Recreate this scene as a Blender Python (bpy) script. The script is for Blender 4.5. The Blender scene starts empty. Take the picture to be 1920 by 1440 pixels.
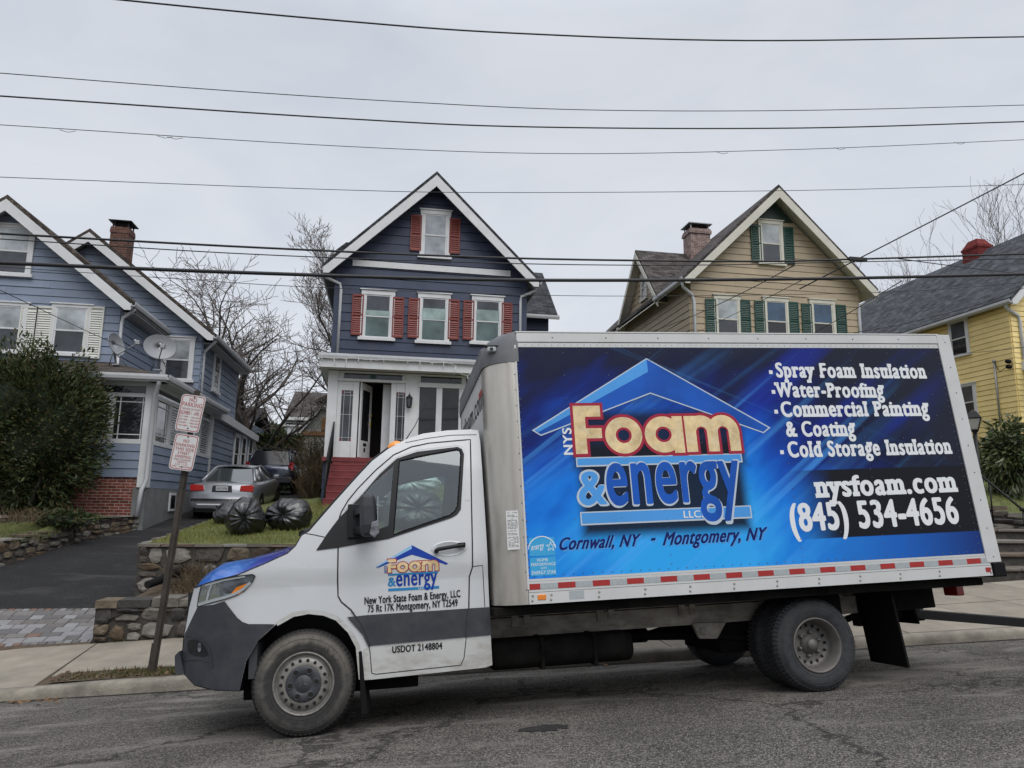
import bpy, bmesh, math, random
from mathutils import Vector, Matrix, noise
from mathutils.geometry import tessellate_polygon

rad = math.radians
scene = bpy.context.scene
COL = scene.collection

# ------------------------------------------------------------------ camera
FPX, PITCH, ROLL, YAW = 1327.0, 0.1668, 0.0143, 0.1722      # focal length in pixels of a 1920 wide frame
CAM = Vector((0.55, -5.99, 1.80))
_fw = Vector((math.sin(YAW) * math.cos(PITCH), math.cos(YAW) * math.cos(PITCH), math.sin(PITCH)))
_r = Vector((math.cos(YAW), -math.sin(YAW), 0))
_u = _r.cross(_fw)
_r2 = math.cos(ROLL) * _r + math.sin(ROLL) * _u
_u2 = -math.sin(ROLL) * _r + math.cos(ROLL) * _u
cd = bpy.data.cameras.new('camera')
cam = bpy.data.objects.new('camera', cd)
COL.objects.link(cam)
cd.sensor_width = 36
cd.lens = 36 * FPX / 1920
cd.clip_start = 0.05
cd.clip_end = 2000
cam.matrix_world = Matrix(((_r2.x, _u2.x, -_fw.x, CAM.x), (_r2.y, _u2.y, -_fw.y, CAM.y), (_r2.z, _u2.z, -_fw.z, CAM.z), (0, 0, 0, 1)))
scene.camera = cam

# ------------------------------------------------------------------ sky: even overcast, brighter overhead
world = bpy.data.worlds.new('World')
scene.world = world
world.use_nodes = True
wn, wl = world.node_tree.nodes, world.node_tree.links
wn.clear()


def nd(tree, typ, **kw):
    n = tree.nodes.new(typ)
    for k, v in kw.items():
        if k.startswith('i_'):
            n.inputs[int(k[2:]) if k[2:].isdigit() else k[2:].replace('_', ' ')].default_value = v
        else:
            setattr(n, k, v)
    return n


def ramp(tree, stops, interp='LINEAR'):
    n = tree.nodes.new('ShaderNodeValToRGB')
    cr = n.color_ramp
    cr.interpolation = interp
    while len(cr.elements) < len(stops):
        cr.elements.new(0.5)
    for e, (p, c) in zip(cr.elements, stops):
        e.position = p
        e.color = (c, c, c, 1) if isinstance(c, (int, float)) else (*c[:3], 1)
    return n


def math_n(tree, op, a, b=None, c=None, clamp=False):
    n = tree.nodes.new('ShaderNodeMath')
    n.operation = op
    n.use_clamp = clamp
    for i, v in enumerate((a, b, c)):
        if v is None:
            continue
        if isinstance(v, (int, float)):
            n.inputs[i].default_value = v
        else:
            tree.links.new(v, n.inputs[i])
    return n.outputs[0]


def mixc(tree, fac, a, b, blend='MIX'):
    n = tree.nodes.new('ShaderNodeMix')
    n.data_type = 'RGBA'
    n.blend_type = blend
    for s, v in ((0, fac), (6, a), (7, b)):
        if isinstance(v, (int, float)):
            n.inputs[s].default_value = v
        elif isinstance(v, (tuple, list)):
            n.inputs[s].default_value = (*v[:3], 1)
        else:
            tree.links.new(v, n.inputs[s])
    return n.outputs[2]


SUN_EL, SUN_ROT = rad(56), rad(165)
_t = world.node_tree
tc = nd(_t, 'ShaderNodeTexCoord')
mp = nd(_t, 'ShaderNodeMapping')
mp.inputs['Scale'].default_value = (1.0, 1.0, 2.6)
wl.new(tc.outputs['Generated'], mp.inputs['Vector'])
n1 = nd(_t, 'ShaderNodeTexNoise', i_Scale=2.6, i_Detail=6.0, i_Roughness=0.55, i_Distortion=0.5)
wl.new(mp.outputs[0], n1.inputs['Vector'])
cl = ramp(_t, [(0.28, (0.62, 0.66, 0.74)), (0.52, (0.69, 0.725, 0.79)), (0.74, (0.755, 0.785, 0.84))])
wl.new(n1.outputs['Fac'], cl.inputs[0])
sx = nd(_t, 'ShaderNodeSeparateXYZ')
wl.new(tc.outputs['Generated'], sx.inputs[0])
hi = ramp(_t, [(0.0, 1.12), (0.25, 1.03), (0.58, 0.94), (0.85, 1.55), (1.0, 1.75)])      # an overcast sky is brightest overhead
wl.new(sx.outputs['Z'], hi.inputs[0])
bk = math_n(_t, 'MULTIPLY_ADD', sx.outputs['Y'], -1.6, -0.1, clamp=True)   # behind the viewer: unseen sky dimmed low to deepen shade, raised higher to light fronts
bz = ramp(_t, [(0.0, 0.0), (0.22, 0.28), (0.45, 0.75), (0.7, 1.0), (1.0, 0.6)])
wl.new(sx.outputs['Z'], bz.inputs[0])
bk = math_n(_t, 'MULTIPLY', bk, math_n(_t, 'MULTIPLY_ADD', bz.outputs[0], 1.35, -0.62))
lift = math_n(_t, 'ADD', hi.outputs[0], bk)
clb = nd(_t, 'ShaderNodeVectorMath', operation='SCALE')
wl.new(cl.outputs[0], clb.inputs[0])
wl.new(lift, clb.inputs['Scale'])
sky = nd(_t, 'ShaderNodeTexSky', sky_type='NISHITA', sun_disc=False, sun_elevation=SUN_EL, sun_rotation=SUN_ROT, dust_density=4.0)
skb = nd(_t, 'ShaderNodeVectorMath', operation='SCALE')
skb.inputs['Scale'].default_value = 0.08
wl.new(sky.outputs[0], skb.inputs[0])
bg = nd(_t, 'ShaderNodeBackground')
wl.new(mixc(_t, 0.08, clb.outputs[0], skb.outputs[0]), bg.inputs['Color'])
bg.inputs['Strength'].default_value = 1.0
wo = nd(_t, 'ShaderNodeOutputWorld')
wl.new(bg.outputs[0], wo.inputs['Surface'])

sd = bpy.data.lights.new('sun', 'SUN')
sun = bpy.data.objects.new('sun', sd)
COL.objects.link(sun)
sd.energy = 1.5
sd.angle = rad(45)
sd.color = (1.0, 0.97, 0.93)
sun.location = (0, -20, 30)
_sd = Vector((math.sin(SUN_ROT) * math.cos(SUN_EL), math.cos(SUN_ROT) * math.cos(SUN_EL), math.sin(SUN_EL)))
sun.rotation_euler = _sd.to_track_quat('Z', 'Y').to_euler()

scene.view_settings.view_transform = 'Standard'
scene.view_settings.look = 'None'
scene.view_settings.exposure = 0.08
scene.view_settings.gamma = 1.0
scene.cycles.max_bounces = 8
scene.cycles.use_denoising = True


# ------------------------------------------------------------------ measuring: rays of the photograph
def ray(px, py):
    return _r2 * ((px - 960) / FPX) - _u2 * ((py - 720) / FPX) + _fw


def W(px, py, Y):
    d = ray(px, py)
    return CAM + d * ((Y - CAM.y) / d.y)


def WX(px, py, X):
    d = ray(px, py)
    return CAM + d * ((X - CAM.x) / d.x)


def WZ(px, py, a, b=0.0, c=0.0):
    """where the ray meets the sloping plane z = a + b x + c y"""
    d = ray(px, py)
    return CAM + d * ((a + b * CAM.x + c * CAM.y - CAM.z) / (d.z - b * d.x - c * d.y))


# ------------------------------------------------------------------ mesh helpers
class MB:
    def __init__(self):
        self.v, self.f, self.m, self.s = [], [], [], []

    def add(self, vs, fs, mi=0, smooth=False):
        o = len(self.v)
        self.v += [tuple(p) for p in vs]
        for q in fs:
            self.f.append(tuple(i + o for i in q))
            self.m.append(mi)
            self.s.append(smooth)
        return self

    def quad(self, a, b, c, d, mi=0):
        return self.add((a, b, c, d), ((0, 1, 2, 3),), mi)

    def box(self, lo, hi, mi=0, M=None):
        x0, y0, z0 = lo
        x1, y1, z1 = hi
        vs = [Vector(p) for p in ((x0, y0, z0), (x1, y0, z0), (x1, y1, z0), (x0, y1, z0), (x0, y0, z1), (x1, y0, z1), (x1, y1, z1), (x0, y1, z1))]
        if M is not None:
            vs = [M @ p for p in vs]
        return self.add(vs, ((0, 3, 2, 1), (4, 5, 6, 7), (0, 1, 5, 4), (1, 2, 6, 5), (2, 3, 7, 6), (3, 0, 4, 7)), mi)

    def hexa(self, b, t, mi=0):
        """solid from two matching quads"""
        return self.add(list(b) + list(t), ((0, 3, 2, 1), (4, 5, 6, 7), (0, 1, 5, 4), (1, 2, 6, 5), (2, 3, 7, 6), (3, 0, 4, 7)), mi)

    def prism(self, poly, d, mi=0):
        """extrude a 3-D polygon by vector d"""
        n = len(poly)
        d = Vector(d)
        a = [Vector(p) for p in poly]
        b = [p + d for p in a]
        fs = [tuple(range(n - 1, -1, -1)), tuple(range(n, 2 * n))]
        fs += [(i, (i + 1) % n, n + (i + 1) % n, n + i) for i in range(n)]
        return self.add(a + b, fs, mi)

    def tube(self, pts, r, n=6, mi=0, smooth=True, cap=True):
        pts = [Vector(p) for p in pts]
        rs = r if isinstance(r, (list, tuple)) else [r] * len(pts)
        vs = []
        ref = None
        for i, p in enumerate(pts):
            t = (pts[min(i + 1, len(pts) - 1)] - pts[max(i - 1, 0)])
            t = t.normalized() if t.length > 1e-9 else Vector((0, 0, 1))
            if ref is None:
                ref = Vector((0, 0, 1)) if abs(t.z) < 0.9 else Vector((1, 0, 0))
            x = (ref - t * ref.dot(t)).normalized()
            y = t.cross(x)
            ref = x
            for k in range(n):
                a = 2 * math.pi * k / n
                vs.append(p + (x * math.cos(a) + y * math.sin(a)) * rs[i])
        fs = []
        for i in range(len(pts) - 1):
            for k in range(n):
                fs.append((i * n + k, i * n + (k + 1) % n, (i + 1) * n + (k + 1) % n, (i + 1) * n + k))
        self.add(vs, fs, mi, smooth)
        if cap and n > 3:
            o = len(self.v) - len(vs)
            self.f += [tuple(o + k for k in range(n - 1, -1, -1)), tuple(o + len(vs) - n + k for k in range(n))]
            self.m += [mi, mi]
            self.s += [False, False]
        return self

    def lathe(self, prof, n=32, M=None, mi=0, smooth=True, close=False):
        """prof: (radius, axial) pairs turned round the local Z axis"""
        vs, fs = [], []
        for r, a in prof:
            for k in range(n):
                t = 2 * math.pi * k / n
                p = Vector((r * math.cos(t), r * math.sin(t), a))
                vs.append(M @ p if M is not None else p)
        m = len(prof)
        for i in range(m - 1 + (1 if close else 0)):
            j = (i + 1) % m
            for k in range(n):
                fs.append((i * n + k, i * n + (k + 1) % n, j * n + (k + 1) % n, j * n + k))
        return self.add(vs, fs, mi, smooth)

    def build(self, name, mats, parent=None, bevel=0.0, seg=2):
        me = bpy.data.meshes.new(name)
        me.from_pydata(self.v, [], self.f)
        for m in (mats if isinstance(mats, (list, tuple)) else [mats]):
            me.materials.append(m)
        me.polygons.foreach_set('material_index', self.m)
        me.polygons.foreach_set('use_smooth', self.s)
        me.validate()
        me.update()
        o = bpy.data.objects.new(name, me)
        COL.objects.link(o)
        if parent is not None:
            o.parent = parent
        if bevel > 0:
            b = o.modifiers.new('bevel', 'BEVEL')
            b.width = bevel
            b.segments = seg
            b.limit_method = 'ANGLE'
            b.angle_limit = rad(40)
        return o


def tag(o, label=None, cat=None, group=None, kind=None):
    if label:
        o['label'] = label
    if cat:
        o['category'] = cat
    if group:
        o['group'] = group
    if kind:
        o['kind'] = kind
    return o


def empty(name, loc=(0, 0, 0), label=None, cat=None, group=None, rz=0.0):
    o = bpy.data.objects.new(name, None)
    COL.objects.link(o)
    o.location = loc
    o.rotation_euler = (0, 0, rz)
    o.empty_display_size = 0.2
    return tag(o, label, cat, group)


def bezier3(a, b, c, n=12):
    a, b, c = Vector(a), Vector(b), Vector(c)
    return [a * (1 - t) ** 2 + b * (2 * t * (1 - t)) + c * t * t for t in [i / (n - 1) for i in range(n)]]


# ------------------------------------------------------------------ materials
def mat(name, col, rough=0.6, metal=0.0, var=0.0, vscale=6.0, bump=0.0, bscale=40.0, spec=0.5, coat=0.0, dirt=None, dscale=3.0, damt=0.5, island=0.0, stretch=None, detail=4.0):
    """principled surface: base colour with noise variation, optional dirt patches, optional change from piece to piece"""
    m = bpy.data.materials.new(name)
    m.use_nodes = True
    t = m.node_tree
    b = t.nodes['Principled BSDF']
    b.inputs['Roughness'].default_value = rough
    b.inputs['Metallic'].default_value = metal
    b.inputs['Specular IOR Level'].default_value = spec
    b.inputs['Coat Weight'].default_value = coat
    b.inputs['Coat Roughness'].default_value = 0.06
    b.inputs['Base Color'].default_value = (*col, 1)
    if not (var or bump or dirt or island):
        return m
    co = nd(t, 'ShaderNodeTexCoord').outputs['Object']
    if stretch:
        q = nd(t, 'ShaderNodeMapping')
        q.inputs['Scale'].default_value = stretch
        t.links.new(co, q.inputs[0])
        co = q.outputs[0]
    c = None
    if var:
        n = nd(t, 'ShaderNodeTexNoise', i_Scale=vscale, i_Detail=detail, i_Roughness=0.6)
        t.links.new(co, n.inputs['Vector'])
        lo = tuple(x * (1 - var) for x in col)
        hi_ = tuple(min(1, x * (1 + var)) for x in col)
        r = ramp(t, [(0.3, lo), (0.7, hi_)])
        t.links.new(n.outputs['Fac'], r.inputs[0])
        c = r.outputs[0]
    if island:
        g = nd(t, 'ShaderNodeNewGeometry')
        v = math_n(t, 'MULTIPLY_ADD', g.outputs['Random Per Island'], 2 * island, 1 - island)
        s = nd(t, 'ShaderNodeVectorMath', operation='SCALE')
        if c is None:
            s.inputs[0].default_value = col
        else:
            t.links.new(c, s.inputs[0])
        t.links.new(v, s.inputs['Scale'])
        c = s.outputs[0]
    if dirt:
        n = nd(t, 'ShaderNodeTexNoise', i_Scale=dscale, i_Detail=8.0, i_Roughness=0.7)
        t.links.new(co, n.inputs['Vector'])
        r = ramp(t, [(0.45, 0.0), (0.75, damt)])
        t.links.new(n.outputs['Fac'], r.inputs[0])
        c = mixc(t, r.outputs[0], c if c is not None else col, dirt)
    if c is not None:
        t.links.new(c, b.inputs['Base Color'])
    if bump:
        n = nd(t, 'ShaderNodeTexNoise', i_Scale=bscale, i_Detail=4.0, i_Roughness=0.6)
        t.links.new(co, n.inputs['Vector'])
        bn = nd(t, 'ShaderNodeBump', i_Strength=bump, i_Distance=0.02)
        t.links.new(n.outputs['Fac'], bn.inputs['Height'])
        t.links.new(bn.outputs[0], b.inputs['Normal'])
    return m


def island_mat(name, cols, rough=0.85, var=0.25, vscale=9.0, bump=0.4, bscale=30.0):
    """each separate piece of the mesh takes one of the colours"""
    m = mat(name, (1, 1, 1), rough, var=var, vscale=vscale, bump=bump, bscale=bscale, spec=0.3)
    t = m.node_tree
    b = t.nodes['Principled BSDF']
    src = b.inputs['Base Color'].links[0].from_socket
    g = nd(t, 'ShaderNodeNewGeometry')
    r = ramp(t, [(i / len(cols), c) for i, c in enumerate(cols)], 'CONSTANT')
    t.links.new(g.outputs['Random Per Island'], r.inputs[0])
    t.links.new(mixc(t, 1.0, r.outputs[0], src, 'MULTIPLY'), b.inputs['Base Color'])
    return m


def glass_pane(name, col, rough=0.04):
    """window pane with what hangs right behind it (blind or dark room)"""
    return mat(name, col, rough, var=0.5, vscale=1.3, spec=0.55, coat=0.4)  # noise in the base colour imitates uneven reflections in the glass


def shingle_mat(name, col, var=0.35, w=0.32, h=0.13):
    m = bpy.data.materials.new(name)
    m.use_nodes = True
    t = m.node_tree
    b = t.nodes['Principled BSDF']
    b.inputs['Roughness'].default_value = 0.95
    b.inputs['Specular IOR Level'].default_value = 0.2
    uv = nd(t, 'ShaderNodeUVMap')
    br = nd(t, 'ShaderNodeTexBrick', offset=0.5)
    br.inputs['Scale'].default_value = 1.0
    br.inputs['Brick Width'].default_value = w
    br.inputs['Row Height'].default_value = h
    br.inputs['Mortar Size'].default_value = 0.010
    br.inputs['Color1'].default_value = (*[x * (1 - var) for x in col], 1)
    br.inputs['Color2'].default_value = (*[x * (1 + var) for x in col], 1)
    br.inputs['Mortar'].default_value = (*[x * 0.45 for x in col], 1)
    t.links.new(uv.outputs[0], br.inputs['Vector'])
    n = nd(t, 'ShaderNodeTexNoise', i_Scale=2.2, i_Detail=6.0)
    t.links.new(uv.outputs[0], n.inputs['Vector'])
    r = ramp(t, [(0.3, 0.65), (0.7, 1.3)])
    t.links.new(n.outputs['Fac'], r.inputs[0])
    t.links.new(mixc(t, 1.0, br.outputs['Color'], r.outputs[0], 'MULTIPLY'), b.inputs['Base Color'])
    bn = nd(t, 'ShaderNodeBump', i_Strength=0.6, i_Distance=0.03)
    t.links.new(br.outputs['Fac'], bn.inputs['Height'])
    bn.invert = True
    t.links.new(bn.outputs[0], b.inputs['Normal'])
    return m


def brick_mat(name, c1, c2, mortar, w=0.21, h=0.072, ms=0.008):
    m = bpy.data.materials.new(name)
    m.use_nodes = True
    t = m.node_tree
    b = t.nodes['Principled BSDF']
    b.inputs['Roughness'].default_value = 0.9
    b.inputs['Specular IOR Level'].default_value = 0.25
    uv = nd(t, 'ShaderNodeUVMap')
    br = nd(t, 'ShaderNodeTexBrick', offset=0.5)
    br.inputs['Scale'].default_value = 1.0
    br.inputs['Brick Width'].default_value = w
    br.inputs['Row Height'].default_value = h
    br.inputs['Mortar Size'].default_value = ms
    br.inputs['Color1'].default_value = (*c1, 1)
    br.inputs['Color2'].default_value = (*c2, 1)
    br.inputs['Mortar'].default_value = (*mortar, 1)
    t.links.new(uv.outputs[0], br.inputs['Vector'])
    n = nd(t, 'ShaderNodeTexNoise', i_Scale=5.0, i_Detail=6.0)
    t.links.new(uv.outputs[0], n.inputs['Vector'])
    r = ramp(t, [(0.3, 0.6), (0.7, 1.25)])
    t.links.new(n.outputs['Fac'], r.inputs[0])
    t.links.new(mixc(t, 1.0, br.outputs['Color'], r.outputs[0], 'MULTIPLY'), b.inputs['Base Color'])
    bn = nd(t, 'ShaderNodeBump', i_Strength=0.5, i_Distance=0.01)
    bn.invert = True
    t.links.new(br.outputs['Fac'], bn.inputs['Height'])
    t.links.new(bn.outputs[0], b.inputs['Normal'])
    return m


def planar_uv(o):
    """uv in metres: across and along the slope of each face"""
    me = o.data
    uv = me.uv_layers.new(name='UVMap')
    for p in me.polygons:
        n = p.normal
        h = Vector((0, 0, 1)).cross(n)
        h = h.normalized() if h.length > 1e-3 else Vector((1, 0, 0))
        v = n.cross(h)
        for li in p.loop_indices:
            c = me.vertices[me.loops[li].vertex_index].co
            uv.data[li].uv = (c.dot(h), c.dot(v))
    return o


M = {}
M['white_trim'] = mat('white_trim_paint', (0.63, 0.64, 0.645), 0.5, var=0.06, vscale=3, dirt=(0.42, 0.41, 0.38), dscale=2.0, damt=0.35)
M['cream_trim'] = mat('cream_trim_paint', (0.58, 0.56, 0.48), 0.5, var=0.06, vscale=3, dirt=(0.40, 0.38, 0.32), dscale=2.0, damt=0.35)
M['soffit'] = mat('grey_soffit', (0.40, 0.40, 0.40), 0.6, var=0.08, vscale=4)
M['gutter'] = mat('white_gutter', (0.52, 0.53, 0.55), 0.4, var=0.07, vscale=2.5, dirt=(0.35, 0.34, 0.32), dscale=3, damt=0.4)
M['navy'] = mat('navy_siding', (0.028, 0.040, 0.080), 0.55, var=0.18, vscale=1.6, bump=0.15, bscale=25, dirt=(0.055, 0.062, 0.085), dscale=2.5, damt=0.5, island=0.07)
M['bluegrey'] = mat('blue_grey_siding', (0.202, 0.243, 0.322), 0.6, var=0.10, vscale=1.5, bump=0.12, bscale=25, dirt=(0.16, 0.20, 0.26), dscale=2.0, damt=0.5, island=0.07)
M['tan'] = mat('tan_siding', (0.385, 0.310, 0.210), 0.6, var=0.08, vscale=1.5, dirt=(0.33, 0.265, 0.18), dscale=2.0, damt=0.4, island=0.07)
M['yellow'] = mat('yellow_siding', (0.82, 0.645, 0.28), 0.55, var=0.07, vscale=1.5, dirt=(0.72, 0.54, 0.21), dscale=2.0, damt=0.4, island=0.07)
M['dark_green'] = mat('dark_green_paint', (0.012, 0.030, 0.022), 0.55, var=0.2, vscale=3)
M['green_shutter'] = mat('green_shutter_paint', (0.010, 0.055, 0.040), 0.5, var=0.12, vscale=3)
M['red_shutter'] = mat('red_shutter_paint', (0.175, 0.031, 0.023), 0.55, var=0.14, vscale=3, dirt=(0.26, 0.07, 0.05), dscale=4, damt=0.4)
M['cream_shutter'] = mat('cream_shutter_paint', (0.60, 0.60, 0.55), 0.55, var=0.06, vscale=3)
M['red_paint'] = mat('red_step_paint', (0.15, 0.022, 0.024), 0.5, var=0.2, vscale=3, dirt=(0.20, 0.06, 0.055), dscale=5, damt=0.5)
M['black_iron'] = mat('black_iron', (0.009, 0.009, 0.010), 0.5, spec=0.3, var=0.2, vscale=8)
M['black_rubber'] = mat('black_rubber', (0.0065, 0.0065, 0.007), 0.8, spec=0.15, var=0.2, vscale=10)
M['brass'] = mat('brass', (0.55, 0.36, 0.10), 0.25, 1.0)
M['dark_void'] = mat('dark_interior', (0.010, 0.007, 0.006), 0.9)
M['glass_dark'] = glass_pane('glass_dark_room', (0.020, 0.021, 0.024))
M['glass_grey'] = glass_pane('glass_grey_curtain', (0.05, 0.056, 0.066))
M['glass_blind'] = glass_pane('glass_pale_blind', (0.36, 0.39, 0.41))
M['glass_blue'] = glass_pane('glass_blue_shade', (0.045, 0.085, 0.145))
M['glass_green'] = glass_pane('glass_green_blind', (0.085, 0.125, 0.125))
M['glass_mint'] = glass_pane('glass_mint_blind', (0.25, 0.33, 0.315))
M['glass_plastic'] = mat('glass_with_plastic_sheet', (0.30, 0.32, 0.35), 0.15, var=0.3, vscale=3, bump=0.5, bscale=5, coat=0.6)
M['concrete'] = mat('concrete', (0.27, 0.25, 0.22), 0.9, var=0.22, vscale=2.5, bump=0.3, bscale=60, dirt=(0.15, 0.14, 0.12), dscale=1.3, damt=0.6, detail=9)
M['grey_cement'] = mat('grey_cement_wall', (0.17, 0.18, 0.18), 0.9, var=0.22, vscale=2.5, bump=0.3, bscale=40, dirt=(0.09, 0.09, 0.085), dscale=1.5, damt=0.6)
M['shingle_dark'] = shingle_mat('dark_shingles', (0.050, 0.052, 0.058))
M['shingle_slate'] = shingle_mat('slate_grey_shingles', (0.078, 0.084, 0.093), 0.4)
M['shingle_brown'] = shingle_mat('brown_shingles', (0.075, 0.062, 0.052))
M['shingle_mixed'] = shingle_mat('weathered_shingles', (0.085, 0.075, 0.072), 0.45)
M['brick_red'] = brick_mat('red_brick', (0.14, 0.036, 0.026), (0.23, 0.065, 0.045), (0.33, 0.29, 0.26))
M['brick_brown'] = brick_mat('brown_brick', (0.085, 0.038, 0.028), (0.16, 0.065, 0.045), (0.16, 0.13, 0.115))
M['brick_pale'] = brick_mat('pale_pink_brick', (0.20, 0.12, 0.10), (0.30, 0.19, 0.165), (0.42, 0.40, 0.38))
M['brick_paint'] = brick_mat('red_painted_brick', (0.17, 0.028, 0.026), (0.20, 0.036, 0.032), (0.12, 0.02, 0.02))
M['metal_grey'] = mat('galvanised_metal', (0.33, 0.34, 0.35), 0.45, 0.6, var=0.15, vscale=6)
M['bark'] = mat('bark', (0.085, 0.072, 0.062), 0.95, var=0.35, vscale=9, bump=0.6, bscale=20)
M['twig'] = mat('twigs', (0.14, 0.118, 0.105), 0.95, var=0.3, vscale=4)
M['twig_red'] = mat('reddish_twigs', (0.19, 0.15, 0.135), 0.95, var=0.3, vscale=4)
# ================================================================== the ground
def clampv(v, a, b):
    return max(a, min(b, v))


def lerp_tab(tab, x):
    if x <= tab[0][0]:
        return tab[0][1]
    for (a, va), (b, vb) in zip(tab, tab[1:]):
        if x <= b:
            return va + (vb - va) * (x - a) / (b - a)
    return tab[-1][1]


def y_kerb(x):
    return 3.03 - 0.127 * clampv(x, -16, 18)


def z_road(x, y):
    if y > -1.5:
        c = -0.1 * y
    else:
        t = min(-1.5 - y, 4.0)
        c = 0.15 + 0.1 * t - 0.0125 * t * t
    return 0.0498 * x + c


def y_back(x):
    return 5.53 - 0.061 * clampv(x, -16, 18)


def z_walk(x, y):
    return -0.26 + 0.064 * clampv(x, -30, 40) + 0.03 * y


def z_drive(x, y):
    z = lerp_tab([(5.7, -0.36), (7.3, -0.04), (13, 1.02), (15, 1.22), (23, 2.02), (34, 2.3)], y)
    k = clampv((8 - y) / 2.2, 0, 1)
    return z * (1 - k) + k * (z_walk(x, 5.75) + 0.19 * max(0, y - 5.75))


def z_lawn(x, y):
    k = 0.06 + 0.035 * clampv(x + 3.5, 0, 4.5)
    z = 1.03 + min(y - 7.2, 6) * k
    if y > 12:
        z = z * clampv((21 - y) / 9, 0, 1) + 1.86 * (1 - clampv((21 - y) / 9, 0, 1))
    return z + 0.02 * noise.noise((x * 1.3, y * 1.3, 0))


def grid(name, mats, xs, y0f, y1f, ny, zf, mi=0):
    mb = MB()
    vs = []
    for x in xs:
        a, b = y0f(x), y1f(x)
        for j in range(ny + 1):
            y = a + (b - a) * j / ny
            vs.append((x, y, zf(x, y)))
    fs = []
    for i in range(len(xs) - 1):
        for j in range(ny):
            k = i * (ny + 1) + j
            fs.append((k, k + ny + 1, k + ny + 2, k + 1))
    mb.add(vs, fs, mi, True)
    return mb.build(name, mats)


def frange(a, b, n):
    return [a + (b - a) * i / n for i in range(n + 1)]


# ---- asphalt
def asphalt(name, base, tint, speck, crackw=0.004, wear=(0.17, 0.16, 0.15), wear_lo=0.62, cracks=True):
    m = bpy.data.materials.new(name)
    m.use_nodes = True
    t = m.node_tree
    b = t.nodes['Principled BSDF']
    b.inputs['Roughness'].default_value = 0.9
    b.inputs['Specular IOR Level'].default_value = 0.3
    co = nd(t, 'ShaderNodeTexCoord').outputs['Object']

    def noi(scale, det=4.0, rough=0.6, dist=0.0, src=None):
        n = nd(t, 'ShaderNodeTexNoise', i_Scale=scale, i_Detail=det, i_Roughness=rough, i_Distortion=dist)
        t.links.new(src if src is not None else co, n.inputs['Vector'])
        return n.outputs['Fac']
    v = nd(t, 'ShaderNodeTexVoronoi', feature='F1')
    v.inputs['Scale'].default_value = 115
    t.links.new(co, v.inputs['Vector'])
    g = ramp(t, [(0.0, tuple(x * (1 - speck) for x in base)), (0.55, base), (1.0, tuple(x * (1 + 1.6 * speck) for x in tint))])
    sep = nd(t, 'ShaderNodeSeparateColor')
    t.links.new(v.outputs['Color'], sep.inputs[0])
    t.links.new(sep.outputs[0], g.inputs[0])
    c = g.outputs[0]
    r = ramp(t, [(0.3, 0.72), (0.7, 1.25)])
    t.links.new(noi(0.8, 6.0), r.inputs[0])
    c = mixc(t, 1.0, c, r.outputs[0], 'MULTIPLY')
    r2 = ramp(t, [(wear_lo, 0.0), (wear_lo + 0.13, 0.75)])
    mpw = nd(t, 'ShaderNodeMapping')
    mpw.inputs['Scale'].default_value = (0.55, 1.5, 1.0)
    mpw.inputs['Location'].default_value = (3.1, 1.7, 0)
    t.links.new(co, mpw.inputs[0])
    t.links.new(noi(1.1, 9.0, 0.68, 0.6, mpw.outputs[0]), r2.inputs[0])
    c = mixc(t, r2.outputs[0], c, wear)
    if cracks:
        wv = nd(t, 'ShaderNodeVectorMath', operation='SCALE')
        nv = nd(t, 'ShaderNodeTexNoise', i_Scale=2.2, i_Detail=5.0, i_Roughness=0.65)
        t.links.new(co, nv.inputs['Vector'])
        t.links.new(nv.outputs['Color'], wv.inputs[0])
        wv.inputs['Scale'].default_value = 0.9
        ad = nd(t, 'ShaderNodeVectorMath', operation='ADD')
        t.links.new(co, ad.inputs[0])
        t.links.new(wv.outputs[0], ad.inputs[1])
        ve = nd(t, 'ShaderNodeTexVoronoi', feature='DISTANCE_TO_EDGE')
        ve.inputs['Scale'].default_value = 0.42
        t.links.new(ad.outputs[0], ve.inputs['Vector'])
        rc = ramp(t, [(0.0, 0.85), (crackw, 0.6), (crackw * 2.2, 0.0)])
        t.links.new(ve.outputs['Distance'], rc.inputs[0])
        gate = ramp(t, [(0.34, 0.0), (0.44, 1.0)])
        t.links.new(noi(0.55, 2.0), gate.inputs[0])
        c = mixc(t, math_n(t, 'MULTIPLY', rc.outputs[0], gate.outputs[0]), c, (0.022, 0.020, 0.018))
    t.links.new(c, b.inputs['Base Color'])
    bn = nd(t, 'ShaderNodeBump', i_Strength=0.9, i_Distance=0.012)
    t.links.new(math_n(t, 'ADD', math_n(t, 'MULTIPLY', v.outputs['Distance'], 1.0), noi(30.0, 5.0)), bn.inputs['Height'])
    t.links.new(bn.outputs[0], b.inputs['Normal'])
    return m


M['road'] = asphalt('worn_asphalt', (0.080, 0.075, 0.068), (0.150, 0.137, 0.118), 0.60, crackw=0.008, wear=(0.27, 0.25, 0.225), wear_lo=0.50)
M['drive'] = asphalt('dark_driveway_asphalt', (0.020, 0.020, 0.021), (0.030, 0.030, 0.031), 0.35, wear=(0.062, 0.060, 0.058), wear_lo=0.53, cracks=False)
M['soil'] = mat('brown_soil', (0.075, 0.052, 0.034), 0.95, var=0.35, vscale=9, bump=0.8, bscale=30, dirt=(0.10, 0.075, 0.03), dscale=6, damt=0.7)
M['turf'] = mat('turf', (0.095, 0.110, 0.030), 0.95, var=0.35, vscale=5, bump=0.8, bscale=60, dirt=(0.12, 0.11, 0.035), dscale=2.5, damt=0.7)
M['earth'] = mat('earth', (0.065, 0.065, 0.035), 0.95, var=0.3, vscale=0.5, bump=0.4, bscale=4)
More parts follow.
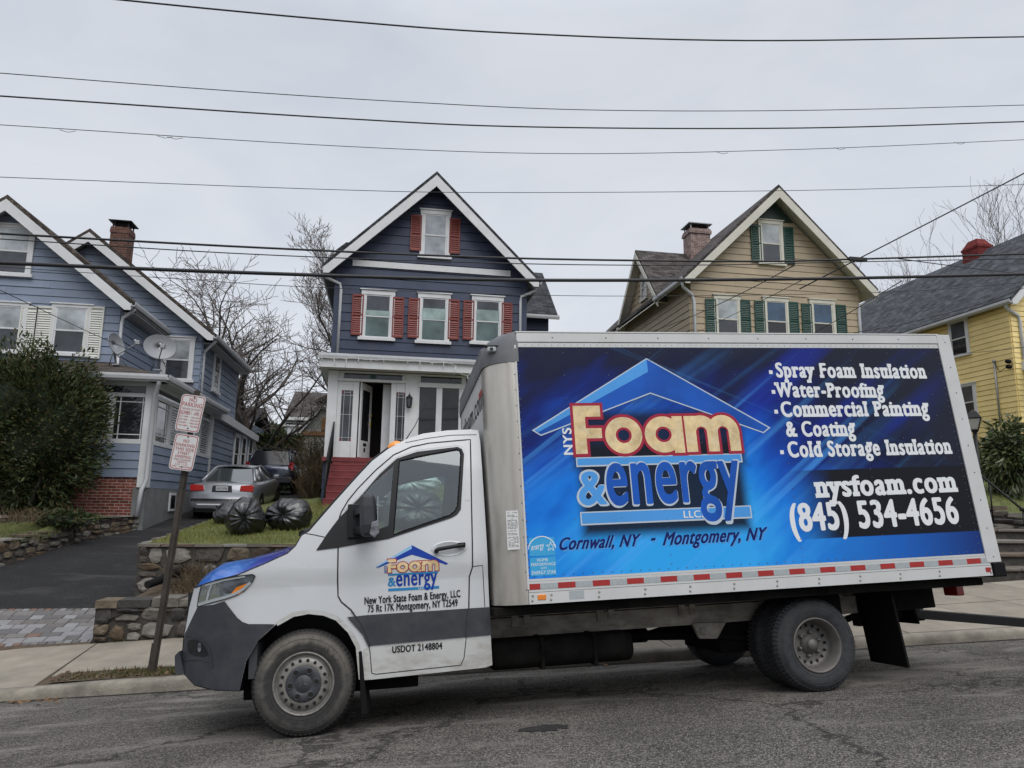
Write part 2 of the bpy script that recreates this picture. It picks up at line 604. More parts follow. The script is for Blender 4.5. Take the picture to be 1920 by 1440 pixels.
M['walk'] = mat('pavement_concrete', (0.255, 0.225, 0.18), 0.92, var=0.16, vscale=3.0, bump=0.35, bscale=90, dirt=(0.14, 0.125, 0.105), dscale=1.2, damt=0.65, island=0.10, detail=10)
M['kerb'] = mat('kerb_concrete', (0.235, 0.212, 0.172), 0.95, var=0.28, vscale=5.0, bump=0.6, bscale=50, dirt=(0.07, 0.065, 0.055), dscale=2.2, damt=0.75, detail=10)
M['stone'] = island_mat('field_stone', [(0.12, 0.105, 0.085), (0.085, 0.062, 0.048), (0.24, 0.22, 0.195), (0.17, 0.135, 0.095), (0.07, 0.066, 0.062), (0.14, 0.10, 0.065), (0.19, 0.175, 0.15), (0.10, 0.085, 0.075)], var=0.5, vscale=7, bump=0.9, bscale=16)
M['stone_grey'] = island_mat('grey_rock', [(0.13, 0.125, 0.115), (0.09, 0.085, 0.08), (0.21, 0.20, 0.185), (0.16, 0.145, 0.125), (0.075, 0.07, 0.066)], var=0.45, vscale=6, bump=0.9, bscale=16)
M['flag'] = island_mat('coping_flagstone', [(0.21, 0.19, 0.165), (0.15, 0.115, 0.09), (0.25, 0.235, 0.215), (0.17, 0.145, 0.12)], var=0.3, vscale=6, bump=0.5)
M['mortar'] = mat('wall_mortar', (0.055, 0.050, 0.043), 0.95, var=0.4, vscale=8, bump=0.7, bscale=30)
M['paver'] = island_mat('paver', [(0.215, 0.21, 0.215), (0.12, 0.116, 0.115), (0.24, 0.238, 0.24), (0.165, 0.155, 0.15), (0.165, 0.108, 0.088), (0.22, 0.217, 0.22), (0.135, 0.125, 0.118)], var=0.15, vscale=10, bump=0.3)

# base terrain, everywhere a little under what lies on it
XS = [-400, -200, -100, -60, -40, -30, -24, -18, -14, -10, -8, -6, -4, -2, 0, 2, 4, 6, 8, 10, 12, 14, 17, 20, 25, 30, 40, 60, 100, 200, 400]
YS = [-300, -120, -60, -30, -12, -6, 0, 4, 5.6, 7, 9, 11, 13, 15, 18, 22, 28, 36, 50, 70, 100, 160, 300, 600]


def z_earth(x, y):
    xx = clampv(x, -40, 60) * 0.05
    return xx * (1.0 if y < 14 else 1.0) + lerp_tab([(-300, -2.5), (-30, -0.9), (5.6, -1.0), (9, -0.35), (13, 0.55), (20, 1.0), (36, 1.4), (70, 2.0), (300, 4.0)], y)


mb = MB()
vs = [(x, y, z_earth(x, y)) for x in XS for y in YS]
fs = []
for i in range(len(XS) - 1):
    for j in range(len(YS) - 1):
        k = i * len(YS) + j
        fs.append((k, k + len(YS), k + len(YS) + 1, k + 1))
mb.add(vs, fs, 0, True)
tag(mb.build('ground', M['earth']), kind='structure')

RX = [-90, -60, -40, -30, -25] + frange(-20, 24, 88) + [30, 40, 60, 90]
tag(grid('road', M['road'], RX, lambda x: -14, lambda x: y_kerb(x) + 0.03, 40, z_road), kind='structure')

# kerb: rounded, chipped nose, dropping at the driveway
mb = MB()
vs, fs = [], []
kx = frange(-20, 30, 200)
for x in kx:
    y0 = y_kerb(x)
    zt = z_walk(x, y0 + 0.15)
    drop = 0.07 * clampv((-2.6 - x) / 1.5, 0, 1)
    zt -= drop * 0.6
    j1 = 0.012 * noise.noise((x * 3.1, 0, 1)) + 0.008 * noise.noise((x * 9.0, 4, 1))
    j2 = 0.014 * noise.noise((x * 2.7, 3, 5)) + 0.01 * noise.noise((x * 11.0, 8, 5))
    zr = z_road(x, y0)
    sec = [(y0 + j1 * .5, zr - 0.1), (y0 + 0.012 + j1, zr + (zt - zr) * .35), (y0 + 0.02 + j1, zt - 0.03 + j2 * .4), (y0 + 0.05 + j1, zt - 0.006 + j2 * .5), (y0 + 0.09, zt + j2 * .4), (y0 + 0.17, zt + j2 * .2), (y0 + 0.17, zt - 0.3)]
    vs += [(x, a, b) for a, b in sec]
n = 7
for i in range(len(kx) - 1):
    for k in range(n - 1):
        fs.append((i * n + k, (i + 1) * n + k, (i + 1) * n + k + 1, i * n + k + 1))
mb.add(vs, fs, 0, True)
tag(mb.build('kerb', M['kerb']), kind='structure')


def strip_back(x):
    return y_kerb(x) + 0.17 + 0.42


# pavement slabs
mb = MB()
joints = [-20, -16, -13, -10.5, -8.3, -6.4, -4.9, -3.42, -1.9, -0.4, 1.1, 2.6, 4.1, 5.6, 7.1, 8.6, 9.7, 10.8, 12.0, 13.4, 15, 17, 20, 24, 30]
for a, b in zip(joints, joints[1:]):
    g = 0.010
    near = (lambda x: y_kerb(x) + 0.172) if b < -3.3 or a > 1.0 else (lambda x: strip_back(x))
    xa, xb = a + g, b - g
    rows = [(0, 1.0)] if b < -3.3 or a < 6 else [(0, 0.52), (0.53, 1.0)]
    for r0, r1 in rows:
        nseg = 3
        for k in range(nseg):
            u0, u1 = xa + (xb - xa) * k / nseg, xa + (xb - xa) * (k + 1) / nseg

            def pt(x, q):
                sk = -0.10 * q
                y = near(x) + (y_back(x) - near(x)) * q
                dz = -0.045 * clampv((-2.6 - x) / 1.5, 0, 1) * (1 - q)
                return (x + sk, y, z_walk(x, y) + dz + 0.004 * noise.noise((a * 3, r0 * 7, 0)))
            A, B, C_, D = pt(u0, r0), pt(u1, r0), pt(u1, r1), pt(u0, r1)
            lo = [Vector(p) - Vector((0, 0, 0.12)) for p in (A, B, C_, D)]
            if nseg == 1 or True:
                mb.hexa(lo, (A, B, C_, D))
o = mb.build('sidewalk', M['walk'])
tag(o, kind='structure')
bm = bmesh.new()
bm.from_mesh(o.data)
bmesh.ops.remove_doubles(bm, verts=bm.verts, dist=0.0005)
bm.to_mesh(o.data)
bm.free()

mb = MB()      # bed under the slabs, dark in the joints
xs = frange(-20, 30, 50)
vs, fs = [], []
for x in xs:
    vs += [(x, y_kerb(x) + 0.12, z_walk(x, y_kerb(x)) - 0.035), (x, y_back(x) + 0.3, z_walk(x, y_back(x)) - 0.03)]
for i in range(len(xs) - 1):
    fs.append((2 * i, 2 * i + 2, 2 * i + 3, 2 * i + 1))
mb.add(vs, fs, 0)
tag(mb.build('soil_bed', M['soil']), kind='structure')

# soil of the verge between kerb and pavement
tag(grid('verge', M['soil'], frange(-3.3, 1.1, 30), lambda x: y_kerb(x) + 0.168, lambda x: strip_back(x) + 0.02, 4,
         lambda x, y: z_walk(x, y) + 0.002 + 0.012 * noise.noise((x * 4, y * 4, 2))), kind='structure')


# ---- paver apron and driveway
def drive_l(y):
    return lerp_tab([(5.6, -9.4), (8.6, -8.5), (9.8, -6.95), (11.6, -6.35), (13.2, -5.3), (15, -5.32), (34, -5.32)], y)


def drive_r(y):
    return lerp_tab([(5.6, -3.66), (7.2, -3.62), (13, -3.55), (18, -2.6), (34, -2.6)], y)


rnd = random.Random(11)
mb = MB()
yy = 5.86
rows = [('edge', 0.10), ('a', 0.20), ('b', 0.16), ('a', 0.20), ('b', 0.16), ('a', 0.20), ('b', 0.16), ('a', 0.20), ('edge', 0.10)]
PY0 = yy
for kind, h in rows:
    x = -10.0 + rnd.random() * 0.2
    while x < -3.66:
        w = 0.115 if kind == 'edge' else rnd.choice((0.20, 0.28, 0.30))
        x2 = min(x + w, -3.655)
        if x2 - x > 0.04:
            g = 0.006
            sh = 0.061
            q = [(x + g, yy + g), (x2 - g, yy + g), (x2 - g, yy + h - g), (x + g, yy + h - g)]
            q = [(a, b + (-0.061 * (a + 3.6)), 0) for a, b, in q]
            j = rnd.uniform(-0.003, 0.003)
            t = [(a, b, z_drive(a, b) + j) for a, b, _ in q]
            mb.hexa([(a, b, c - 0.06) for a, b, c in t], t)
        x = x2
    yy += h
PY1 = yy
o = mb.build('paver_apron', M['paver'], bevel=0.006, seg=1)
tag(o, kind='structure')
vs, fs = [], []
mb = MB()
for i, y in enumerate([5.6 + 0.4 * k for k in range(6)]):
    vs += [(-10, y + .39, z_drive(-10, y + .39) - 0.02), (-3.64, y, z_drive(-3.64, y) - 0.02)]
for i in range(5):
    fs.append((2 * i, 2 * i + 1, 2 * i + 3, 2 * i + 2))
mb.add(vs, fs)
tag(mb.build('paver_bed', M['soil']), kind='structure')

mb = MB()
vs, fs = [], []
dy = [PY1 + 0.0] + [PY1 + 0.4 * k for k in range(1, 30)] + [20, 22, 25, 28, 31, 34]
nx = 14
for i, y in enumerate(dy):
    a, b = drive_l(y), drive_r(y)
    for k in range(nx + 1):
        x = a + (b - a) * k / nx
        yk = y + (-0.061 * (x + 3.6) if i == 0 else (-0.061 * (x + 3.6)) * max(0, 1 - i / 6))
        vs.append((x, yk, z_drive(x, yk) + 0.012 * noise.noise((x * .8, y * .8, 0)) * min(1, i / 4)))
for i in range(len(dy) - 1):
    for k in range(nx):
        q = i * (nx + 1) + k
        fs.append((q, q + 1, q + nx + 2, q + nx + 1))
mb.add(vs, fs, 0, True)
tag(mb.build('driveway', M['drive']), kind='structure')

# ---- lawn before the navy house, bed between the two walls, ground by the other houses
lawn = grid('lawn', M['turf'], frange(-3.45, 9.2, 50), lambda x: 7.22, lambda x: 15.6 if x > -1.1 else 30, 30, z_lawn)
tag(lawn, kind='structure')
tag(grid('planting_bed', M['soil'], frange(-3.6, 9.2, 60), lambda x: 5.72 - 0.061 * (x + 3.6), lambda x: 7.35, 8,
         lambda x, y: lerp_tab([(5.7, 0.14), (6.4, 0.26), (7.4, 0.38)], y) + 0.012 * (x + 3.6) + 0.03 * noise.noise((x * 3, y * 3, 0)) - 0.25 * clampv((-3.2 - x) / 0.4, 0, 1)), kind='structure')
tag(grid('planter_ground', M['turf'], frange(-16, -5.45, 30), lambda x: lerp_tab([(-16, 9.0), (-8.6, 8.75), (-6.9, 9.75), (-6.3, 11.6), (-5.3, 13.1)], x), lambda x: 13.4, 10,
         lambda x, y: lerp_tab([(8.7, 0.75), (11.2, 1.05), (11.6, 1.30), (13.4, 1.36)], y) + 0.03 * noise.noise((x * 2, y * 2, 0))), kind='structure')


# ---- stone walls
def stone_wall(name, label, path, zb, zt, seed, size=(0.16, 0.42), rowh=(0.13, 0.26), mats=None, thick=0.35, cap=None, out=0.05, capm=2):
    """path from left to right as seen from the street; zb, zt give bottom and top along it"""
    rr = random.Random(seed)
    mb = MB()
    P = [Vector((x, y, 0)) for x, y in path]
    L = [0]
    for a, b in zip(P, P[1:]):
        L.append(L[-1] + (b - a).length)

    def at(s):
        s = clampv(s, 0, L[-1])
        for i in range(len(P) - 1):
            if s <= L[i + 1] + 1e-9:
                d = (P[i + 1] - P[i]).normalized()
                return P[i] + d * (s - L[i]), d
        return P[-1], (P[-1] - P[-2]).normalized()

    def pt(s, z, o):
        p, d = at(s)
        n = Vector((d.y, -d.x, 0))
        q = p + n * o
        return Vector((q.x, q.y, z))
    # mortar core
    N = max(2, int(L[-1] / 0.4))
    for i in range(N):
        s0, s1 = L[-1] * i / N, L[-1] * (i + 1) / N
        p0, p1 = at(s0)[0], at(s1 - 1e-6)[0]
        b = [pt(s0, zb(p0.x, p0.y) - 0.25, 0), pt(s1 - 1e-6, zb(p1.x, p1.y) - 0.25, 0), pt(s1 - 1e-6, zb(p1.x, p1.y) - 0.25, -thick), pt(s0, zb(p0.x, p0.y) - 0.25, -thick)]
        t = [Vector((q.x, q.y, z)) for q, z in zip(b, (zt(p0.x, p0.y) - .02, zt(p1.x, p1.y) - .02, zt(p1.x, p1.y) - .02, zt(p0.x, p0.y) - .02))]
        mb.hexa(b, t, 0)
    # face stones
    hmax = max(zt(p.x, p.y) - zb(p.x, p.y) for p in (at(L[-1] * k / 10)[0] for k in range(11)))
    h0 = 0.0
    while h0 < hmax - 0.03:
        rh = rr.uniform(*rowh)
        if h0 + rh > hmax - 0.07:
            rh = hmax - h0
        s = rr.uniform(-0.2, 0)
        while s < L[-1]:
            w = rr.uniform(*size)
            s0, s1 = max(s, 0), min(s + w, L[-1])
            s += w
            if s1 - s0 < 0.05:
                continue
            pm = at((s0 + s1) / 2)[0]
            hh = zt(pm.x, pm.y) - zb(pm.x, pm.y)
            k = hh / hmax
            za = zb(pm.x, pm.y) + h0 * k + rr.uniform(-.02, .02)
            zc = zb(pm.x, pm.y) + (h0 + rh) * k + rr.uniform(-.02, .02)
            zc = min(zc, zt(pm.x, pm.y))
            splits = [(s0, s1, za, zc)]
            if rh > 0.2 and rr.random() < 0.3:
                zm = (za + zc) / 2 + rr.uniform(-.04, .04)
                splits = [(s0, s1, za, zm), (s0, s1, zm, zc)]
            for (a0, a1, b0, b1) in splits:
                cx, cz = (a0 + a1) / 2, (b0 + b1) / 2
                rx, rz = (a1 - a0) / 2 - 0.008, (b1 - b0) / 2 - 0.008
                if rx < 0.02 or rz < 0.02:
                    continue
                K = 10
                ang = [2 * math.pi * (i + rr.uniform(-.38, .38)) / K for i in range(K)]
                e = rr.uniform(3.0, 9.0)
                ring = []
                for a in ang:
                    ca, sa = math.cos(a), math.sin(a)
                    q = (abs(ca) ** e + abs(sa) ** e) ** (-1 / e)
                    q *= rr.uniform(0.80, 1.04)
                    ring.append((q * ca, q * sa))
                po = rr.uniform(0.4, 1.0) * out
                tx, tz = rr.uniform(-.4, .4) * po, rr.uniform(-.4, .4) * po
                vs = [pt(cx + rx * a, cz + rz * b, -0.01) for a, b in ring]
                vs += [pt(cx + rx * a * .93, cz + rz * b * .93, po * .7 + tx * a + tz * b) for a, b in ring]
                vs += [pt(cx + rx * a * .62, cz + rz * b * .62, po + tx * a + tz * b + rr.uniform(-.008, .008)) for a, b in ring]
                vs.append(pt(cx, cz, po * 1.05))
                fs = []
                for i in range(K):
                    j = (i + 1) % K
                    fs += [(i, j, K + j, K + i), (K + i, K + j, 2 * K + j, 2 * K + i), (2 * K + i, 2 * K + j, 3 * K)]
                mb.add(vs, fs, 1, False)
        h0 += rh
    if cap:
        s = 0.0
        while s < L[-1] - 0.02:
            w = min(rr.uniform(0.3, 0.6), L[-1] - s)
            g = 0.006
            h = rr.uniform(*cap)
            pm = at(s + w / 2)[0]
            z0 = zt(pm.x, pm.y) - 0.015
            o1, o2 = rr.uniform(0.02, 0.06), -thick - rr.uniform(-0.02, 0.04)
            b = [pt(s + g, z0, o1), pt(s + w - g, z0, o1 + rr.uniform(-.02, .02)), pt(s + w - g, z0, o2), pt(s + g, z0, o2)]
            t = [Vector((q.x + rr.uniform(-.01, .01), q.y + rr.uniform(-.01, .01), q.z + h)) for q in b]
            mb.hexa(b, t, capm)
            s += w
    o = mb.build(name, [M['mortar'], (mats or M['stone']), M['flag']])
    return tag(o, label, 'wall')


stone_wall('stone_wall', 'low rough stone wall along the pavement behind the sign post', [(-3.5, 7.1), (-3.6, 5.78), (-2.0, 5.65), (2, 5.41), (6.2, 5.15)][1:],
           lambda x, y: z_walk(x, 5.7), lambda x, y: 0.20 + 0.018 * (x + 3.6), 3, size=(0.22, 0.5), rowh=(0.26, 0.36), cap=(0.08, 0.14), out=0.07, capm=1)
stone_wall('stone_wall', 'tall stone retaining wall holding up the lawn with the black bags', [(-3.52, 7.2), (0, 7.12), (6.5, 7.0), (9.1, 6.95)],
           lambda x, y: 0.2 + 0.012 * (x + 3.6), lambda x, y: 1.0 + 0.004 * (x + 3.5), 5, size=(0.2, 0.55), rowh=(0.18, 0.34), cap=(0.03, 0.05), out=0.045)
stone_wall('stone_wall', 'stone wall with flat coping running up the right side of the driveway', [(-3.5, 12.9), (-3.54, 7.22)],
           lambda x, y: z_drive(x, y) - 0.05, lambda x, y: 1.0 + 0.055 * (y - 7.2), 8, size=(0.2, 0.45), rowh=(0.18, 0.3), cap=(0.03, 0.05), out=0.04, thick=0.4)
stone_wall('stone_wall', 'curved rubble wall on the left side of the driveway below the evergreen shrub', [(-13, 8.7), (-8.6, 8.75), (-7.6, 9.2), (-6.9, 9.75), (-6.55, 10.8), (-6.35, 11.7)],
           lambda x, y: z_drive(x, y) - 0.08, lambda x, y: lerp_tab([(8.7, 0.78), (9.75, 0.90), (11.7, 1.12)], y), 12, size=(0.16, 0.4), rowh=(0.13, 0.25), cap=(0.03, 0.06), out=0.05)
stone_wall('stone_wall', 'rubble wall of mixed stones at the foot of the white porch downspout', [(-6.5, 11.75), (-6.0, 12.25), (-5.4, 13.05)],
           lambda x, y: z_drive(x, y) - 0.05, lambda x, y: lerp_tab([(11.7, 1.22), (13.05, 1.38)], y), 14, size=(0.12, 0.3), rowh=(0.11, 0.2), cap=(0.02, 0.05), out=0.05)
stone_wall('stone_wall', 'upper stone wall edging the planting below the red brick porch base', [(-14, 11.5), (-6.55, 11.6)],
           lambda x, y: 1.0, lambda x, y: 1.34, 17, size=(0.25, 0.55), rowh=(0.15, 0.2), cap=(0.04, 0.06), out=0.04)
stone_wall('stone_wall', 'short grey stone wall beside the pavement behind the back of the truck', [(6.6, 5.12), (9.0, 4.95), (10.55, 4.80)],
           lambda x, y: z_walk(x, 4.9), lambda x, y: 0.98 + 0.02 * (x - 8), 21, size=(0.16, 0.38), rowh=(0.12, 0.22), mats=M['stone_grey'], cap=(0.03, 0.06), out=0.06)
# rocky bank with stone steps on the right
stone_wall('rock_bank', 'rough grey rock bank sloping down beside the stone steps', [(8.7, 6.9), (10.4, 6.9), (12.2, 6.75), (16.5, 6.3)],
           lambda x, y: 0.75, lambda x, y: lerp_tab([(10, 2.05), (12.4, 1.96), (13.3, 1.62), (16.5, 1.4)], x), 23, size=(0.2, 0.6), rowh=(0.16, 0.34), mats=M['stone_grey'], cap=(0.05, 0.09), out=0.13)
mb = MB()
for k, (ya, zz) in enumerate([(5.05, 0.80), (5.45, 1.02), (5.85, 1.24), (6.25, 1.44)]):
    rr = random.Random(40 + k)
    mb.box((10.75, ya + 0.06, zz - 0.7), (16.5, ya + 0.9, zz - 0.055), 0)
    x = 10.65
    while x < 16.5:
        w = rr.uniform(0.7, 1.3)
        mb.box((x + .006, ya + rr.uniform(-.02, .02), zz - 0.06), (x + w - .006, ya + 0.6, zz + rr.uniform(-.006, .006)), 1)
        x += w
st = mb.build('stone_steps', [M['mortar'], M['flag']], bevel=0.012, seg=1)
tag(st, 'wide weathered stone steps rising from the pavement at the right edge', 'steps')
tag(grid('bank_lawn', M['turf'], frange(8.8, 34, 40), lambda x: 7.0 if x < 30 else 7.5, lambda x: 20, 16,
         lambda x, y: lerp_tab([(8.8, 1.9), (12.4, 1.93), (13.3, 1.66), (17, 1.5), (34, 2.4)], x) * clampv((11 - y) / 4, 0, 1) + (2.45 + 0.03 * (x - 12)) * (1 - clampv((11 - y) / 4, 0, 1)) + 0.03 * noise.noise((x, y, 0))), kind='structure')


# ---- grass blades (nobody could count them)
def blades(name, n, region, zf, h, cols, seed, dens=None):
    rr = random.Random(seed)
    mb = MB()
    x0, x1, y0, y1 = region
    k = 0
    while k < n:
        x, y = rr.uniform(x0, x1), rr.uniform(y0(0) if callable(y0) else y0, y1) if not callable(y0) else 0
        if callable(y0):
            y = rr.uniform(y0(x), y1(x))
        if dens and rr.random() > dens(x, y):
            k += 0.25
            continue
        k += 1
        z = zf(x, y)
        a = rr.uniform(0, math.pi * 2)
        hh = h * rr.uniform(0.5, 1.3)
        w = rr.uniform(0.004, 0.008)
        lx, ly = rr.uniform(-.6, .6) * hh, rr.uniform(-.6, .6) * hh
        ca, sa = math.cos(a) * w, math.sin(a) * w
        mb.add([(x - ca, y - sa, z - .01), (x + ca, y + sa, z - .01), (x + lx, y + ly, z + hh)], ((0, 1, 2),), 0)
    m = island_mat(name + '_blades', cols, var=0.2)
    return tag(mb.build(name, m), kind='stuff')


GR = [(0.14, 0.16, 0.038), (0.19, 0.19, 0.05), (0.10, 0.13, 0.03), (0.24, 0.215, 0.07), (0.15, 0.175, 0.042)]
blades('lawn_grass', 26000, (-3.4, 2.2, 7.3, 12.2), z_lawn, 0.055, GR, 1)
blades('verge_grass', 5200, (-3.2, 1.5, lambda x: y_kerb(x) + 0.18, lambda x: strip_back(x)), z_walk, 0.05, [(0.06, 0.075, 0.02), (0.10, 0.085, 0.03), (0.05, 0.07, 0.02), (0.13, 0.085, 0.04)], 2,
       lambda x, y: clampv(0.25 + (x + 3.2) * 0.55, 0.2, 1))
blades('bank_grass', 9000, (12.2, 19, 6.9, 12), lambda x, y: lerp_tab([(8.8, 1.9), (12.4, 1.93), (13.3, 1.66), (17, 1.5), (34, 2.4)], x) * clampv((11 - y) / 4, 0, 1) + (2.45 + 0.03 * (x - 12)) * (1 - clampv((11 - y) / 4, 0, 1)), 0.06, GR, 3)
blades('planter_grass', 6000, (-11, -6.3, 9.9, 13), lambda x, y: lerp_tab([(8.7, 0.75), (11.2, 1.05), (11.6, 1.30), (13.4, 1.36)], y), 0.09, [(0.05, 0.07, 0.02), (0.09, 0.10, 0.03), (0.10, 0.08, 0.035)], 4)
blades('edge_grass', 2600, (-3.3, 10.5, lambda x: y_back(x) - .05, lambda x: y_back(x) + .10), z_walk, 0.06, [(0.07, 0.085, 0.025), (0.11, 0.10, 0.035), (0.13, 0.10, 0.05)], 6, lambda x, y: .12 + .8 * max(0, noise.noise((x * 1.7, 3, 0))))

# gutter dirt with the kerb's shadow line painted in, where it meets the road
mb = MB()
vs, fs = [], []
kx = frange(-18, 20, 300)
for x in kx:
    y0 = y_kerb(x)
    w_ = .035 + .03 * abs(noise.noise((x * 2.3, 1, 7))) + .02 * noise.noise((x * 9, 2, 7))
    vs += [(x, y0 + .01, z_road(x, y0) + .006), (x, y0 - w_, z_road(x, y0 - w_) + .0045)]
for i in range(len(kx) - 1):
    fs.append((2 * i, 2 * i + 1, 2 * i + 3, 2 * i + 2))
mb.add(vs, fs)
M['grit_and_shade'] = mat('gutter_grit_shade', (0.022, 0.019, 0.015), .9, var=.6, vscale=14, bump=.6)
tag(mb.build('gutter_dirt_shade', M['grit_and_shade']), kind='stuff')
# ================================================================== the box truck
TA, TB = 0.0497, 0.1003          # it stands on the hill: nose down, leaning to the kerb
tu = Vector((math.cos(TA), 0, math.sin(TA)))
tyv = Vector((0, math.cos(TB), -math.sin(TB)))
tyv = (tyv - tu * tyv.dot(tu)).normalized()
tn = tu.cross(tyv)
TM = Matrix(((tu.x, tyv.x, tn.x, 0), (tu.y, tyv.y, tn.y, 0), (tu.z, tyv.z, tn.z, 0), (0, 0, 0, 1)))
TI = TM.inverted()
TCAM = TI @ CAM
YC = 0.98                        # middle of the truck
YB = -0.25                       # side of the box


def Yc(x, z):
    """side of the cab: flat below, leaning in above the belt, rounding in at the nose"""
    v = -0.03
    if z > 1.25:
        v += 0.17 * ((z - 1.25) / 1.15) ** 1.4
    if z < 0.5:
        v += 0.25 * (0.5 - z) ** 2
    if z < 1.24:
        v += 0.018 * min(1.0, (1.24 - z) / 0.12)
    if x < -0.35:
        v += 0.30 * ((-0.35 - x) / 0.6) ** 2
    return v


def TL(px, py, yf=Yc):
    """photo pixel -> (x, z) on the side of the cab, or on the plane y = yf"""
    d = TI.to_3x3() @ ray(px, py)
    y = -0.03 if callable(yf) else yf
    for _ in range(14):
        p = TCAM + d * ((y - TCAM.y) / d.y)
        if not callable(yf):
            break
        y = y * 0.3 + 0.7 * yf(p.x, p.z)
    return (p.x, p.z)


truck = empty('box_truck', label='white delivery truck with a blue printed box body parked along the kerb', cat='truck')
truck.matrix_world = TM

M['truck_white'] = mat('truck_white_paint', (0.53, 0.545, 0.555), 0.28, var=0.03, vscale=2, coat=0.5, dirt=(0.42, 0.41, 0.38), dscale=1.5, damt=0.25)
M['truck_low'] = mat('dusty_white_paint', (0.47, 0.47, 0.455), 0.4, var=0.05, vscale=2, coat=0.2, dirt=(0.20, 0.165, 0.115), dscale=5, damt=0.85, stretch=(0.6, 1, 1.6))
M['truck_trim'] = mat('grey_plastic_trim', (0.034, 0.037, 0.045), 0.6, spec=0.35, var=0.15, vscale=6, bump=0.06, bscale=200, dirt=(0.075, 0.07, 0.062), dscale=3, damt=0.5)
M['truck_black'] = mat('black_plastic', (0.010, 0.0105, 0.012), 0.5, spec=0.3, var=0.15, vscale=6)
M['gap'] = mat('dark_gap', (0.02, 0.02, 0.022), 0.8)
M['under'] = mat('dark_chassis', (0.008, 0.0075, 0.007), 0.9, spec=0.1, var=0.4, vscale=6, dirt=(0.022, 0.02, 0.017), dscale=4, damt=0.6)
M['chassis'] = mat('muddy_chassis_rail', (0.33, 0.30, 0.255), 0.85, var=0.3, vscale=4, bump=0.3, bscale=30, dirt=(0.07, 0.06, 0.05), dscale=5, damt=0.8, stretch=(1, 1, 2.2))
M['alu'] = mat('scuffed_aluminium', (0.53, 0.495, 0.44), 0.36, 0.75, var=0.08, vscale=3, bump=0.05, bscale=30, dirt=(0.33, 0.30, 0.25), dscale=2.2, damt=0.6, stretch=(2, 2, 0.5))
M['box_white'] = mat('box_white_paint', (0.52, 0.525, 0.52), 0.4, var=0.04, vscale=3, dirt=(0.42, 0.40, 0.35), dscale=2.5, damt=0.35)
M['cap_grey'] = mat('grey_plastic_cap', (0.115, 0.12, 0.13), 0.55, var=0.12, vscale=4, dirt=(0.20, 0.20, 0.19), dscale=3, damt=0.4)
M['rivet'] = mat('rivets', (0.12, 0.14, 0.18), 0.35, 0.6)
M['bolt'] = mat('bolts', (0.33, 0.31, 0.27), 0.5, 0.5)
M['tape_red'] = mat('red_reflective_tape', (0.33, 0.020, 0.018), 0.35, var=0.1, vscale=20)
M['tape_grey'] = mat('silver_reflective_tape', (0.34, 0.37, 0.38), 0.3, var=0.12, vscale=60)
M['amber'] = mat('amber_lens', (0.70, 0.20, 0.015), 0.2, coat=0.5)
M['orange_lamp'] = mat('orange_marker_lens', (0.75, 0.27, 0.02), 0.25, coat=0.5)
M['red_lens'] = mat('red_lens', (0.30, 0.012, 0.014), 0.2, coat=0.5)
M['print_white'] = mat('white_print', (0.70, 0.72, 0.73), 0.35, spec=0.18)
M['print_black'] = mat('black_print', (0.010, 0.011, 0.013), 0.35, spec=0.18)
M['print_navy'] = mat('navy_print', (0.007, 0.012, 0.105), 0.35, spec=0.18)
M['print_blue'] = mat('blue_print', (0.012, 0.085, 0.40), 0.3, spec=0.18, var=0.25, vscale=2)
M['print_sky'] = mat('sky_blue_print', (0.075, 0.30, 0.68), 0.3, spec=0.18, var=0.08, vscale=2)
M['print_cyan'] = mat('light_cyan_print', (0.05, 0.34, 0.62), 0.35, spec=0.18)
M['print_grey'] = mat('pale_outline_print', (0.45, 0.52, 0.60), 0.35, spec=0.18)
M['print_crimson'] = mat('crimson_outline_print', (0.33, 0.022, 0.05), 0.35, spec=0.18)
M['print_foam'] = mat('cream_foam_print', (0.66, 0.50, 0.27), 0.4, spec=0.18, var=0.28, vscale=9, dirt=(0.75, 0.66, 0.46), dscale=14, damt=0.8)
M['sticker'] = mat('paper_sticker', (0.60, 0.60, 0.59), 0.6, var=0.05)
M['seat_grey'] = mat('grey_seat_cloth', (0.035, 0.036, 0.038), 0.9)
M['cab_dark'] = mat('cab_lining', (0.040, 0.043, 0.046), 0.85)

M['lamp_inner'] = mat('lamp_reflector', (0.13, 0.135, 0.15), 0.3, 0.15, var=0.85, vscale=9, stretch=(1, 1, 2.5))


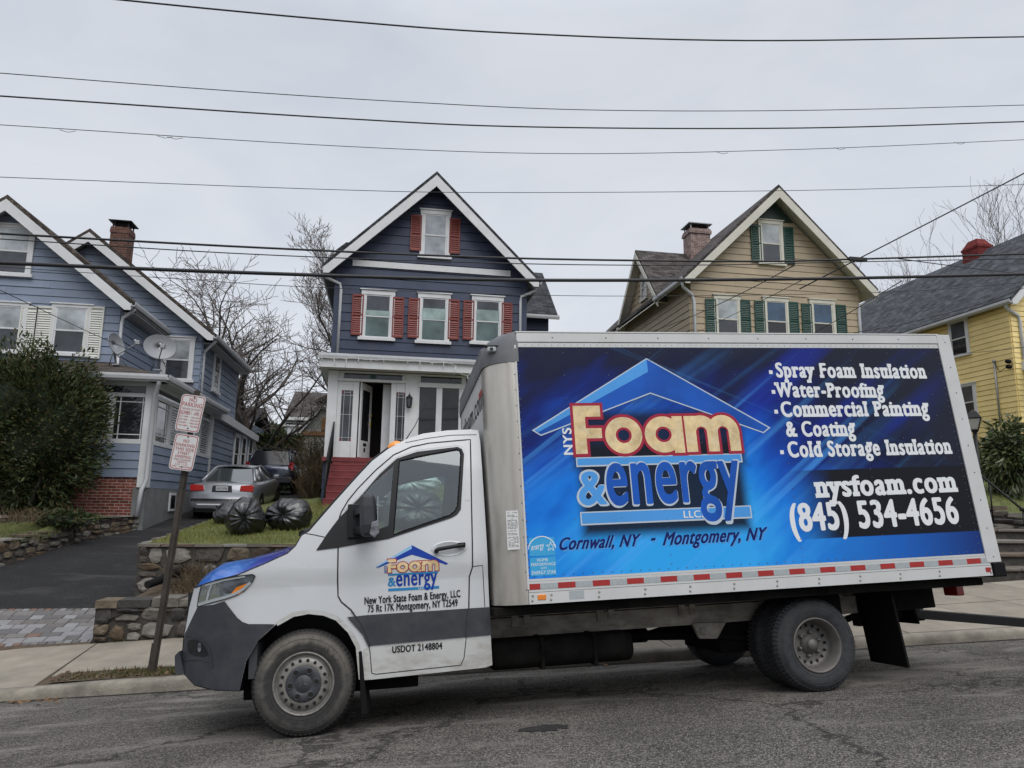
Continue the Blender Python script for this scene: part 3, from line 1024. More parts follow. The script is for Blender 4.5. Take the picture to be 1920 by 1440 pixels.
def tyre_mat():
    m = mat('dusty_tyre', (0.013, 0.013, 0.014), 0.8, var=0.3, vscale=30, bump=0.25, bscale=60)
    t = m.node_tree
    b = t.nodes['Principled BSDF']
    base = b.inputs['Base Color'].links[0].from_socket
    co = nd(t, 'ShaderNodeTexCoord').outputs['Object']
    s = nd(t, 'ShaderNodeSeparateXYZ')
    t.links.new(co, s.inputs[0])
    r = math_n(t, 'SQRT', math_n(t, 'ADD', math_n(t, 'MULTIPLY', s.outputs['X'], s.outputs['X']), math_n(t, 'MULTIPLY', s.outputs['Z'], s.outputs['Z'])))
    n = nd(t, 'ShaderNodeTexNoise', i_Scale=14.0, i_Detail=8.0, i_Roughness=0.7)
    t.links.new(co, n.inputs['Vector'])
    rr = math_n(t, 'ADD', r, math_n(t, 'MULTIPLY_ADD', n.outputs['Fac'], 0.06, -0.03))
    band = ramp(t, [(0.0, 0.25), (0.285, 0.2), (0.31, 0.95), (0.355, 0.85), (0.385, 0.1)])
    t.links.new(rr, band.inputs[0])
    up = math_n(t, 'MULTIPLY_ADD', s.outputs['Z'], 1.1, 0.55, clamp=True)
    n2 = ramp(t, [(0.3, 0.3), (0.65, 1.0)])
    t.links.new(n.outputs['Fac'], n2.inputs[0])
    f = math_n(t, 'MULTIPLY', math_n(t, 'MULTIPLY', band.outputs[0], up), n2.outputs[0])
    t.links.new(mixc(t, f, base, (0.175, 0.158, 0.130)), b.inputs['Base Color'])
    return m


M['tyre'] = tyre_mat()
M['tyre_rear'] = mat('grey_tyre', (0.022, 0.023, 0.026), 0.75, var=0.35, vscale=20, bump=0.25, bscale=60, dirt=(0.05, 0.05, 0.049), dscale=7, damt=0.6)
M['rim'] = mat('dirty_steel_rim', (0.22, 0.21, 0.19), 0.5, 0.35, var=0.25, vscale=8, dirt=(0.045, 0.04, 0.033), dscale=9, damt=0.85)
M['rim_rear'] = mat('grimy_steel_rim', (0.16, 0.15, 0.14), 0.55, 0.3, var=0.3, vscale=8, dirt=(0.035, 0.032, 0.028), dscale=8, damt=0.85)
M['hubcap'] = mat('grey_hub_cap', (0.034, 0.036, 0.042), 0.5, var=0.15, vscale=10)


def pane_mat(name, tint, refl, rough=0.02):
    m = bpy.data.materials.new(name)
    m.use_nodes = True
    t = m.node_tree
    t.nodes.clear()
    tr = nd(t, 'ShaderNodeBsdfTransparent')
    tr.inputs[0].default_value = (*tint, 1)
    gl = nd(t, 'ShaderNodeBsdfGlossy')
    gl.inputs['Roughness'].default_value = rough
    gl.inputs['Color'].default_value = (0.9, 0.97, 1.0, 1)
    lw = nd(t, 'ShaderNodeLayerWeight')
    lw.inputs['Blend'].default_value = 0.35
    f = math_n(t, 'MULTIPLY_ADD', lw.outputs['Fresnel'], 0.6, refl, clamp=True)
    mx = nd(t, 'ShaderNodeMixShader')
    t.links.new(f, mx.inputs[0])
    t.links.new(tr.outputs[0], mx.inputs[1])
    t.links.new(gl.outputs[0], mx.inputs[2])
    o = nd(t, 'ShaderNodeOutputMaterial')
    t.links.new(mx.outputs[0], o.inputs[0])
    return m


M['cab_glass'] = pane_mat('cab_window_glass', (0.50, 0.60, 0.57), 0.08)
M['cab_glass_far'] = pane_mat('far_cab_window_glass', (0.85, 0.93, 0.91), 0.02)
M['clear_lens'] = pane_mat('clear_lamp_lens', (0.8, 0.85, 0.88), 0.12)


def poly2(poly, holes=(), step=0.0):
    """2-D polygon with holes -> vertices and triangles, optionally cut into small cells"""
    loops = [[Vector((a, b, 0)) for a, b in poly]] + [[Vector((a, b, 0)) for a, b in h] for h in holes]
    tris = tessellate_polygon(loops)
    vs = [p for l in loops for p in l]
    if not step:
        return [(p.x, p.y) for p in vs], [tuple(t) for t in tris]
    bm = bmesh.new()
    bv = [bm.verts.new(p) for p in vs]
    for t in tris:
        try:
            bm.faces.new([bv[i] for i in t])
        except ValueError:
            pass
    xs = [p.x for p in vs]
    ys = [p.y for p in vs]
    for lo, hi, ax in ((min(xs), max(xs), 0), (min(ys), max(ys), 1)):
        k = math.floor(lo / step) + 1
        while k * step < hi - 1e-4:
            co = Vector((k * step, 0, 0)) if ax == 0 else Vector((0, k * step, 0))
            no = Vector((1, 0, 0)) if ax == 0 else Vector((0, 1, 0))
            bmesh.ops.bisect_plane(bm, geom=bm.verts[:] + bm.edges[:] + bm.faces[:], dist=1e-5, plane_co=co, plane_no=no)
            k += 1
    bm.verts.index_update()
    v2 = [(v.co.x, v.co.y) for v in bm.verts]
    f2 = [tuple(v.index for v in f.verts) for f in bm.faces]
    bm.free()
    return v2, f2


def skin(mb, poly, holes=(), off=0.0, both=False, step=0.07, yf=Yc, mi=0):
    v2, f2 = poly2(poly, holes, step)
    mb.add([(x, yf(x, z) - off, z) for x, z in v2], f2, mi, True)
    if both:
        mb.add([(x, 2 * YC - yf(x, z) + off, z) for x, z in v2], [tuple(reversed(f)) for f in f2], mi, True)


def side_line(mb, pts, w, off, yf=Yc, mi=0, both=False, closed=False):
    """thin band along a line on the cab side"""
    P = [Vector((a, b)) for a, b in pts]
    Q = []
    for a, b in zip(P, P[1:] + ([P[0]] if closed else [])):
        n = max(1, int((b - a).length / 0.05))
        Q += [a + (b - a) * i / n for i in range(n)]
    if not closed:
        Q.append(P[-1])
    vs, fs = [], []
    for i, p in enumerate(Q):
        d = (Q[(i + 1) % len(Q)] if closed else Q[min(i + 1, len(Q) - 1)]) - (Q[i - 1] if closed else Q[max(i - 1, 0)])
        d = d.normalized() if d.length > 1e-9 else Vector((1, 0))
        n = Vector((-d.y, d.x)) * w / 2
        for q in (p - n, p + n):
            vs.append((q.x, yf(q.x, q.y) - off, q.y))
    m = len(Q)
    for i in range(m if closed else m - 1):
        j = (i + 1) % m
        fs.append((2 * i, 2 * j, 2 * j + 1, 2 * i + 1))
    mb.add(vs, fs, mi, False)


def pxs(*pts, yf=Yc):
    return [TL(a, b, yf) for a, b in pts]


def smooth2(pts, it=2, closed=True):
    """corner cutting"""
    for _ in range(it):
        out = []
        n = len(pts)
        for i in range(n if closed else n - 1):
            a, b = pts[i], pts[(i + 1) % n]
            out += [(a[0] * .75 + b[0] * .25, a[1] * .75 + b[1] * .25), (a[0] * .25 + b[0] * .75, a[1] * .25 + b[1] * .75)]
        if not closed:
            out = [pts[0]] + out + [pts[-1]]
        pts = out
    return pts


low_front = [(-0.476, 0.378), (-0.67, 0.387), (-0.85, 0.42), (-0.955, 0.50), (-0.985, 0.64)]
nose = [(-0.975, 0.80), (-0.945, 1.0), (-0.905, 1.162)]
hoodl = [(-0.72, 1.205), (-0.528, 1.238), (-0.324, 1.314), (-0.146, 1.389), (-0.085, 1.445), (-0.045, 1.52)]
pillar = [(0.02, 1.557), (0.216, 1.789), (0.407, 2.008), (0.528, 2.142), (0.67, 2.25)]
roofl = [(0.816, 2.331), (0.973, 2.383), (1.188, 2.409), (1.402, 2.415), (1.472, 2.404)]
rear = [(1.483, 2.30), (1.485, 1.04), (1.487, 0.42), (1.44, 0.405), (0.52, 0.38)]
arch = [(0.440, 0.39), (0.415, 0.635), (0.352, 0.755), (0.25, 0.86), (0.15, 0.905), (0.03, 0.925), (-0.09, 0.910), (-0.215, 0.848), (-0.35, 0.73), (-0.436, 0.579)]
T_out = pxs((593, 1032), (614, 1000), (636, 971), (676, 931), (712, 889), (744, 860), (782, 847), (858, 838), (866, 842), (870, 852), (864, 955), (857, 965), (846, 971), (729, 1010), (633, 1027))
T_hole = [(a * 0.985 + 0.9 * 0.015, b * 0.985 + 1.85 * 0.015) for a, b in T_out]
G_main = pxs((749, 864), (800, 853), (856, 843), (862, 845), (864, 852), (858, 947), (853, 958), (843, 966), (738, 1002))
G_quart = pxs((738, 872), (700, 906), (683, 926), (686, 1000), (728, 986))

# body skin of the cab with both side window openings, roof, wings and floor
mb = MB()
skin(mb, low_front + nose + hoodl + pillar + roofl + rear + arch, [T_hole], 0.0, both=True)
body_poly = low_front + nose


def across(mb, prof, c, mi=0, n=14, y_in=0.0, e=2.4):
    """surface from one side of the cab to the other along a profile, bulging by c"""
    vs, fs = [], []
    m = len(prof)
    for i, (x, z) in enumerate(prof):
        a, b = Vector(prof[max(i - 1, 0)]), Vector(prof[min(i + 1, m - 1)])
        d = (b - a).normalized()
        nx, nz = -d.y, d.x
        ci = c[i] if isinstance(c, (list, tuple)) else c
        y0 = Yc(x, z) + y_in
        for k in range(n + 1):
            s = -1 + 2 * k / n
            q = ci * (1 - abs(s) ** e)
            vs.append((x + nx * q, YC + s * (YC - y0), z + nz * q))
    for i in range(m - 1):
        for k in range(n):
            q = i * (n + 1) + k
            fs.append((q, q + 1, q + n + 2, q + n + 1))
    mb.add(vs, fs, mi, True)


def dens(prof, n=4):
    out = []
    for a, b in zip(prof, prof[1:]):
        out += [(a[0] + (b[0] - a[0]) * i / n, a[1] + (b[1] - a[1]) * i / n) for i in range(n)]
    return out + [prof[-1]]


nose_top = [(-0.985, 0.70), (-0.975, 0.80), (-0.945, 1.0), (-0.905, 1.162)]
across(mb, dens(nose_top), 0.05)
roof_prof = [pillar[-1]] + roofl
across(mb, dens(roof_prof), [0.035] * len(dens(roof_prof)))
across(mb, dens([roofl[-1], (1.483, 2.30), (1.485, 1.04), (1.487, 0.42)]), 0.0)
cab = mb.build('cab_body', M['truck_white'], truck)

mb = MB()      # dark lining, floor and engine bay behind the skin
lin = [(a, b) for a, b in nose[1:] + hoodl + pillar + roofl + rear[:2]] + [(1.47, 0.95), (0.45, 0.95), (-0.4, 0.95)]
lin = [(a * 0.985 + 0.5 * 0.015, b * 0.985 + 1.5 * 0.015) for a, b in lin]
skin(mb, lin, [T_hole], -0.035, both=True)
across(mb, [(a + .0, b - 0.03) for a, b in dens(roof_prof)], 0.02, y_in=0.04)
mb.box((1.40, 0.05, 0.5), (1.45, 2 * YC - 0.05, 1.5))
mb.box((1.40, 0.18, 1.5), (1.45, 2 * YC - 0.18, 2.36))
mb.box((-0.3, 0.03, 0.93), (1.42, 2 * YC - 0.03, 0.97))
mb.box((-0.42, 0.03, 0.45), (-0.36, 2 * YC - 0.03, 0.95))
mb.build('cab_lining', M['cab_dark'], truck)
mb = MB()      # dashboard, seats and steering wheel
mb.prism([(-0.02, 0.03, 0.95), (-0.02, 0.03, 1.50), (0.10, 0.03, 1.54), (0.42, 0.03, 1.42), (0.44, 0.03, 1.25), (0.20, 0.03, 0.95)], (0, 2 * YC - 0.06, 0))
dash = mb.build('dashboard', M['truck_black'], truck, bevel=0.02)
for yy in (0.22, 1.28):
    mb = MB()
    mb.box((0.72, yy, 1.0), (1.24, yy + 0.5, 1.22))
    mb.hexa([(1.16, yy + .02, 1.2), (1.34, yy + .02, 1.2), (1.34, yy + .48, 1.2), (1.16, yy + .48, 1.2)], [(1.26, yy + .05, 1.72), (1.38, yy + .05, 1.72), (1.38, yy + .45, 1.72), (1.26, yy + .45, 1.72)])
    mb.box((1.28, yy + .13, 1.76), (1.38, yy + .37, 1.98))
    mb.build('cab_seat', M['seat_grey'], truck, bevel=0.04, seg=3)
mb = MB()
ring = [(0.56 + 0.09 * math.sin(t), 0.47 + 0.2 * math.cos(t), 1.40 + 0.17 * math.sin(t)) for t in [2 * math.pi * k / 24 for k in range(25)]]
mb.tube(ring, 0.014, 6)
mb.tube([(0.42, 0.47, 1.32), (0.56, 0.47, 1.40)], 0.03, 6)
mb.build('steering_wheel', M['truck_black'], truck)

# bonnet
mb = MB()
hp = [(-0.905, 1.162), (-0.86, 1.175)] + hoodl
hpd = dens(hp, 4)
across(mb, hpd, [lerp_tab([(0, .03), (3, .12), (7, .175), (12, .16), (18, .12), (24, .07), (len(hpd) - 1, .02)], i) for i in range(len(hpd))], n=22, e=2.0)
M['hood_blue'] = mat('blue_vinyl_bonnet', (0.02, 0.09, 0.52), 0.22, coat=0.6)
_t = M['hood_blue'].node_tree
_b = _t.nodes['Principled BSDF']
_s = nd(_t, 'ShaderNodeSeparateXYZ')
_co = nd(_t, 'ShaderNodeTexCoord').outputs['Object']
_t.links.new(_co, _s.inputs[0])
_n = nd(_t, 'ShaderNodeTexNoise', i_Scale=3.0, i_Detail=2.0, i_Distortion=1.5)
_t.links.new(_co, _n.inputs['Vector'])
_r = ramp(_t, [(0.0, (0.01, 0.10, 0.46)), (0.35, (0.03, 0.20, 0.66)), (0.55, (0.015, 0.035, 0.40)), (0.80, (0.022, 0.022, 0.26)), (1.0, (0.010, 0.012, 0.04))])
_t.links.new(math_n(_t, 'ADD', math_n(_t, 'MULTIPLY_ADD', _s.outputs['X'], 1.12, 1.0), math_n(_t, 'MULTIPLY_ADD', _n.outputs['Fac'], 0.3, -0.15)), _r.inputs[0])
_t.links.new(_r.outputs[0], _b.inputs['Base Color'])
mb.build('bonnet', M['hood_blue'], truck)
mb = MB()
side_line(mb, hoodl + [(-0.03, 1.545)], 0.008, 0.002)
side_line(mb, [(-0.905, 1.158), (-0.72, 1.200), (-0.528, 1.234)], 0.012, 0.003)
side_line(mb, pxs((573, 1000), (590, 1003), (617, 1009)), 0.007, 0.002)
mb.build('bonnet_gap', M['gap'], truck)

# windscreen
mb = MB()
wp = [(-0.045, 1.52)] + pillar
across(mb, dens(wp), 0.075, n=18, y_in=0.008)
ws = mb.build('windscreen', M['cab_glass'], truck)
mb = MB()
for sgn in (1, -1):
    pts = []
    for x, z in dens(wp):
        y0 = Yc(x, z) + 0.012
        pts.append((x - 0.004, y0 if sgn > 0 else 2 * YC - y0, z + 0.006))
    mb.tube(pts, 0.011, 6)
mb.tube([(x - .01, y, z + .02 + .06 * (1 - ((y - YC) / .98) ** 2)) for x, y, z in [(-0.03, 0.02 + 1.92 * k / 10, 1.52) for k in range(11)]], 0.03, 6)
mb.build('windscreen_seal', M['truck_black'], truck)
mb = MB()      # two small stickers inside the lower corner of the screen
for (a, b, c, d) in (((583, 1000), (594, 990), (600, 981), (588, 991)),):
    pass
mb.build('seal_end', M['truck_black'], truck) if mb.v else None

# grille and front bumper
mb = MB()
vs = []
for k in range(7):
    z = 0.82 + 0.045 * k
    mb.box((-1.03 + 0.03 * k * .35, 0.52, z), (-0.98, 1.44, z + 0.02))
mb.box((-1.012, 0.50, 0.80), (-0.97, 1.46, 1.12))
mb.build('grille', M['truck_black'], truck)
mb = MB()
bump = [(-0.476, 0.376)] + low_front[1:] + [(-0.972, 0.80)] + pxs((371, 1137), (400, 1134), (421, 1127), (445, 1158), (455, 1166), (466, 1170), (501, 1170)) + [(-0.225, 0.845), (-0.35, 0.732), (-0.437, 0.579)]
skin(mb, bump, [], 0.006, both=True)
across(mb, dens([(-0.49, 0.372), (-0.67, 0.381), (-0.85, 0.414), (-0.955, 0.494), (-0.99, 0.64), (-0.985, 0.79)]), 0.06, y_in=-0.006)
mb.prism([(-0.99, 0.27, 0.49), (-1.02, 0.27, 0.51), (-1.03, 0.27, 0.64), (-1.0, 0.27, 0.67), (-0.95, 0.27, 0.5)], (0, 2 * YC - 0.54, 0))
bp = mb.build('front_bumper', M['truck_trim'], truck)
mb = MB()
fogp = smooth2(pxs((353, 1199), (372, 1199), (386, 1214), (393, 1231), (357, 1229), (351, 1214)), 1)
skin(mb, fogp, [], 0.010, step=0.1)
mb.build('fog_lamp_recess', M['truck_black'], bp)
mb = MB()
c = TL(375, 1213)
skin(mb, [(c[0] + 0.017 * math.cos(t), c[1] + 0.038 * math.sin(t)) for t in [2 * math.pi * k / 14 for k in range(14)]], [], 0.016, step=0.2)
mb.build('fog_lamp', M['lamp_inner'], bp)
mb = MB()
side_line(mb, pxs((345, 1236), (372, 1234), (395, 1240), (397, 1252)), 0.02, 0.012)
side_line(mb, pxs((350, 1190), (375, 1196), (392, 1215), (397, 1238)), 0.014, 0.012)
mb.build('bumper_ridge', M['truck_trim'], bp)

# headlamps
mb = MB()
hl = pxs((378, 1097), (400, 1090), (440, 1081), (474, 1077), (479, 1080), (474, 1090), (457, 1108), (440, 1117), (422, 1123), (395, 1130), (370, 1137), (373, 1118))
skin(mb, hl, [], 0.010, step=0.05)
head = mb.build('headlight', M['clear_lens'], truck)
mb = MB()
skin(mb, hl, [], 0.004, step=0.05)
mb.build('reflector', M['lamp_inner'], head)
mb = MB()
skin(mb, pxs((434, 1113), (444, 1101), (466, 1093), (457, 1107), (448, 1114)), [], 0.012)
mb.build('amber_indicator', M['amber'], head)
mb = MB()
side_line(mb, pxs((372, 1134), (395, 1127), (422, 1120), (440, 1114), (456, 1105), (470, 1092)), 0.022, 0.013)
side_line(mb, pxs((385, 1098), (420, 1088), (460, 1081)), 0.012, 0.013)
side_line(mb, pxs((398, 1094), (392, 1110), (388, 1128)), 0.018, 0.013)
mb.build('chrome_trim', M['tape_grey'], head)
mb = MB()
side_line(mb, hl, 0.008, 0.011, closed=True)
mb.build('lamp_gap', M['gap'], head)

# door: proud panel with its shut line, side windows, handle, mirror
door = pxs((634, 1026), (633, 1090), (634, 1118), (640, 1129), (658, 1144), (676, 1169), (689, 1196), (694, 1224), (697, 1262), (705, 1264), (864, 1247), (870, 1233), (874, 1193), (879, 1142), (880, 1082), (883, 1072), (886, 1063), (884, 940), (882, 824), (804, 831), (771, 838), (738, 853), (704, 882), (671, 916), (653, 938), (640, 960), (636, 972))
mb = MB()
side_line(mb, door, 0.011, 0.0015, closed=True)
side_line(mb, pxs((886, 1062), (905, 1060), (907, 1100), (909, 1138)), 0.006, 0.002)
side_line(mb, pxs((760, 830), (800, 822), (845, 816), (893, 815)), 0.006, 0.002)
mb.build('door_gap', M['gap'], truck)
mb = MB()
dm = Vector((sum(p[0] for p in door) / len(door), sum(p[1] for p in door) / len(door)))
din = []
for i, p in enumerate(door):
    a, b = Vector(door[i - 1]), Vector(door[(i + 1) % len(door)])
    d = (b - a).normalized()
    n_ = Vector((-d.y, d.x))
    q = Vector(p)
    if (dm - q).dot(n_) < 0:
        n_ = -n_
    q = q + n_ * 0.006
    din.append((q.x, q.y))
Tin = [(a, b) for a, b in T_out if a > 0.29] + [pxs((640, 1022))[0], (0.285, 1.66)]
skin(mb, din, [], 0.003) if False else None
# the door leaf below the windows and the frame round them
skin(mb, pxs((636, 1030), (635, 1117), (641, 1127), (659, 1142), (677, 1168), (691, 1195), (696, 1224), (699, 1260), (706, 1262), (863, 1245), (868, 1232), (872, 1193), (877, 1142), (878, 1082), (881, 1072), (884, 1063), (882, 940), (872, 940), (866, 958), (848, 973), (729, 1013)), [], 0.003)
skin(mb, pxs((880, 826), (804, 833), (771, 840), (739, 855), (706, 884), (673, 918), (655, 940), (643, 960), (678, 927), (714, 885), (745, 857), (782, 844), (858, 835), (868, 839), (873, 850), (872, 938), (882, 938)), [], 0.003)
dl = mb.build('door', M['truck_white'], truck)
def far_skin(poly, holes, off, step):
    v2, f2 = poly2(poly, holes, step)
    q = MB()
    q.add([(x, 2 * YC - Yc(x, z) + off, z) for x, z in v2], [tuple(reversed(f)) for f in f2], 0, True)
    return q


for off in (0.007, -0.012):
    mb = MB()
    skin(mb, T_out, [G_main, G_quart], off)
    mb.build('window_surround', M['truck_black'], truck)
far_skin(T_out, [G_main, G_quart], 0.007, .07).build('window_surround', M['truck_black'], truck)
for g in (G_main, G_quart):
    mb = MB()
    skin(mb, g, [], 0.001, step=0.2)
    mb.build('side_window', M['cab_glass'], truck)
    far_skin(g, [], 0.001, .2).build('side_window', M['cab_glass_far'], truck)
mb = MB()
side_line(mb, G_main, 0.010, 0.012, closed=True)
mb.build('window_seal', M['black_rubber'], truck)
mb = MB()
cx, cz = TL(842, 1029)
mb.lathe([(0.0, -0.001), (0.075, -0.001), (0.088, 0.008), (0.098, 0.008), (0.106, 0.0)], 20, Matrix.Translation((cx, Yc(cx, cz) - 0.005, cz)) @ Matrix.Rotation(rad(90), 4, 'X') @ Matrix.Diagonal((1.45, 0.62, 0.6, 1)))
hc = mb.build('handle_cup', M['truck_white'], dl)
mb = MB()
p0 = pxs((815, 1033), (822, 1030), (845, 1026), (869, 1022))
mb.tube([(a, Yc(a, b) - 0.05, b) for a, b in p0], [0.014, 0.018, 0.017, 0.018], 8)
mb.box((p0[0][0] - 0.005, Yc(*p0[0]) - 0.05, p0[0][1] - 0.018), (p0[0][0] + 0.03, Yc(*p0[0]), p0[0][1] + 0.01))
mb.box((p0[3][0] - 0.05, Yc(*p0[3]) - 0.06, p0[3][1] - 0.018), (p0[3][0] + 0.012, Yc(*p0[3]), p0[3][1] + 0.02))
mb.build('handle', M['truck_black'], dl, bevel=0.005)
mb = MB()      # grey side moulding
skin(mb, pxs((651, 1157), (690, 1153), (918, 1138), (921, 1190), (875, 1194), (690, 1211), (680, 1190)), [], 0.012)
mb.build('side_moulding', M['truck_trim'], truck)
mb = MB()
side_line(mb, pxs((658, 1144), (676, 1169), (689, 1196), (693, 1212)), 0.010, 0.0135)
side_line(mb, pxs((876, 1141), (873, 1193)), 0.008, 0.0135)
mb.build('moulding_gap', M['gap'], truck)
mb = MB()      # dusty sill and lower door
skin(mb, pxs((692, 1213), (874, 1196), (920, 1192), (923, 1247), (905, 1252), (697, 1274), (683, 1275), (681, 1218)), [], 0.0045)
mb.build('dusty_sill', M['truck_low'], truck)
mb = MB()
side_line(mb, pxs((689, 1198), (694, 1224), (697, 1262), (705, 1264), (864, 1247), (870, 1233), (874, 1196)), 0.007, 0.006)
mb.build('sill_gap', M['gap'], truck)
# wheel arch lip and dark liner
mb = MB()
A3 = [(0.455, 0.39)] + arch + [(-0.476, 0.378)]
side_line(mb, A3[1:9], 0.035, 0.004)
mb.build('arch_lip', M['truck_low'], truck)
mb = MB()
for side in (0, 1):
    vs, fs = [], []
    for x, z in A3:
        for y in (Yc(x, z) + 0.01, 0.55):
            vs.append((x, y if side == 0 else 2 * YC - y, z))
    for i in range(len(A3) - 1):
        fs.append((2 * i, 2 * i + 1, 2 * i + 3, 2 * i + 2))
    mb.add(vs, fs)
mb.box((-0.47, 0.55, 0.3), (0.45, 1.42, 1.0))
mb.build('arch_liner', M['truck_black'], truck)
mb = MB()
mb.hexa([(0.44, -0.02, 0.13), (0.49, -0.02, 0.13), (0.52, 0.24, 0.13), (0.48, 0.24, 0.13)], [(0.42, -0.02, 0.60), (0.445, -0.02, 0.60), (0.445, 0.24, 0.60), (0.42, 0.24, 0.60)])
mb.build('front_mudflap', M['black_rubber'], truck, bevel=0.006)

# door mirror
mx0, mz0 = TL(676, 1006, -0.24)
mx1, mz1 = TL(708, 926, -0.24)
mb = MB()
sec = [(0.0, 0.30, 0.62), (0.06, 0.62, 0.86), (0.3, 0.86, 1.0), (0.7, 0.95, 1.0), (0.93, 0.86, 0.95), (1.0, 0.55, 0.7)]
rings = []
for h, wx, wy in [(0.0, 0.75, 0.6), (0.04, 0.92, 0.85), (0.25, 1.0, 1.0), (0.7, 0.98, 1.0), (0.93, 0.88, 0.92), (1.0, 0.6, 0.6)]:
    z = mz0 + (mz1 - mz0) * h
    cxm = (mx0 + mx1) / 2 - 0.012 * h
    hw, hd = (mx1 - mx0) / 2 * wx, 0.115 * wy
    rings.append([(cxm + hw * a, -0.235 + hd * b, z) for a, b in ((-1, -.55), (-.6, -1), (.6, -1), (1, -.6), (1, .8), (.7, 1), (-.5, .9), (-1, .5))])
vs = [p for r in rings for p in r]
fs = []
for i in range(len(rings) - 1):
    for k in range(8):
        fs.append((i * 8 + k, i * 8 + (k + 1) % 8, (i + 1) * 8 + (k + 1) % 8, (i + 1) * 8 + k))
fs += [tuple(range(7, -1, -1)), tuple(range(len(vs) - 8, len(vs)))]
mb.add(vs, fs, 0, False)
mir = mb.build('mirror', M['truck_trim'], truck, bevel=0.012)
mb = MB()
for z in (mz0 + 0.06, mz0 + 0.21):
    mb.hexa([(0.36, 0.0, z - .035), (0.36, 0.0, z + .02), (0.42, 0.02, z + .02), (0.42, 0.02, z - .035)], [(mx0 + .0, -0.25, z - .03), (mx0 + .0, -0.25, z + .03), (mx0 + .04, -0.18, z + .03), (mx0 + .04, -0.18, z - .03)])
mb.box((0.33, -0.04, mz0 + 0.0), (0.44, 0.01, mz0 + 0.28))
mb.build('mirror_arm', M['truck_black'], mir, bevel=0.008)
mb = MB()
q = pxs((693, 1001), (697, 979), (710, 975), (711, 998), (702, 1008), yf=-0.36)
mb.prism([(a, -0.368, b) for a, b in q], (0, 0.03, 0))
mb.build('mirror_indicator', M['lamp_inner'], mir, bevel=0.004)
mb = MB()
mb.prism([(mx1 + 0.001, -0.34, mz0 + 0.03), (mx1 + 0.001, -0.15, mz0 + 0.03), (mx1 + 0.001, -0.15, mz1 - .03), (mx1 + 0.001, -0.34, mz1 - .03)], (0.004, 0, 0))
mb.build('mirror_glass', M['tape_grey'], mir)

# roof lamp and aerial
for yy in (0.30, 2 * YC - 0.30, 0.64, YC, 2 * YC - 0.64):
    mb = MB()
    mb.lathe([(0.0, 0.075), (0.05, 0.066), (0.085, 0.035), (0.095, 0.0)], 14, Matrix.Translation((0.72, yy, 2.305)) @ Matrix.Rotation(rad(-25), 4, 'Y') @ Matrix.Diagonal((0.75, 0.45, 0.55, 1)))
    mb.build('roof_marker_lamp', M['orange_lamp'], truck)
mb = MB()
mb.tube([(0.80, 0.55, 2.36), (0.92, 0.62, 2.55), (1.04, 0.66, 2.80)], [0.006, 0.004, 0.0025], 5)
mb.lathe([(0.0, 0.03), (0.014, 0.02), (0.018, 0.0)], 8, Matrix.Translation((0.80, 0.55, 2.345)))
mb.build('roof_aerial', M['truck_black'], truck)


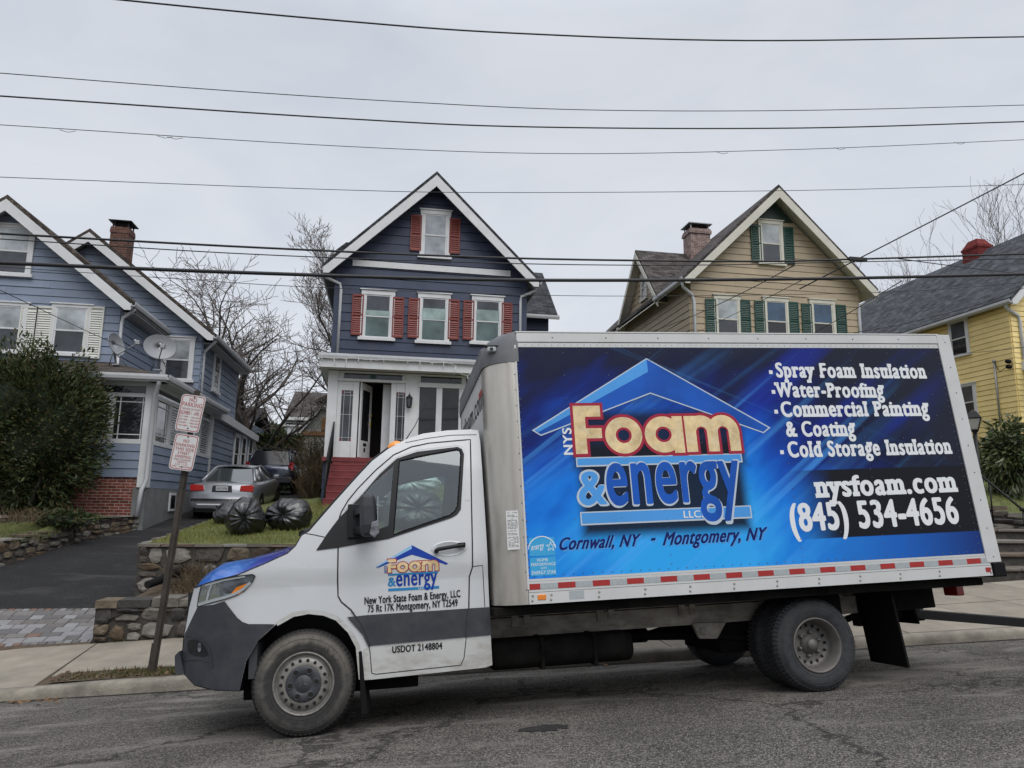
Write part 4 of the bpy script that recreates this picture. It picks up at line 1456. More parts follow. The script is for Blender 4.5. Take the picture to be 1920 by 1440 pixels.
# ---- wheels
def wheel(name, cx, yo, cz, deep, sgn=1, tmat=None, R0=0.392, detail=True):
    """yo: outer face; sgn -1 for the far side"""
    w = empty(name)
    w.parent = truck
    w.location = (cx, yo, cz)
    RM = Matrix.Rotation(rad(90 * sgn), 4, 'X')
    mb = MB()
    prof = [(.212, -.03), (.222, -.006), (.245, .004), (.30, .014), (.335, .010), (.362, -.006), (.380, -.028), (.388, -.055), (.392, -.115), (.388, -.175), (.378, -.205), (.34, -.225), (.30, -.235), (.212, -.20)]
    prof = [(r * R0 / .392, a) for r, a in prof]
    mb.lathe(prof, 64, RM)
    if detail:
        for k in range(66):
            t = 2 * math.pi * k / 66
            for (a0, a1, r0, r1, dt) in ((-.052, -.010, .352, .398, 0), (-.105, -.058, .38, .399, .03), (-.16, -.112, .38, .399, -.02), (-.215, -.165, .36, .398, .02)):
                mm = RM @ Matrix.Rotation(t + dt, 4, 'Z')
                hw = 0.0125
                b = [mm @ Vector(p) for p in ((r0, -hw, a0), (r0, hw, a0), (r0, hw, a1), (r0, -hw, a1))]
                tp = [mm @ Vector(p) for p in ((r1, -hw, a0), (r1, hw, a0), (r1 - (0.026 if a1 > -.02 else 0), hw, a1), (r1 - (0.026 if a1 > -.02 else 0), -hw, a1))]
                mb.hexa(b, tp)
        # raised rings and blocks on the sidewall
        mb.lathe([(.255, .004), (.258, .010), (.262, .008)], 48, RM)
        mb.lathe([(.33, .009), (.333, .014), (.337, .010)], 48, RM)
    o = mb.build('tyre', tmat or M['tyre'], w)
    mb = MB()
    if not deep:
        mb.lathe([(.232, -.012), (.236, .0), (.230, .010), (.222, .006), (.214, -.022), (.205, -.030), (.196, -.018), (.188, -.008), (.15, .006), (.138, .004), (.0, .004)], 48, RM)
    else:
        mb.lathe([(.228, -.012), (.232, .0), (.226, .010), (.216, .004), (.205, -.035), (.196, -.05), (.192, -.10), (.180, -.135), (.15, -.145), (.10, -.140), (.0, -.140)], 48, RM)
    nh, rh = (18, .168) if not deep else (16, .158)
    for k in range(nh):
        t = 2 * math.pi * k / nh
        c = Vector((rh * math.cos(t), rh * math.sin(t), 0.002 if not deep else -0.138))
        vs = [RM @ (c + Vector((math.cos(t) * .017 * math.cos(q) - math.sin(t) * .013 * math.sin(q), math.sin(t) * .017 * math.cos(q) + math.cos(t) * .013 * math.sin(q), .0012))) for q in [2 * math.pi * j / 12 for j in range(12)]]
        mb.add(vs, (tuple(range(12)),), 1)
    rim = mb.build('rim', [M['rim_rear' if deep else 'rim'], M['dark_void']], w)
    mb = MB()
    if not deep:
        mb.lathe([(.132, .004), (.134, .014), (.125, .019), (.07, .021), (.066, .017), (.062, .021), (.0, .022)], 40, RM)
        for k in range(6):
            t = 2 * math.pi * (k + .08) / 6
            c = RM @ Vector((.1 * math.cos(t), .1 * math.sin(t), .0185))
            mb.lathe([(.025, 0), (.026, .006), (.020, .007), (.018, .002)], 14, Matrix.Translation(c) @ RM)
        for k in range(3):                                  # three pointed star of the maker in its ring
            t = math.pi / 2 + 2 * math.pi * k / 3 + 0.25
            pts = [(.056 * math.cos(t), .056 * math.sin(t)), (.010 * math.cos(t + .7), .010 * math.sin(t + .7)), (.010 * math.cos(t - .7), .010 * math.sin(t - .7))]
            b = [RM @ Vector((a, b_, .0215)) for a, b_ in pts] + [RM @ Vector((0, 0, .028))]
            mb.add(b, ((0, 1, 3), (2, 0, 3)))
        for k in range(6):
            t = 2 * math.pi * (k + .08) / 6
            c = RM @ Vector((.1 * math.cos(t), .1 * math.sin(t), .020))
            mb.lathe([(.017, 0.001), (.008, .003), (.0, .004)], 10, Matrix.Translation(c) @ RM, 1)
        mb.build('hub_cap', [M['hubcap'], M['dark_void']], w)
    else:
        mb.lathe([(.080, -.14), (.080, -.115), (.055, -.105), (.046, -.075), (.040, -.065), (.0, -.063)], 28, RM)
        for k in range(6):
            t = 2 * math.pi * (k + .3) / 6
            c = RM @ Vector((.10 * math.cos(t), .10 * math.sin(t), -.14))
            mb.lathe([(.018, 0), (.018, .02), (.010, .035), (.0, .036)], 8, Matrix.Translation(c) @ RM)
        mb.build('hub', M['rim_rear'], w)
    return w


wheel('front_wheel', 0.0, 0.0, 0.39, False)
wheel('rear_wheel', 4.369, -0.08, 0.385, True, tmat=M['tyre_rear'])
wheel('inner_rear_wheel', 4.369, 0.21, 0.385, True, tmat=M['tyre_rear'])
wheel('front_wheel', 0.0, 2 * YC, 0.39, False, -1, detail=False)
wheel('rear_wheel', 4.369, 2 * YC + 0.08, 0.385, True, -1, tmat=M['tyre_rear'], detail=False)

# ---- chassis
mb = MB()
for y0 in (0.50, 1.36):
    mb.box((1.3, y0, 0.575), (6.0, y0 + 0.09, 0.745))
    mb.box((1.3, y0 + 0.01, 0.752), (6.0, y0 + 0.08, 0.862))
for x in (1.75, 2.55, 3.35, 4.9):
    mb.box((x, 0.485, 0.66), (x + 0.07, 0.505, 0.85))
    mb.box((x + 0.11, 0.485, 0.68), (x + 0.17, 0.505, 0.83))
mb.build('chassis_rail', M['chassis'], truck, bevel=0.006)
mb = MB()
pxa = pxs((1298, 1168), (1362, 1166), (1345, 1198), (1312, 1198), yf=0.47)
mb.prism([(a, 0.46, b) for a, b in pxa], (0, 0.06, 0))
mb.lathe([(0.0, .02), (.03, .02), (.035, 0)], 10, Matrix.Translation((3.55, 0.46, 0.515)) @ Matrix.Rotation(rad(90), 4, 'X'))
mb.build('spring_hanger', M['chassis'], truck, bevel=0.012)
mb = MB()
mb.box((1.5, -0.15, 0.80), (6.1, 2 * YC + 0.15, 0.87))
for k in range(9):
    mb.box((1.7 + 0.5 * k, 0.6, 0.74), (1.76 + 0.5 * k, 1.3, 0.80))
mb.tube([(4.369, 0.2, 0.385), (4.369, 2 * YC - 0.2, 0.385)], 0.065, 10)
mb.lathe([(0, .17), (.10, .14), (.16, .05), (.16, -.05), (.10, -.14), (0, -.17)], 14, Matrix.Translation((4.369, YC, 0.385)) @ Matrix.Rotation(rad(90), 4, 'X'))
mb.tube([(0.6, YC, 0.55), (2.6, YC, 0.50), (4.3, YC, 0.40)], 0.05, 8)
mb.tube([(0.6, 1.25, 0.50), (2.0, 1.3, 0.46), (3.3, 1.3, 0.44)], 0.075, 8)
mb.tube([(3.3, 1.3, 0.44), (4.0, 1.15, 0.62), (5.5, 1.2, 0.55)], 0.035, 8)
mb.tube([(3.55, 0.54, 0.50), (3.95, 0.54, 0.42), (4.37, 0.54, 0.40), (4.8, 0.54, 0.44), (5.25, 0.54, 0.56)], 0.035, 6)
mb.tube([(3.55, 1.42, 0.50), (3.95, 1.42, 0.42), (4.37, 1.42, 0.40), (4.8, 1.42, 0.44), (5.25, 1.42, 0.56)], 0.035, 6)
mb.box((5.2, 0.5, 0.45), (5.32, 0.6, 0.8))
mb.box((-0.5, 0.3, 0.26), (0.9, 1.65, 0.45))
mb.box((0.5, 0.25, 0.44), (1.5, 1.7, 0.52))
mb.tube([(0.0, 0.2, 0.36), (0.0, 1.76, 0.36)], 0.06, 8)
mb.box((3.75, 0.55, 0.30), (4.2, 1.4, 0.60))
mb.box((4.62, 0.22, 0.42), (4.86, 0.48, 0.78))
mb.build('axle_gear', M['under'], truck, bevel=0.01)
mb = MB()
prof = [(0.0, 0.0), (0.06, 0.0), (0.0, 0.0)]
tx0, tx1 = 1.52, 2.80
mb.prism([(tx0, 0.22, 0.40), (tx0, 0.30, 0.33), (tx0, 0.58, 0.33), (tx0, 0.64, 0.38), (tx0, 0.64, 0.58), (tx0, 0.24, 0.58)], (tx1 - tx0, 0, 0))
mb.build('fuel_tank', M['under'], truck, bevel=0.05, seg=4)
mb = MB()
for x in (1.95, 2.42):
    mb.box((x, 0.215, 0.325), (x + 0.03, 0.65, 0.59))
mb.build('tank_strap', M['under'], truck)
mb = MB()
mb.hexa([(5.262, -0.02, 0.125), (5.282, -0.02, 0.125), (5.282, 0.50, 0.125), (5.262, 0.50, 0.125)], [(5.215, -0.02, 0.84), (5.235, -0.02, 0.84), (5.235, 0.50, 0.84), (5.215, 0.50, 0.84)])
mb.build('mudflap', M['black_rubber'], truck)
mb = MB()
mb.hexa([(5.93, 0.60, 0.42), (5.96, 0.60, 0.42), (5.96, 1.00, 0.42), (5.93, 1.00, 0.42)], [(5.88, 0.60, 0.70), (5.92, 0.60, 0.70), (5.92, 1.0, 0.70), (5.88, 1.0, 0.70)])
mb.box((5.45, 0.45, 0.58), (6.05, 1.5, 0.78))
mb.box((5.55, 0.88, 0.42), (6.25, 1.08, 0.56))
mb.build('tow_bracket', M['under'], truck, bevel=0.01)
mb = MB()
lx, lz = TL(1806, 1092, 0.15)
mb.box((6.02, 0.10, 0.70), (6.10, 0.28, 0.88))
mb.build('tail_lamp', M['red_lens'], truck, bevel=0.012)
mb = MB()
mb.box((5.30, 0.40, 0.60), (5.47, 0.46, 0.72))
mb.box((5.30, 0.40, 0.50), (5.44, 0.47, 0.59))
mb.build('junction_box', M['chassis'], truck, bevel=0.01)

# ---- box body
BX0, BX1, BZ0, BZ1 = 1.774, 6.07, 0.885, 3.215
ROUND = 0.26
box = MB()
box.box((BX0 - 0.02, YB + 0.006, BZ0 + 0.002), (BX1 + 0.12, 2 * YC - YB - 0.006, BZ1 - 0.03))
boxo = box.build('box_body', M['box_white'], truck)
mb = MB()
XF = BX0 - ROUND
mb.box((XF, YB + ROUND, 0.93), (BX0, 2 * YC - YB - ROUND, BZ1 - 0.12))
fw = mb.build('front_wall', M['box_white'], boxo)
# rounded aluminium corner posts
for side in (0, 1):
    mb = MB()
    vs, fs = [], []
    prof = []
    for k in range(13):
        t = math.pi / 2 * k / 12
        prof.append((BX0 - ROUND * math.sin(t), YB + ROUND - ROUND * math.cos(t)))
    prof = [(BX0 - 0.0, YB)] + [(BX0 - 0.06, YB)] + [(a - 0.0, b) for a, b in prof if a < BX0 - 0.06] + [(XF - 0.004, YB + ROUND + 0.06)]
    for x, y in prof:
        y = y - 0.004
        for z in (0.885, 1.5, 2.2, 2.945):
            vs.append((x, y if side == 0 else 2 * YC - y, z))
    for i in range(len(prof) - 1):
        for k in range(3):
            fs.append((i * 4 + k, i * 4 + k + 1, (i + 1) * 4 + k + 1, (i + 1) * 4 + k))
    mb.add(vs, fs, 0, True)
    ap = mb.build('corner_post', M['alu'], boxo)
    if side == 0:
        post0 = ap
    # grey moulded cap at the top of the corner, rounding over to the roof
    mb = MB()
    vs, fs = [], []
    prof2 = [(BX0 + 0.03, YB)] + [(BX0 - ROUND * math.sin(math.pi / 2 * k / 12), YB + ROUND - ROUND * math.cos(math.pi / 2 * k / 12)) for k in range(13)] + [(XF, YB + ROUND + 0.3), (XF, YC)]
    levels = [(2.935, 0.012, 0.012), (2.985, 0.016, 0.014), (3.06, 0.012, 0.012), (3.13, -0.005, 0.01), (3.18, -0.05, 0.004), (3.212, -0.11, -0.004), (3.222, -0.20, -0.02)]
    cxm, cym = BX0, YB + ROUND
    for z, e, es in levels:
        for x, y in prof2:
            d = Vector((x - cxm, y - cym, 0))
            if d.length > 1e-6 and x <= BX0 and y < cym:
                k = max(0.0, -d.x) / d.length
                q = Vector((cxm, cym, 0)) + d.normalized() * (ROUND + e * k + es * (1 - k))
                x, y = q.x, q.y
            elif y >= cym:
                x = XF - e
            else:
                y = YB - es
            vs.append((x, y if side == 0 else 2 * YC - y, z))
    n = len(prof2)
    for i in range(len(levels) - 1):
        for k in range(n - 1):
            fs.append((i * n + k, i * n + k + 1, (i + 1) * n + k + 1, (i + 1) * n + k))
    mb.add(vs, fs, 0, True)
    mb.build('corner_cap', M['cap_grey'], boxo)
mb = MB()
mb.box((XF - 0.012, YB + ROUND, 2.93), (BX0 + 0.01, 2 * YC - YB - ROUND, 3.15))
mb.box((XF + 0.12, YB + 0.12, 3.14), (BX0 + 0.05, 2 * YC - YB - 0.12, 3.216))
mb.build('front_cap', M['cap_grey'], boxo, bevel=0.03)
mb = MB()
a, b = TL(915, 660, -0.05)
mb.box((XF + 0.02, YB + 0.02, 3.04), (XF + 0.10, YB + 0.10, 3.085))
mb.build('marker_lamp', M['tape_grey'], boxo, bevel=0.01)
mb = MB()
mb.box((XF + 0.045, YB + 0.012, 3.05), (XF + 0.07, YB + 0.03, 3.075))
mb.box((XF + 0.0, YB + 0.03, 3.092), (XF + 0.14, YB + 0.09, 3.10))
mb.build('marker_lamp_bracket', M['truck_black'], boxo)

# rails, posts, rub rail with tape
def dome(mb, x, y, z, r, mi=0):
    vs = [(x + r * math.cos(q), y, z + r * math.sin(q)) for q in [math.pi * j / 3 for j in range(6)]]
    vs += [(x + r * .6 * math.cos(q), y - r * .5, z + r * .6 * math.sin(q)) for q in [math.pi * j / 3 for j in range(6)]]
    fs = [(j, (j + 1) % 6, 6 + (j + 1) % 6, 6 + j) for j in range(6)] + [tuple(range(6, 12))]
    mb.add(vs, fs, mi, False)


mb = MB()
mb.box((BX0 + 0.02, YB - 0.010, 3.118), (BX1 + 0.01, YB + 0.03, BZ1 - 0.012))
mb.box((BX0 + 0.02, YB - 0.004, 3.070), (BX1 + 0.01, YB + 0.03, 3.114))
mb.box((BX0 + 0.01, YB - 0.013, BZ1 - 0.010), (BX1 + 0.01, YB + 0.2, BZ1 + 0.004))
mb.build('top_rail', M['box_white'], boxo, bevel=0.004)
mb = MB()
mb.box((BX0 + 0.005, YB - 0.012, BZ0), (BX1 + 0.045, YB + 0.03, 0.975))
mb.box((BX0 + 0.005, YB - 0.008, 0.979), (BX1 + 0.045, YB + 0.03, 1.062))
mb.box((BX0 + 0.005, YB - 0.005, 1.064), (BX1 + 0.045, YB + 0.03, 1.082))
for x in [BX0 + 0.03, BX0 + 0.185] + [BX0 + 0.59 + 0.40 * k for k in range(9)] + [BX1 + 0.03]:
    for z in (0.912, 0.95):
        dome(mb, x + (0.006 if z > .93 else 0), YB - 0.013, z, 0.011, 1)
rail = mb.build('rub_rail', [M['box_white'], M['bolt']], boxo)
mb = MB()
mb.hexa([(BX1 + 0.012, YB - 0.014, 1.0), (BX1 + 0.165, YB - 0.014, 1.0), (BX1 + 0.165, YB + .05, 1.0), (BX1 + 0.012, YB + .05, 1.0)],
        [(BX1 - 0.012, YB - 0.014, BZ1 - .005), (BX1 + 0.135, YB - 0.014, BZ1 - .005), (BX1 + 0.135, YB + .05, BZ1 - .005), (BX1 - 0.012, YB + .05, BZ1 - .005)])
mb.build('rear_post', M['box_white'], boxo, bevel=0.004)
mb = MB()
mb.box((BX1 + 0.06, YB - 0.02, 0.87), (BX1 + 0.19, YB + 0.25, 0.995))
mb.build('dock_bumper', M['black_rubber'], boxo, bevel=0.01)
mb = MB()
x = BX0 + 0.005
k = 0
while x < BX1 + 0.03:
    w = 0.098 if k == 0 else (0.148)
    x9 = min(x + w, BX1 + 0.04)
    mb.quad((x, YB - 0.0105, 0.998), (x9, YB - 0.0105, 0.998), (x9, YB - 0.0105, 1.044), (x, YB - 0.0105, 1.044), k % 2)
    x += w
    k += 1
mb.build('reflective_tape', [M['tape_red'], M['tape_grey']], rail)
mb = MB()
mb.box((BX1 - 0.02, YB - 0.0155, 0.918), (BX1 + 0.03, YB - 0.006, 0.958))
mb.build('rear_reflector', M['tape_red'], rail)
mb = MB()
mb.box((BX0 + 0.075, YB - 0.018, 0.915), (BX0 + 0.145, YB - 0.006, 0.958))
mb.build('side_marker', M['amber'], rail, bevel=0.004)
mb = MB()
mb.box((BX0 + 0.34, YB - 0.0135, 0.905), (BX0 + 0.465, YB - 0.008, 0.97))
mb.build('rail_sticker', M['tape_grey'], rail)


mb = MB()
PZ0, PZ1 = 1.083, 3.068
yv = YB - 0.003
z = PZ0 + 0.03
while z < PZ1:
    dome(mb, BX0 + 0.020, yv, z, 0.0065)
    dome(mb, BX1 - 0.03, yv, z, 0.0055)
    z += 0.062
x = BX0 + 0.06
while x < BX1 - 0.05:
    dome(mb, x, yv, PZ0 + 0.022, 0.0058)
    x += 0.083
for k in range(11):
    x = BX0 + 0.03 + 0.408 * k
    z = PZ1 - 0.05
    dense = k in (3, 6, 8)
    while z > PZ0 + 0.05:
        dome(mb, x, yv, z, 0.0055)
        z -= 0.075 if dense else 0.21
x = BX0 + 0.1
while x < BX1 - 0.05:
    dome(mb, x, YB - 0.005, 3.092, 0.004)
    x += 0.06
for k in range(9):
    dome(mb, BX0 + 0.35 + 0.5 * k, YB - 0.011, 3.16, 0.007)
    dome(mb, BX1 + 0.07 + 0.02 * (1 - k / 8), YB - 0.0145, 1.05 + 0.26 * k, 0.007)
for k in range(14):
    dome(mb, BX0 - 0.012, YB - 0.0045, 1.0 + 0.14 * k, 0.006)
mb.build('rivets', M['rivet'], boxo)


# ---- printed side panel
def panel_mat():
    m = bpy.data.materials.new('blue_streaked_print')
    m.use_nodes = True
    t = m.node_tree
    b = t.nodes['Principled BSDF']
    b.inputs['Roughness'].default_value = 0.30
    b.inputs['Specular IOR Level'].default_value = 0.16
    co = nd(t, 'ShaderNodeTexCoord').outputs['Object']
    s = nd(t, 'ShaderNodeSeparateXYZ')
    t.links.new(co, s.inputs[0])
    X, Z = s.outputs['X'], s.outputs['Z']

    def mapped(rot, sc, loc=(0, 0, 0)):
        q = nd(t, 'ShaderNodeMapping', vector_type='TEXTURE')
        q.inputs['Rotation'].default_value = (0, -rot, 0)
        q.inputs['Scale'].default_value = tuple(1 / a for a in sc)
        q.inputs['Location'].default_value = loc
        t.links.new(co, q.inputs[0])
        return q.outputs[0]

    def noi(vec, scale, det=2.0, rough=0.5):
        n = nd(t, 'ShaderNodeTexNoise', i_Scale=scale, i_Detail=det, i_Roughness=rough)
        t.links.new(vec, n.inputs['Vector'])
        return n.outputs['Fac']

    def sstep(v, a, b_):
        n = nd(t, 'ShaderNodeMapRange', interpolation_type='SMOOTHSTEP')
        n.inputs['From Min'].default_value = a
        n.inputs['From Max'].default_value = b_
        t.links.new(v, n.inputs['Value'])
        return n.outputs[0]
    # broad glow, bright in the lower left and centre
    d1 = math_n(t, 'SQRT', math_n(t, 'ADD', math_n(t, 'POWER', math_n(t, 'MULTIPLY_ADD', X, 0.55, -1.65), 2.0), math_n(t, 'POWER', math_n(t, 'MULTIPLY_ADD', Z, 0.95, -1.20), 2.0)))
    glow = math_n(t, 'MULTIPLY_ADD', d1, -0.60, 1.22)
    soft = noi(mapped(rad(38), (0.9, 1, 2.4)), 1.0, 3.0, 0.6)
    v = math_n(t, 'ADD', glow, math_n(t, 'MULTIPLY_ADD', soft, 0.75, -0.40))
    rgt = sstep(X, 4.2, 5.9)
    v = math_n(t, 'SUBTRACT', v, math_n(t, 'MULTIPLY', rgt, 0.10))
    r = ramp(t, [(0.0, (0.014, 0.017, 0.030)), (0.24, (0.008, 0.011, 0.040)), (0.42, (0.006, 0.018, 0.15)), (0.58, (0.006, 0.070, 0.42)), (0.76, (0.008, 0.175, 0.66)), (1.0, (0.03, 0.36, 0.82))])
    t.links.new(v, r.inputs[0])
    c = r.outputs[0]
    # light streaks going up to the right, a few crossing them
    for rot, sc, lo, hi_, amt, loc in ((rad(33), (0.10, 1, 5.0), 0.52, 0.78, 0.42, (0, 0, 0)), (rad(36), (0.10, 1, 9.0), 0.62, 0.74, 0.55, (0.4, 0, 2.0)), (rad(-24), (0.10, 1, 10.0), 0.66, 0.76, 0.30, (1.7, 0, 0.6))):
        q = ramp(t, [(lo, 0.0), (hi_, amt)])
        t.links.new(noi(mapped(rot, sc, loc), 1.0, 2.0), q.inputs[0])
        k = math_n(t, 'MULTIPLY', q.outputs[0], sstep(v, -0.1, 0.55))
        c = mixc(t, k, c, (0.08, 0.38, 0.90))
    # violet-blue patch in the upper right
    q = math_n(t, 'MULTIPLY', math_n(t, 'MULTIPLY', sstep(X, 3.6, 4.1), sstep(X, 6.4, 5.2)), math_n(t, 'MULTIPLY', sstep(Z, 2.0, 2.4), sstep(noi(mapped(rad(35), (0.35, 1, 3.2), (0.7, 0, 0.2)), 1.0, 2.0), 0.45, 0.7)))
    c = mixc(t, math_n(t, 'MULTIPLY', q, 0.55), c, (0.008, 0.026, 0.34))

    def boxmask(x0, x1, z0, z1, soft_):
        dx = math_n(t, 'SUBTRACT', math_n(t, 'ABSOLUTE', math_n(t, 'SUBTRACT', X, (x0 + x1) / 2)), (x1 - x0) / 2)
        dz = math_n(t, 'SUBTRACT', math_n(t, 'ABSOLUTE', math_n(t, 'SUBTRACT', Z, (z0 + z1) / 2)), (z1 - z0) / 2)
        return sstep(math_n(t, 'MAXIMUM', dx, dz), soft_, -soft_ * 0.3)
    # dark printed halo behind the emblem
    ha = TL(1090, 850, YB)
    hb = TL(1396, 985, YB)
    c = mixc(t, math_n(t, 'MULTIPLY', boxmask(ha[0], hb[0] + 0.02, hb[1] - 0.0, ha[1] + 0.05, 0.10), 0.96), c, (0.008, 0.009, 0.016))
    hc_ = TL(1078, 780, YB)
    hd_ = TL(1390, 860, YB)
    c = mixc(t, math_n(t, 'MULTIPLY', boxmask(hc_[0], hd_[0], hd_[1], hc_[1], 0.10), 0.92), c, (0.008, 0.009, 0.016))
    # black field behind address and telephone number, fading out to the left
    ka = TL(1480, 885, YB)
    kb = TL(1838, 997, YB)
    zt_, zb_ = TL(1640, 878, YB)[1], TL(1640, 1005, YB)[1]
    blk = math_n(t, 'MULTIPLY', sstep(X, ka[0] - 0.10, ka[0] + 0.45), math_n(t, 'MULTIPLY', sstep(Z, zb_ - 0.006, zb_ + 0.006), sstep(Z, zt_ + 0.006, zt_ - 0.006)))
    c = mixc(t, blk, c, (0.009, 0.010, 0.014))
    # plain grading blue band under it
    bnd = math_n(t, 'MULTIPLY', sstep(X, 4.0, 4.9), sstep(Z, zb_ + 0.006, zb_ - 0.006))
    rb = ramp(t, [(0.0, (0.02, 0.20, 0.60)), (0.45, (0.015, 0.13, 0.52)), (1.0, (0.010, 0.030, 0.17))])
    t.links.new(math_n(t, 'MULTIPLY_ADD', X, 0.62, -2.8, clamp=True), rb.inputs[0])
    c = mixc(t, math_n(t, 'MULTIPLY', bnd, 0.85), c, rb.outputs[0])
    t.links.new(c, b.inputs['Base Color'])
    n = noi(co, 5.0, 3.0)
    bn = nd(t, 'ShaderNodeBump', i_Strength=0.05, i_Distance=0.01)
    t.links.new(n, bn.inputs['Height'])
    t.links.new(bn.outputs[0], b.inputs['Normal'])
    return m


mb = MB()
mb.box((BX0 + 0.008, YB - 0.0025, PZ0), (BX1 + 0.02, YB + 0.03, PZ1 + 0.003))
panel = mb.build('side_panel', panel_mat(), boxo)
mb = MB()
mb.box((BX0 - 0.004, YB - 0.012, 1.0), (BX0 + 0.012, YB + 0.0, 3.09))
mb.build('panel_edge', M['box_white'], boxo)


# ------------------------------------------------------------------ lettering
_tc = {}


def xh(y):
    """taller small letters, as sign writers draw them"""
    return y * 1.1 if y < .46 else .506 + (y - .46) * (.72 - .506) / (.72 - .46)


def glyphs(body, offset=0.0, shear=0.0, space=1.09):
    key = (body, offset, shear, space)
    if key not in _tc:
        cu = bpy.data.curves.new('lettering_curve', 'FONT')
        cu.body = body
        cu.size = 1.0
        cu.offset = offset
        cu.shear = shear
        cu.space_character = space
        cu.fill_mode = 'BOTH'
        ob = bpy.data.objects.new('lettering_curve', cu)
        me = bpy.data.meshes.new_from_object(ob)
        vs = [(v.co.x, xh(v.co.y)) for v in me.vertices]
        fs = [tuple(p.vertices) for p in me.polygons]
        bpy.data.objects.remove(ob)
        bpy.data.meshes.remove(me)
        bpy.data.curves.remove(cu)
        _tc[key] = (vs, fs)
    return _tc[key]


def slabs(body, offset, ser=0.105, th=0.10):
    """block serifs on every flat stroke end of the lettering"""
    vs, fs = glyphs(body, offset, 0.0, 1.17)
    from collections import Counter
    ec = Counter()
    for f in fs:
        for i in range(len(f)):
            ec[tuple(sorted((f[i], f[(i + 1) % len(f)])))] += 1
    out = []
    for (a, b), n in ec.items():
        if n == 1:
            (x0, y0), (x1, y1) = vs[a], vs[b]
            if abs(y0 - y1) < 0.004 and 0.04 < abs(x1 - x0) < 0.22:
                xa, xb = min(x0, x1), max(x0, x1)
                mid = (xa + xb) / 2
                # which side is the stroke on
                below = any(min(vs[i][1] for i in f) < y0 - 0.02 for f in fs if a in f and b in f)
                yy = y0 - th if below else y0 + th
                if min(abs(y0 - q) for q in (0.0, .4939, .6887, -.253)) > .004:
                    continue
                out.append((xa - ser, xb + ser, min(y0, yy) - .026, max(y0, yy) + .026))
    return out


def letters(name, body, p0, p1, cap, place, m, parent, bold=0.0, shear=0.0, slab=False, layer=0.0, align='fit', extra=0.0, rot90=False):
    """put a line of lettering between baseline points p0 and p1 (local x, z), capital height cap"""
    vs, fs = glyphs(body, 0.0, shear, 1.17 if slab else 1.09)
    hv, _ = glyphs('H', 0)
    H = max(v[1] for v in hv)
    x0, x1 = min(v[0] for v in vs), max(v[0] for v in vs)
    L = math.hypot(p1[0] - p0[0], p1[1] - p0[1])
    sx = L / (x1 - x0)
    sz = cap / H
    ux, uz = (p1[0] - p0[0]) / L, (p1[1] - p0[1]) / L

    def tf(v):
        a, b = (v[0] - x0) * sx, v[1] * sz
        return (p0[0] + ux * a - uz * b, p0[1] + uz * a + ux * b)
    mb = MB()
    mb.add([place(*tf(v), layer) for v in vs], fs, 0, False)
    if bold:
        for k in range(8):
            ox, oy = bold * math.cos(math.pi * k / 4 + .2), bold * .55 * math.sin(math.pi * k / 4 + .2)
            mb.add([place(*tf((v[0] + ox, v[1] + oy)), layer + 0.00003 * (k + 1)) for v in vs], fs, 0, False)
    if slab:
        for i, (xa, xb, ya, yb) in enumerate(slabs(body, 0.0)):
            q = [tf(p) for p in ((xa, ya), (xb, ya), (xb, yb), (xa, yb))]
            mb.add([place(*p, layer + 0.0003 + 0.00003 * (i % 7)) for p in q], ((0, 1, 2, 3),), 0, False)
    return mb.build(name, m, parent)


def on_box(x, z, layer=0.0):
    return (x, YB - 0.0035 - layer, z)


def on_cab(x, z, layer=0.0):
    return (x, Yc(x, z) - 0.0045 - layer, z)


def BL(px, py):
    return TL(px, py, YB)


for body, a, b, cap in (('Spray Foam Insulation', (1457, 707), (1735, 709), 26), ('Water-Proofing', (1457, 744), (1657, 745), 26), ('Commercial Painting', (1467, 781), (1741, 779), 27),
                        ('& Coating', (1476, 818), (1603, 817), 27), ('Cold Storage Insulation', (1480, 857), (1783, 850), 28), ('nysfoam.com', (1534, 932), (1792, 921), 37)):
    A, B_ = BL(*a), BL(*b)
    cz_ = BL(a[0], a[1] - cap)[1] - A[1]
    letters('lettering', body, A, B_, cz_, on_box, M['print_white'], panel, bold=0.050, slab=True)
for a in ((1445, 698), (1450, 735), (1455, 772), (1466, 848)):
    A = BL(*a)
    mb = MB()
    mb.add([on_box(A[0] + dx, A[1] + dz) for dx, dz in ((-.018, -.018), (.018, -.018), (.018, .018), (-.018, .018))], ((0, 1, 2, 3),))
    mb.build('bullet_mark', M['print_white'], panel)
A, B_ = BL(1486, 996), BL(1798, 980)
letters('telephone_number', '(845) 534-4656', A, B_, BL(1486, 946)[1] - A[1], on_box, M['print_white'], panel, bold=0.045)
for body, a, b, cap in (('Cornwall, NY', (1050, 1031), (1203, 1023), 22), ('-', (1222, 1020), (1230, 1019), 24), ('Montgomery, NY', (1243, 1022), (1441, 1011), 23)):
    A, B_ = BL(*a), BL(*b)
    letters('script_lettering', body, A, B_, BL(a[0], a[1] - cap)[1] - A[1], on_box, M['print_navy'], panel, bold=0.036, shear=0.55)
    letters('script_shadow', body, (A[0] + .012, A[1] - .012), (B_[0] + .012, B_[1] - .012), BL(a[0], a[1] - cap)[1] - A[1], on_box, M['print_sky'], panel, bold=0.036, shear=0.55, layer=-0.0006)


# ---- the emblem: chevron roof over thick round letters
def ring_poly(cx, cz, rx, rz, ix, iz, n=40):
    o = [(cx + rx * math.cos(2 * math.pi * k / n), cz + rz * math.sin(2 * math.pi * k / n)) for k in range(n)]
    i = [(cx + ix * math.cos(2 * math.pi * k / n), cz + iz * math.sin(2 * math.pi * k / n)) for k in range(n)]
    return o, i


